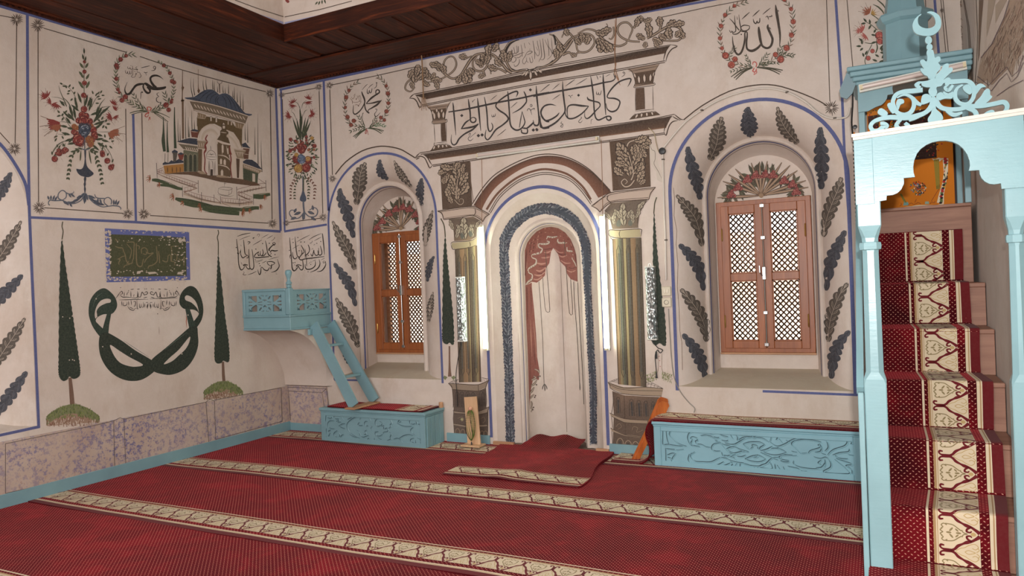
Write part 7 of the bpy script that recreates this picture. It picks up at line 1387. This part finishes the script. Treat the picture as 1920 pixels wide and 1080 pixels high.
for x, y0, y1, w in ((185, 330, 500, 44), (245, 330, 500, 44), (318, 325, 370, 44), (385, 335, 370, 44), (490, 320, 490, 40), (525, 310, 480, 26)): q.strokeP([(x-w/2, y1), (x-w/2, y0), (x, y0-26), (x+w/2, y0), (x+w/2, y1)], [5]*5, INK, 2, 3); q.strokeP([(x, y0), (x, y1)], [w*.45]*2, srgb(72, 60, 54), 1, 0)
for x, y in ((190, 800), (255, 810), (500, 830), (545, 830)): q.strokeP([(x-24, y+50), (x-24, y-10), (x, y-36), (x+24, y-10), (x+24, y+50)], [5]*5, BR3, 2, 3)
q.T("190 640 10 240 620 14 270 650 14 240 680 12;490 640 10 520 620 14 540 660 14 510 700 10", srgb(80, 64, 52), srgb(140, 120, 100)); q.dot("245 650", 18, srgb(170, 164, 120)).S("100 190 200 150;120 200 180 160;140 200 120 180;170 200 150 165;200 195 170 155;500 180 500 130;530 170 520 130;560 160 545 135", 3, BRN, 'c', 2, 0); q.done()
# cypresses on the front wall
q = cypress(WF, 'F', (810, 290, 1), "16.7 119.6 22 130 24 140 25 152", "25 150 21 190 20 240 19 320 19.5 349 28 356 33 353 38 357 42 350 40 300 34 240 29 190", "32.8 359 3 33 395 3.5 33.5 416 7", None, 'painted cypress partly behind the left silver lamp', .42, 5)
q.z(810, 290, 1); q.V("22 416 5 27 420 7;38 420 7 43 416 5", srgb(120, 126, 88), 0); q.done()
q = cypress(WF, 'F', (1100, 240, 1), "131.4 130 128 140 127 149 126 160", "126 152 124 220 124 300 123 380 122 400 129 408 137 404 145 409 149.5 402 147 350 138 280 132 220 129 180", None, None, 'painted cypress partly behind the right silver lamp', .42, 6)
rn = q.rnd
for k in range(260): 
    x = rn.uniform(112, 160); t = abs(x-136.5)/25; y = 455+rn.uniform(0, 16)+t*9
    if abs(x-136.5) > 5: q.strokeP([(x, y), (x+rn.uniform(-.6, .6), y-2.4)], [1.1, .5], rn.choice((srgb(116, 124, 70), srgb(136, 142, 90), srgb(96, 106, 58))), 1, 0)
q.S("134 412 135 440 134 455 128 462 114 470;141 412 141 440 142 455 150 463 162 470", 1, srgb(150, 128, 112)); q.dot("136 428 138 447 137 436", 1, srgb(176, 96, 96)); q.done()
# wreaths
q = Paint('painted_wreath', WF, 'F', 'small painted wreath over the left window'); q.z(635, 130, 7.714)
q.spray([(400, 850), (280, 820), (180, 800), (110, 680), (90, 560), (110, 400), (160, 270), (290, 175)], 74, 12, GRN, 17, 32, False, BR2, 4); q.spray([(430, 850), (560, 780), (680, 660), (720, 520), (720, 380), (690, 240), (620, 140), (550, 110)], 74, 12, GRN, 17, 32, False, BR2, 4)
q.spray([(390, 850), (340, 780), (290, 670)], 80, 13, GRN, 5, 30); q.spray([(450, 850), (500, 790), (540, 700)], 70, 12, GRN, 5, 30); q.spray([(400, 850), (280, 860), (170, 900)], 70, 14, GRN, 6, 35); q.spray([(500, 820), (600, 800), (680, 830)], 60, 14, srgb(92, 122, 90), 5, 35)
q.V("210 975 10 300 910 14 410 855 8;245 1000 10 320 920 14 420 858 8;230 985 8 310 915 12 415 858 6;420 850 8 520 855 14 655 890 10;430 856 8 520 870 14 620 930 10;430 850 6 540 860 12 640 910 8", GRN)
q.roses("150 305 24 110 405 30 98 552 22 130 690 30 180 805 28 220 745 30 690 240 22 712 350 30 720 490 26 693 608 30 612 698 26 662 735 24 250 745 10", srgb(132, 66, 52), lt=srgb(176, 110, 88)); q.V("405 860 8 385 920 10 400 930 8 415 880 8 430 950 6;395 890 6 410 880 8", srgb(160, 66, 56)); q.done()
q = Paint('painted_name', WF, 'F', 'brush calligraphy inside the small wreath'); q.z(635, 130, 7.714)
q.V("335 320 8 345 360 20 370 420 24 378 480 18 340 560 16 290 620 18 240 650 20 212 620 14 215 520 6;375 480 14 385 560 18 410 610 18 445 635 20;622 445 8 560 510 28 480 560 18 430 590 12 430 625 12;620 455 10 560 470 26 480 490 18 400 498 10;400 495 10 470 420 26 540 370 22 590 335 20 580 300 18 545 305 16 540 350 12 565 370 8;340 300 4 380 250 8 420 215 5;430 275 4 460 240 8 500 212 5;415 280 5 415 340 12 435 350 10 445 300 6 450 335 10 470 335 12 485 275 6;560 200 8 545 190 8 550 215 8 545 250 8 510 280 4;345 720 4 348 650 8 360 630 12;530 575 8 555 580 8 545 610 6 520 650 10 545 685 12 605 625 4", srgb(62, 52, 46)); q.V("165 420 4 195 450 6 200 500 5;185 400 4 210 430 6 240 370 4;200 470 4 250 480 6 320 450 5 310 380 5 290 400 5;250 420 5 255 440 6 275 400 5 265 380 4;235 520 4 260 510 6 290 520 6 320 480 5 330 460 4;215 385 3 240 355 5;290 380 4 300 450 5 320 470 5", BR2).dot("288 530", 9, BR2); q.done()
q = Paint('painted_wreath', WF, 'F', 'large painted wreath over the right window'); q.z(1330, 0, 6.75)
q.spray([(560, 850), (400, 820), (260, 760), (170, 650), (140, 480), (150, 320), (210, 190), (320, 80), (490, 20)], 70, 12, GRN, 22, 34, False, BR2, 4); q.spray([(600, 850), (760, 790), (900, 690), (1010, 580), (1050, 440), (1060, 270), (1030, 110), (950, 0)], 74, 12, GRN, 19, 34, False, BR2, 4)
q.spray([(530, 840), (490, 760), (460, 690)], 70, 13, GRN, 4, 26); q.spray([(620, 830), (690, 760), (740, 680)], 76, 12, GRN, 5, 30); q.spray([(870, 700), (890, 640), (910, 580)], 80, 13, GRN, 3, 30); q.spray([(880, 720), (980, 690), (1070, 710)], 74, 14, GRN, 6, 34); q.spray([(540, 850), (400, 870), (260, 910)], 66, 12, GRN, 7, 30); q.spray([(240, 730), (280, 670), (330, 600)], 70, 12, GRN, 4, 30); q.spray([(640, 830), (760, 800), (880, 800)], 60, 12, GRN, 6, 30)
q.V("275 975 10 400 890 16 540 852 8;310 990 10 420 905 16 545 856 8;335 1010 10 440 910 16 550 860 8;600 850 8 760 860 16 930 890 12;600 856 8 760 880 16 890 940 10;600 853 6 780 870 14 910 915 10", srgb(70, 66, 50))
q.roses("320 75 22 200 190 26 148 330 28 136 485 26 160 612 24 205 705 42 325 750 34 280 820 44 950 0 24 1035 115 26 1062 275 32 1040 445 32 978 608 38 838 692 32 902 752 44", srgb(158, 74, 60), lt=srgb(206, 136, 116)); q.V("550 820 8 555 790 12 580 785 12 600 810 12 590 850 12;570 860 12 550 900 14 580 910 12 600 870 10;590 880 8 600 920 10 560 950 6;580 910 6 565 940 8", srgb(190, 84, 76)); q.done()
q = Paint('painted_name', WF, 'F', 'bold brush calligraphy inside the large wreath'); q.z(1330, 0, 6.75)
q.V("838 62 8 850 150 34 875 300 32 895 450 24 890 585 6;745 310 10 740 350 30 775 430 30 800 500 30 780 580 28 730 610 28 670 580 26 645 500 34 630 400 34 625 340 16;655 560 24 610 610 30 540 645 34 480 620 24 470 540 24 480 450 18 475 405 14 450 420 16 450 500 22 430 600 24 400 670 26 360 690 26 320 640 24 300 550 16 292 460 6;875 150 6 870 130 14;780 370 6 760 350 14", srgb(66, 56, 48))
q.V("412 245 4 460 200 14 510 155 6;545 212 4 590 170 14 635 128 6;675 185 4 720 145 12 775 102 5;555 240 5 565 280 14 590 300 14 605 265 8 610 290 12 635 280 14 640 230 8;712 220 6 735 205 10 745 230 10 750 250 5;750 215 8 775 210 12 795 205 8 785 190 8;255 235 5 300 280 12 350 350 14 380 385 12;318 195 4 325 290 12 335 390 12 300 410 10 275 390 8;375 185 4 385 290 12 400 380 14 350 430 14 300 430 12 300 410 8;395 390 12 440 400 16 500 370 12 510 330 8;510 330 8 440 320 14 400 350 10 430 390 10 490 380 8;255 380 6 270 410 10 300 395 8;350 210 4 355 250 8", srgb(66, 56, 48)).dot("405 437", 9); q.done()
# corner vase panel
q = Paint('painted_flower_vase', WF, 'F', 'tall painted flower bouquet in a slender blue vase'); q.z(520, 170, 4.15)
q.V("205 670 8 205 780 8;175 220 4 180 400 8 195 600 6", GRN); q.P("195 670 205 670 208 780 225 830 222 860 200 865 178 855 178 830 195 780", SLT, 2, 1); q.V("203 860 12 205 900 14 210 950 12;210 945 10 170 990 8 120 990 9 95 955 8 110 930 7 150 935 6;210 945 10 250 980 8 300 975 9 315 935 8 290 910 7 250 930 6;210 940 16 212 1000 8", NV2); q.al("210 950 -100 60 24 185 945 200 60 22 235 940 -20 60 22 130 950 60 40 20 280 930 100 40 20 150 985 200 50 20 260 985 -30 50 20", NAV, NV2)
q.leaves("185 380 92 190 380 80 180 380 100 195 380 74 172 370 108 200 375 66 190 300 95 180 330 84", 170, 16, GRN, DGN); q.S("180 150 160 100 130 85;190 140 200 100 230 75;150 230 130 180 110 165;200 200 215 160 235 150", 4, GRN)
for x, y, a in ((125, 95, 120), (120, 110, 260), (240, 65, 70), (240, 85, 280), (95, 185, 200), (90, 195, 260), (262, 175, 20), (262, 185, 300)): q.fanflower(x, y, a, 34, RED, 6, 150)
rn = q.rnd
for k in range(170):
    a = rn.uniform(0, 6.28); r = rn.uniform(.45, 1); x, y = 195+115*r*math.cos(a), 520+200*r*math.sin(a)*(.85 if math.sin(a) > 0 else 1); q.leaf(x, y, math.degrees(-a)+rn.uniform(-40, 40), 26, 9, rn.choice((GRN, DGN, GRN, LGN)))
for k in range(40): a = rn.uniform(0, 6.28); r = rn.uniform(.5, .95); q.rose(195+100*r*math.cos(a), 500+160*r*math.sin(a), rn.uniform(6, 11), rn.choice((RED, srgb(150, 96, 60), RED, DGN)))
for x in (110, 140, 245, 290): q.spray([(195+(x-195)*.4, 670), (x, 740), (x-5, 850)], 22, 10, GRN if x in (140, 245) else srgb(104, 64, 50), 8, 35)
q.roses("190 460 30 170 440 22 210 440 22 150 540 26 240 540 28 225 600 34 190 420 18 105 380 14 290 430 16 100 470 14", RED); q.roses("165 605 32 238 530 20 150 500 16 270 370 14", YEL, dk=srgb(150, 100, 50), lt=srgb(214, 180, 110)); q.roses("190 535 32 185 520 24", srgb(96, 112, 136), dk=SLT, lt=srgb(150, 162, 178)); q.done()
q = Paint('painted_flower_vase', WF, 'F', 'painted flowers half hidden by the pulpit spire'); q.z(1600, 0, 6)
q.V("220 50 4 280 80 16 330 130 14 340 160 6;270 0 10 330 50 16 355 90 6;200 160 6 260 200 10 310 250 8;130 240 6 200 280 8 270 340 10;130 480 6 200 490 10 270 470 12;140 730 8 130 680 8 160 600 8 210 500 8;250 600 10 270 540 16 260 480 8;300 200 10 310 230 14", GRN)
q.leaves("150 250 130 140 260 190 190 270 100 200 280 240 240 260 20 260 270 -20 200 390 -10 230 370 60 110 470 140 90 520 180 110 540 220 100 500 100 200 490 20 300 560 60 300 590 -10 290 640 150 270 690 160 320 660 60 120 640 110 130 620 60 320 580 90 290 700 20 330 690 -40", 56, 24, GRN, DGN); q.fanflower(180, 150, 140, 80, ORN, 6, 120); q.fanflower(200, 160, 20, 60, YEL, 5, 100); q.fanflower(110, 340, 150, 70, srgb(170, 88, 80), 6, 150); q.fanflower(140, 400, 220, 60, srgb(170, 88, 80), 6, 150); q.fanflower(70, 350, 180, 50, srgb(170, 88, 80), 5, 120)
q.roses("290 400 44 300 460 40 215 575 24 168 655 26", srgb(176, 84, 76)); q.S("180 130 120 130 95 110;170 150 110 155 90 150;100 360 40 380 10 420;130 430 90 450 70 470", 3, BRN); q.done()
q = Paint('painted_well_border', wall_upper, (1, WY1+.002, -1), 'blue band and flower tips on the raised ceiling well'); q.S("534 44 640 22 760 -4", 4.5, srgb(150, 154, 186), 'c', 1, 0).S("534 32 600 18 660 2", 1.3, BRN, 'c', 2, 0); q.leaves("600 2 250 604 0 270 596 3 230 608 -1 290", 8, 3, GRN); q.dot("538 1 540 3", 3, RED); q.done()
q = Paint('painted_well_border', wall_upper, (0, WX0-.002, 1), 'blue band on the left side of the ceiling well'); q.S("533 44 470 24 400 -2", 4.5, srgb(150, 154, 186), 'c', 1, 0).S("533 32 480 15 440 0", 1.3, BRN, 'c', 2, 0); q.done()
# ------------------------------------------------------------------ paint inside the recesses
OD, OL = srgb(84, 76, 68), srgb(194, 178, 162)
def leaves_on(nm, wall, bv, T, spec, label):
    for kind, pts, hw in spec:
        q = Paint('painted_oak_leaf' if kind == 'b' else 'painted_dark_spray', wall, bv, label); q.z(*T); v = [float(a) for a in pts.split()]; P = [(v[i], v[i+1]) for i in range(0, len(v), 2)]; n = len(P); hw *= 1.22 if kind == 'b' else 1.08
        if kind == 'b': q.acanthus(P[::-1], ([hw*.35, hw*.9, hw, hw*.8, hw*.2] if n == 5 else [hw*.35, hw, hw*.85, hw*.15]), OD, OL, 9, T[2]*.55, True, ofs=.45)
        else:
            W = [hw*.25, hw*.8, hw, hw*.8, hw*.3] if n == 5 else [hw*.3, hw*.9, hw, hw*.3]
            q.acanthus(P, W, srgb(66, 68, 76), srgb(118, 122, 130), 7, T[2]*.4, False, ofs=.5)
            Q = catmull(P, False, 5); rn = q.rnd
            for k in range(1, len(Q)-1): 
                w_ = hw*.55*math.sin(PI*k/len(Q)); q.poly([(Q[k][0]+rn.uniform(-w_, w_)*1.3+hw*.32*math.cos(a*PI/3), Q[k][1]+hw*.30*math.sin(a*PI/3)) for a in range(6)], srgb(58, 60, 68), 1)
        q.done()
leaves_on('r', WF, BVHF, (1220, 150, 4.8), [('n', "330 600 355 720 395 850 425 950 445 1075", 62), ('b', "640 330 612 450 590 580 530 720", 66), ('n', "868 250 880 340 888 430 900 505", 74), ('b', "1140 240 1180 370 1240 470 1328 570", 54), ('n', "1525 425 1530 560 1540 700 1540 850 1535 980", 68), ('b', "1718 875 1690 980 1640 1100 1590 1240 1555 1410", 56)], 'painted leaf on the splay of the right window')
leaves_on('r', WF, BVHF, (1220, 350, 4.8), [('b', "230 75 330 190 410 310 465 535", 56), ('n', "255 520 350 610 430 730 478 935", 58), ('b', "270 920 345 1010 430 1130 480 1250 504 1395", 54), ('n', "1752 395 1690 530 1620 690 1580 935", 60), ('b', "1775 868 1700 980 1640 1130 1612 1250 1600 1395", 54)], 'painted leaf on the splay of the right window')
leaves_on('r', WF, BVHF, (1220, 560, 4.8), [('n', "288 318 380 430 445 550 495 720", 58), ('n', "1792 290 1700 400 1650 530 1628 720", 58)], 'painted leaf on the splay of the right window')
leaves_on('l', WF, BVHF, (590, 260, 6.836), [('n', "320 640 340 770 400 900 450 1080 500 1270", 78), ('b', "655 305 590 440 570 600 535 845", 82), ('n', "835 268 838 370 860 450 940 520", 54), ('b', "1018 278 1075 400 1140 500 1245 620", 42), ('n', "1372 508 1360 600 1350 710 1376 860", 52)], 'painted leaf on the splay of the left window')
leaves_on('l', WF, BVHF, (590, 400, 6.836), [('b', "228 98 330 300 430 480 516 722", 66), ('n', "250 640 350 780 450 930 525 1190", 66), ('b', "1515 -40 1465 130 1432 260 1416 420", 48), ('n', "1532 550 1485 640 1462 750 1446 875", 42)], 'painted leaf on the splay of the left window')
leaves_on('l', WF, BVHF, (590, 550, 6.836), [('b', "272 58 380 260 470 430 562 690", 74), ('n', "330 660 400 760 460 860 530 980", 60), ('b', "1520 -20 1495 110 1478 220 1464 370", 38)], 'painted leaf on the splay of the left window')
leaves_on('w', wall_left, BVHL, (0, 0, 2.571), [('n', "52 832 30 880 0 930 -40 990", 28)], 'painted leaf on the splay of the far left recess')
leaves_on('w', wall_left, BVHL, (0, 400, 2.51), [('b', "100 35 60 110 10 190 -50 270", 26), ('n', "104 290 60 340 0 400 -50 460", 30), ('b', "118 492 70 570 10 660 -40 740", 28), ('n', "126 745 80 810 30 880 -20 960", 30)], 'painted leaf on the splay of the far left recess')
# wreath round the niche
q = Paint('painted_niche_wreath', WF, BVHF, 'thick dark blue painted garland round the mihrab niche'); q.z(0, 0, 1)
Pw = [(957, 830), (956, 788), (955, 745), (954, 700), (951.7, 638), (948.7, 559), (945.8, 500), (945, 469), (948, 447), (959, 426), (975, 408.5), (994, 397), (1014.6, 391.2), (1035, 392), (1055.5, 399), (1073, 411), (1087, 429.5), (1095, 448), (1099.5, 470), (1102, 538), (1104.5, 582), (1108, 659), (1111, 703), (1112.6, 747), (1112.5, 780), (1113, 832)]
Ww = [8.5]*4+[9]*4+[10.5]*8+[9]*3+[7.2]*7
Q = catmull(Pw, False, 8); W2 = [x[0] for x in catmull([(x,) for x in Ww], False, 8)]; D_ = [0]
for a, b in zip(Q, Q[1:]): D_.append(D_[-1]+math.dist(a, b))
rn = random.Random(9); d = 0; q.strokeP(Pw, [w*1.35 for w in Ww], srgb(58, 64, 76), 0, 6)
while d < D_[-1]:
    i = min(max(j for j in range(len(D_)) if D_[j] <= d), len(Q)-2); t = (d-D_[i])/(D_[i+1]-D_[i]); x, y = lerp(Q[i][0], Q[i+1][0], t), lerp(Q[i][1], Q[i+1][1], t); w_ = W2[i]; dx, dy = Q[i+1][0]-Q[i][0], Q[i+1][1]-Q[i][1]; l = math.hypot(dx, dy); nx, ny = -dy/l, dx/l; tx, ty = dx/l, dy/l
    for sg in (1, -1):
        cx_, cy_ = x+nx*sg*w_*.62, y+ny*sg*w_*.62; r = w_*rn.uniform(.36, .52); q.poly([(cx_+r*math.cos(a*PI/4), cy_+r*math.sin(a*PI/4)) for a in range(8)], rn.choice((srgb(54, 60, 74), srgb(66, 72, 86), srgb(60, 58, 72))), 1)
        for k in range(4): h = rn.uniform(.1, .95); q.strokeP([(x+nx*sg*w_*h*.3, y+ny*sg*w_*h*.3), (x+nx*sg*w_*h+tx*2.5, y+ny*sg*w_*h+ty*2.5), (x+nx*sg*w_*(h+.1)+tx*6, y+ny*sg*w_*(h+.1)+ty*6)], [.4, .9, .4], rn.choice((srgb(150, 154, 158), srgb(112, 118, 128), srgb(36, 40, 52), srgb(128, 132, 138))), 2, 0)
    d += 5.6
q.done()
# painted curtain in the niche
q = Paint('painted_curtain', WF, BVHF, 'painted red curtain with lace edging and cords in the niche'); q.z(940, 400, 6)
CU, CU2, CU3 = srgb(138, 84, 74), srgb(106, 58, 54), srgb(182, 134, 118)
q.P("262 420 290 330 340 260 400 200 480 160 560 150 640 165 720 215 780 290 820 380 845 470 855 600 860 770 780 740 740 680 720 600 660 540 640 460 585 390 560 430 540 560 500 620 490 700 440 750 400 780 340 770 290 800 270 820 262 600", CU, 0, 0)
q.V("300 340 14 275 500 16 268 700 12;340 290 12 320 420 14 305 560 12;400 220 12 370 330 16 355 430 12;460 180 10 440 260 14 425 330 10;560 160 8 600 210 12 630 260 8;640 180 10 690 240 14 720 310 10;700 210 10 760 300 14 800 400 10;780 300 8 825 420 12 845 560 8", CU2, 1); q.V("320 320 10 300 450 12 285 620 10;370 260 10 345 360 12 330 450 8;430 200 8 410 280 12 400 400 8;490 160 12 500 220 20 515 265 10;530 160 10 570 200 14 610 240 8;600 170 8 650 230 12 700 300 8;740 250 8 790 350 10 820 450 6", CU3, 1)
q.V("400 560 12 450 570 20 500 560 10;390 640 10 440 650 18 500 610 10;370 690 10 430 700 18 490 660 10;360 740 10 410 745 16 460 710 8;480 440 8 520 440 16 560 420 8;450 500 8 500 500 16 545 490 8;600 400 8 650 440 14 700 440 8;640 470 8 690 490 14 740 470 6;660 520 8 720 560 14 780 560 6;740 640 8 790 660 14 840 640 6", CU3, 2); q.V("420 600 6 470 600 12 505 590 6;400 670 6 450 680 12 490 640 6;500 470 6 540 460 10;620 430 6 680 465 10 720 460 6;760 610 6 800 620 10 845 600 6;470 410 6 530 400 12 575 390 6", CU2, 2)
q.T("510 290 10 520 262 24 570 270 24 630 258 16;640 280 10 635 310 20 650 330 26 700 330 26 740 325 20;510 310 14 540 320 18 520 340 26 470 345 26 420 345 18 425 380 20 460 400 16 440 440 26 390 455 26 345 470 20 350 500 18 390 520 16 385 570 26 340 600 26 300 630 20 310 670 16 345 690 14 340 740 24 300 770 24 275 805 16;740 380 12 745 420 24 800 430 22 805 480 16 800 510 14 830 560 16 845 600 10", srgb(112, 92, 82), srgb(196, 184, 170), .72); q.dot("535 268 560 270 590 270 615 265 660 330 690 332 720 330 440 346 470 345 500 343 365 465 395 458 425 448 325 612 350 600 375 585 320 755 340 735 760 425 785 428", 5, srgb(110, 92, 84), 3)
q.z(880, 480, 6.836); q.P("715 380 800 340 800 400 830 700 855 1000 870 1300 900 1480 890 1590 820 1560 790 1700 775 1850 770 1990 745 1200 725 800", CU, 0, 0); q.V("735 400 14 750 900 16 775 1400 12 780 1700 8;785 400 8 800 800 12 825 1200 12 860 1500 8", CU2, 1); q.V("760 400 8 775 800 12 800 1200 12 815 1500 8;810 700 6 835 1000 8 860 1300 8", CU3, 1)
q.T("835 1450 16 880 1470 30 895 1500 16;820 1540 14 850 1560 30 795 1590 24;870 1580 10 830 1640 28 790 1660 20;830 1680 14 800 1730 30 775 1760 16;830 1770 10 800 1800 24 775 1830 14;790 1860 14 800 1900 24 785 1960 14;810 1940 10 790 2000 14", srgb(92, 78, 70), srgb(176, 160, 144), .5); q.dot("905 1540 858 1650 845 1790 820 1940 880 1550 835 1810 810 1970", 11, srgb(92, 78, 72), 3)
q.S("890 330 905 520 920 760 940 1080 958 1660;940 280 950 450 970 660 985 710 1005 722 1028 715 1032 680 1020 500 990 130 980 0;1240 120 1255 350 1270 600 1285 730 1305 758 1325 745 1325 650 1310 450 1300 300;1340 330 1350 600 1380 950 1400 1300 1418 1660;1390 340 1405 640 1430 1080 1455 1500 1470 1900;980 0 975 -70;1235 0 1225 -100 1220 -200", 7, srgb(84, 74, 64), 'c', 2); q.V("960 1640 8 940 1680 12 935 1710 6;962 1650 8 968 1700 14 968 1730 6;965 1640 8 990 1680 12 995 1710 6;1418 1630 8 1420 1690 12 1420 1720 6", srgb(84, 78, 72)); q.done()
# tympana over the windows
def tymp(T, wy, c, roses, spears, R, lv, label):
    q = Paint('painted_fan_garland', WF, (1, wy, -1), label); q.z(*T); rn = q.rnd
    for x, y in roses:
        for k in range(13): a = rn.uniform(0, 360); q.leaf(x+rn.uniform(-.5, .5)*R, y+rn.uniform(-.5, .5)*R, a, lv*rn.uniform(.8, 1.2), lv*.36, rn.choice((srgb(92, 96, 74), srgb(76, 80, 62), srgb(104, 96, 78))), BRN)
    for x, y in spears: q.strokeP([c, ((c[0]+x)/2, (c[1]+y)/2), (x, y)], [R*.15, R*.55, R*.12], BRN, 1, 3); q.strokeP([c, ((c[0]+x)/2, (c[1]+y)/2), (x, y)], [R*.08, R*.30, R*.04], BR3, 2, 3)
    for x, y in roses:
        for dx, dy, r in ((0, 0, .62), (.45, .2, .38), (-.4, .3, .38), (.1, -.45, .34)): q.rose(x+dx*R, y+dy*R, r*R*.8, srgb(148, 72, 68), lt=srgb(196, 130, 118), lift=2)
    for k in range(9): a = PI*k/8; q.strokeP([c, (c[0]+R*.9*math.cos(a), c[1]-R*.9*math.sin(a)*.8)], [R*.3, R*.06], BR2, 2, 0)
    q.dot('%f %f' % c, R*.36, srgb(150, 124, 96), 3, 10); q.done()
tymp((1220, 150, 4.8), .468, (995, 1040), [(725, 1030), (785, 965), (870, 895), (945, 858), (1030, 850), (1100, 855), (1200, 905), (1275, 940), (1310, 1005)], [(650, 912), (700, 850), (762, 800), (905, 745), (980, 735), (1050, 730), (1180, 742), (1255, 768), (1322, 815), (1398, 905), (600, 1060), (1420, 965)], 60, 88, 'painted fan of spears and roses over the right window')
tymp((590, 260, 6.836), .468, (1105, 1150), [(800, 1140), (865, 1060), (950, 960), (1040, 905), (1130, 880), (1215, 905), (1290, 975), (1345, 1060), (1370, 1130)], [(765, 970), (830, 900), (870, 845), (1080, 745), (1140, 740), (1285, 770), (1350, 860), (735, 1110), (760, 1180)], 70, 100, 'painted fan of spears and roses over the left window')
# right wall: strips and a town view seen at a very flat angle
q = Paint('painted_town_view', wall_right, 'R', 'painted town view and flower strip on the right wall, seen edge on'); q.z(1600, 0, 6); rn = q.rnd
q.S("1240 0 1290 300 1330 900;1250 0 1305 300 1345 900;1385 0 1400 400 1390 700 1370 950;1130 0 1150 250 1165 480", 5, srgb(104, 82, 66), 'c', 2, 0)
for k in range(60): y = rn.uniform(0, 520); q.strokeP([(1175+rn.uniform(-50, 60), y), (1180+rn.uniform(-50, 60), y+rn.uniform(10, 50))], [6, 3], rn.choice((srgb(118, 92, 72), srgb(96, 78, 60), srgb(140, 100, 80))), 1, 0)
q.P("1415 0 1465 0 1440 300 1420 620 1405 700 1410 400", srgb(116, 92, 74)); q.P("1440 640 1580 480 1740 100 1760 0 1920 0 1920 560 1830 700 1790 860 1735 780 1560 960 1500 900 1420 980 1390 900", srgb(168, 144, 124)); q.P("1500 300 1520 0 1600 0 1560 200 1500 420;1600 60 1650 0 1730 0 1600 260", srgb(176, 158, 140))
for k in range(420):
    x, y = rn.uniform(1430, 1915), rn.uniform(0, 900)
    if y < 640-(x-1440)*1.6 or y > 980-(x-1500)*.7: continue
    L_ = rn.uniform(40, 120); a = rn.choice((-.9, -.95, -1.0, 1.45)); q.strokeP([(x, y), (x+L_*math.cos(a)*.6, y+L_*math.sin(a))], [rn.uniform(2, 6)]*2, rn.choice((srgb(122, 98, 82), srgb(190, 172, 154), srgb(110, 88, 74), srgb(146, 108, 94), srgb(196, 178, 162), srgb(150, 126, 106))), 2, 0)
q.S("1380 920 1480 1000 1560 1020 1650 900 1735 820 1785 925 1850 860 1920 700;1440 650 1560 500 1700 200 1760 0;1400 860 1530 960 1640 840 1735 750 1790 860 1860 800 1920 620;1620 1080 1760 980 1920 900", 7, srgb(112, 92, 100), 'c', 3, 0); q.done()
q = Paint('plaster_crack', WF, 'F', 'cracks and bare patches in the plaster right of the mihrab'); q.z(1100, 240, 4.909)
q.P("585 130 640 200 660 330 700 440 715 500 650 480 640 400 590 330 578 180;600 640 640 620 660 660 620 680", srgb(206, 194, 180), 2, 0); q.S("575 130 600 200 628 215 630 290 620 330 660 400 690 465", 3.5, BRN, 't', 1); q.z(1220, 350, 4.8); q.done()
q = Paint('plaster_crack', WF, BVHF, 'long crack down the left splay of the right window'); q.z(1220, 350, 4.8); q.S("205 10 215 120 210 260 235 400 228 520 245 700 240 900 255 1100 262 1300 280 1400 285 1650", 4, BR2, 'c', 0, 3); q.done()
q = Paint('plaster_crack', WF, 'F', 'stained crack under the hanging wire'); q.S("1153 38 1154 60 1152 90 1155 118 1152 135 1158 148 1163 160", 2.2, srgb(168, 128, 100), 't', 0); q.done()
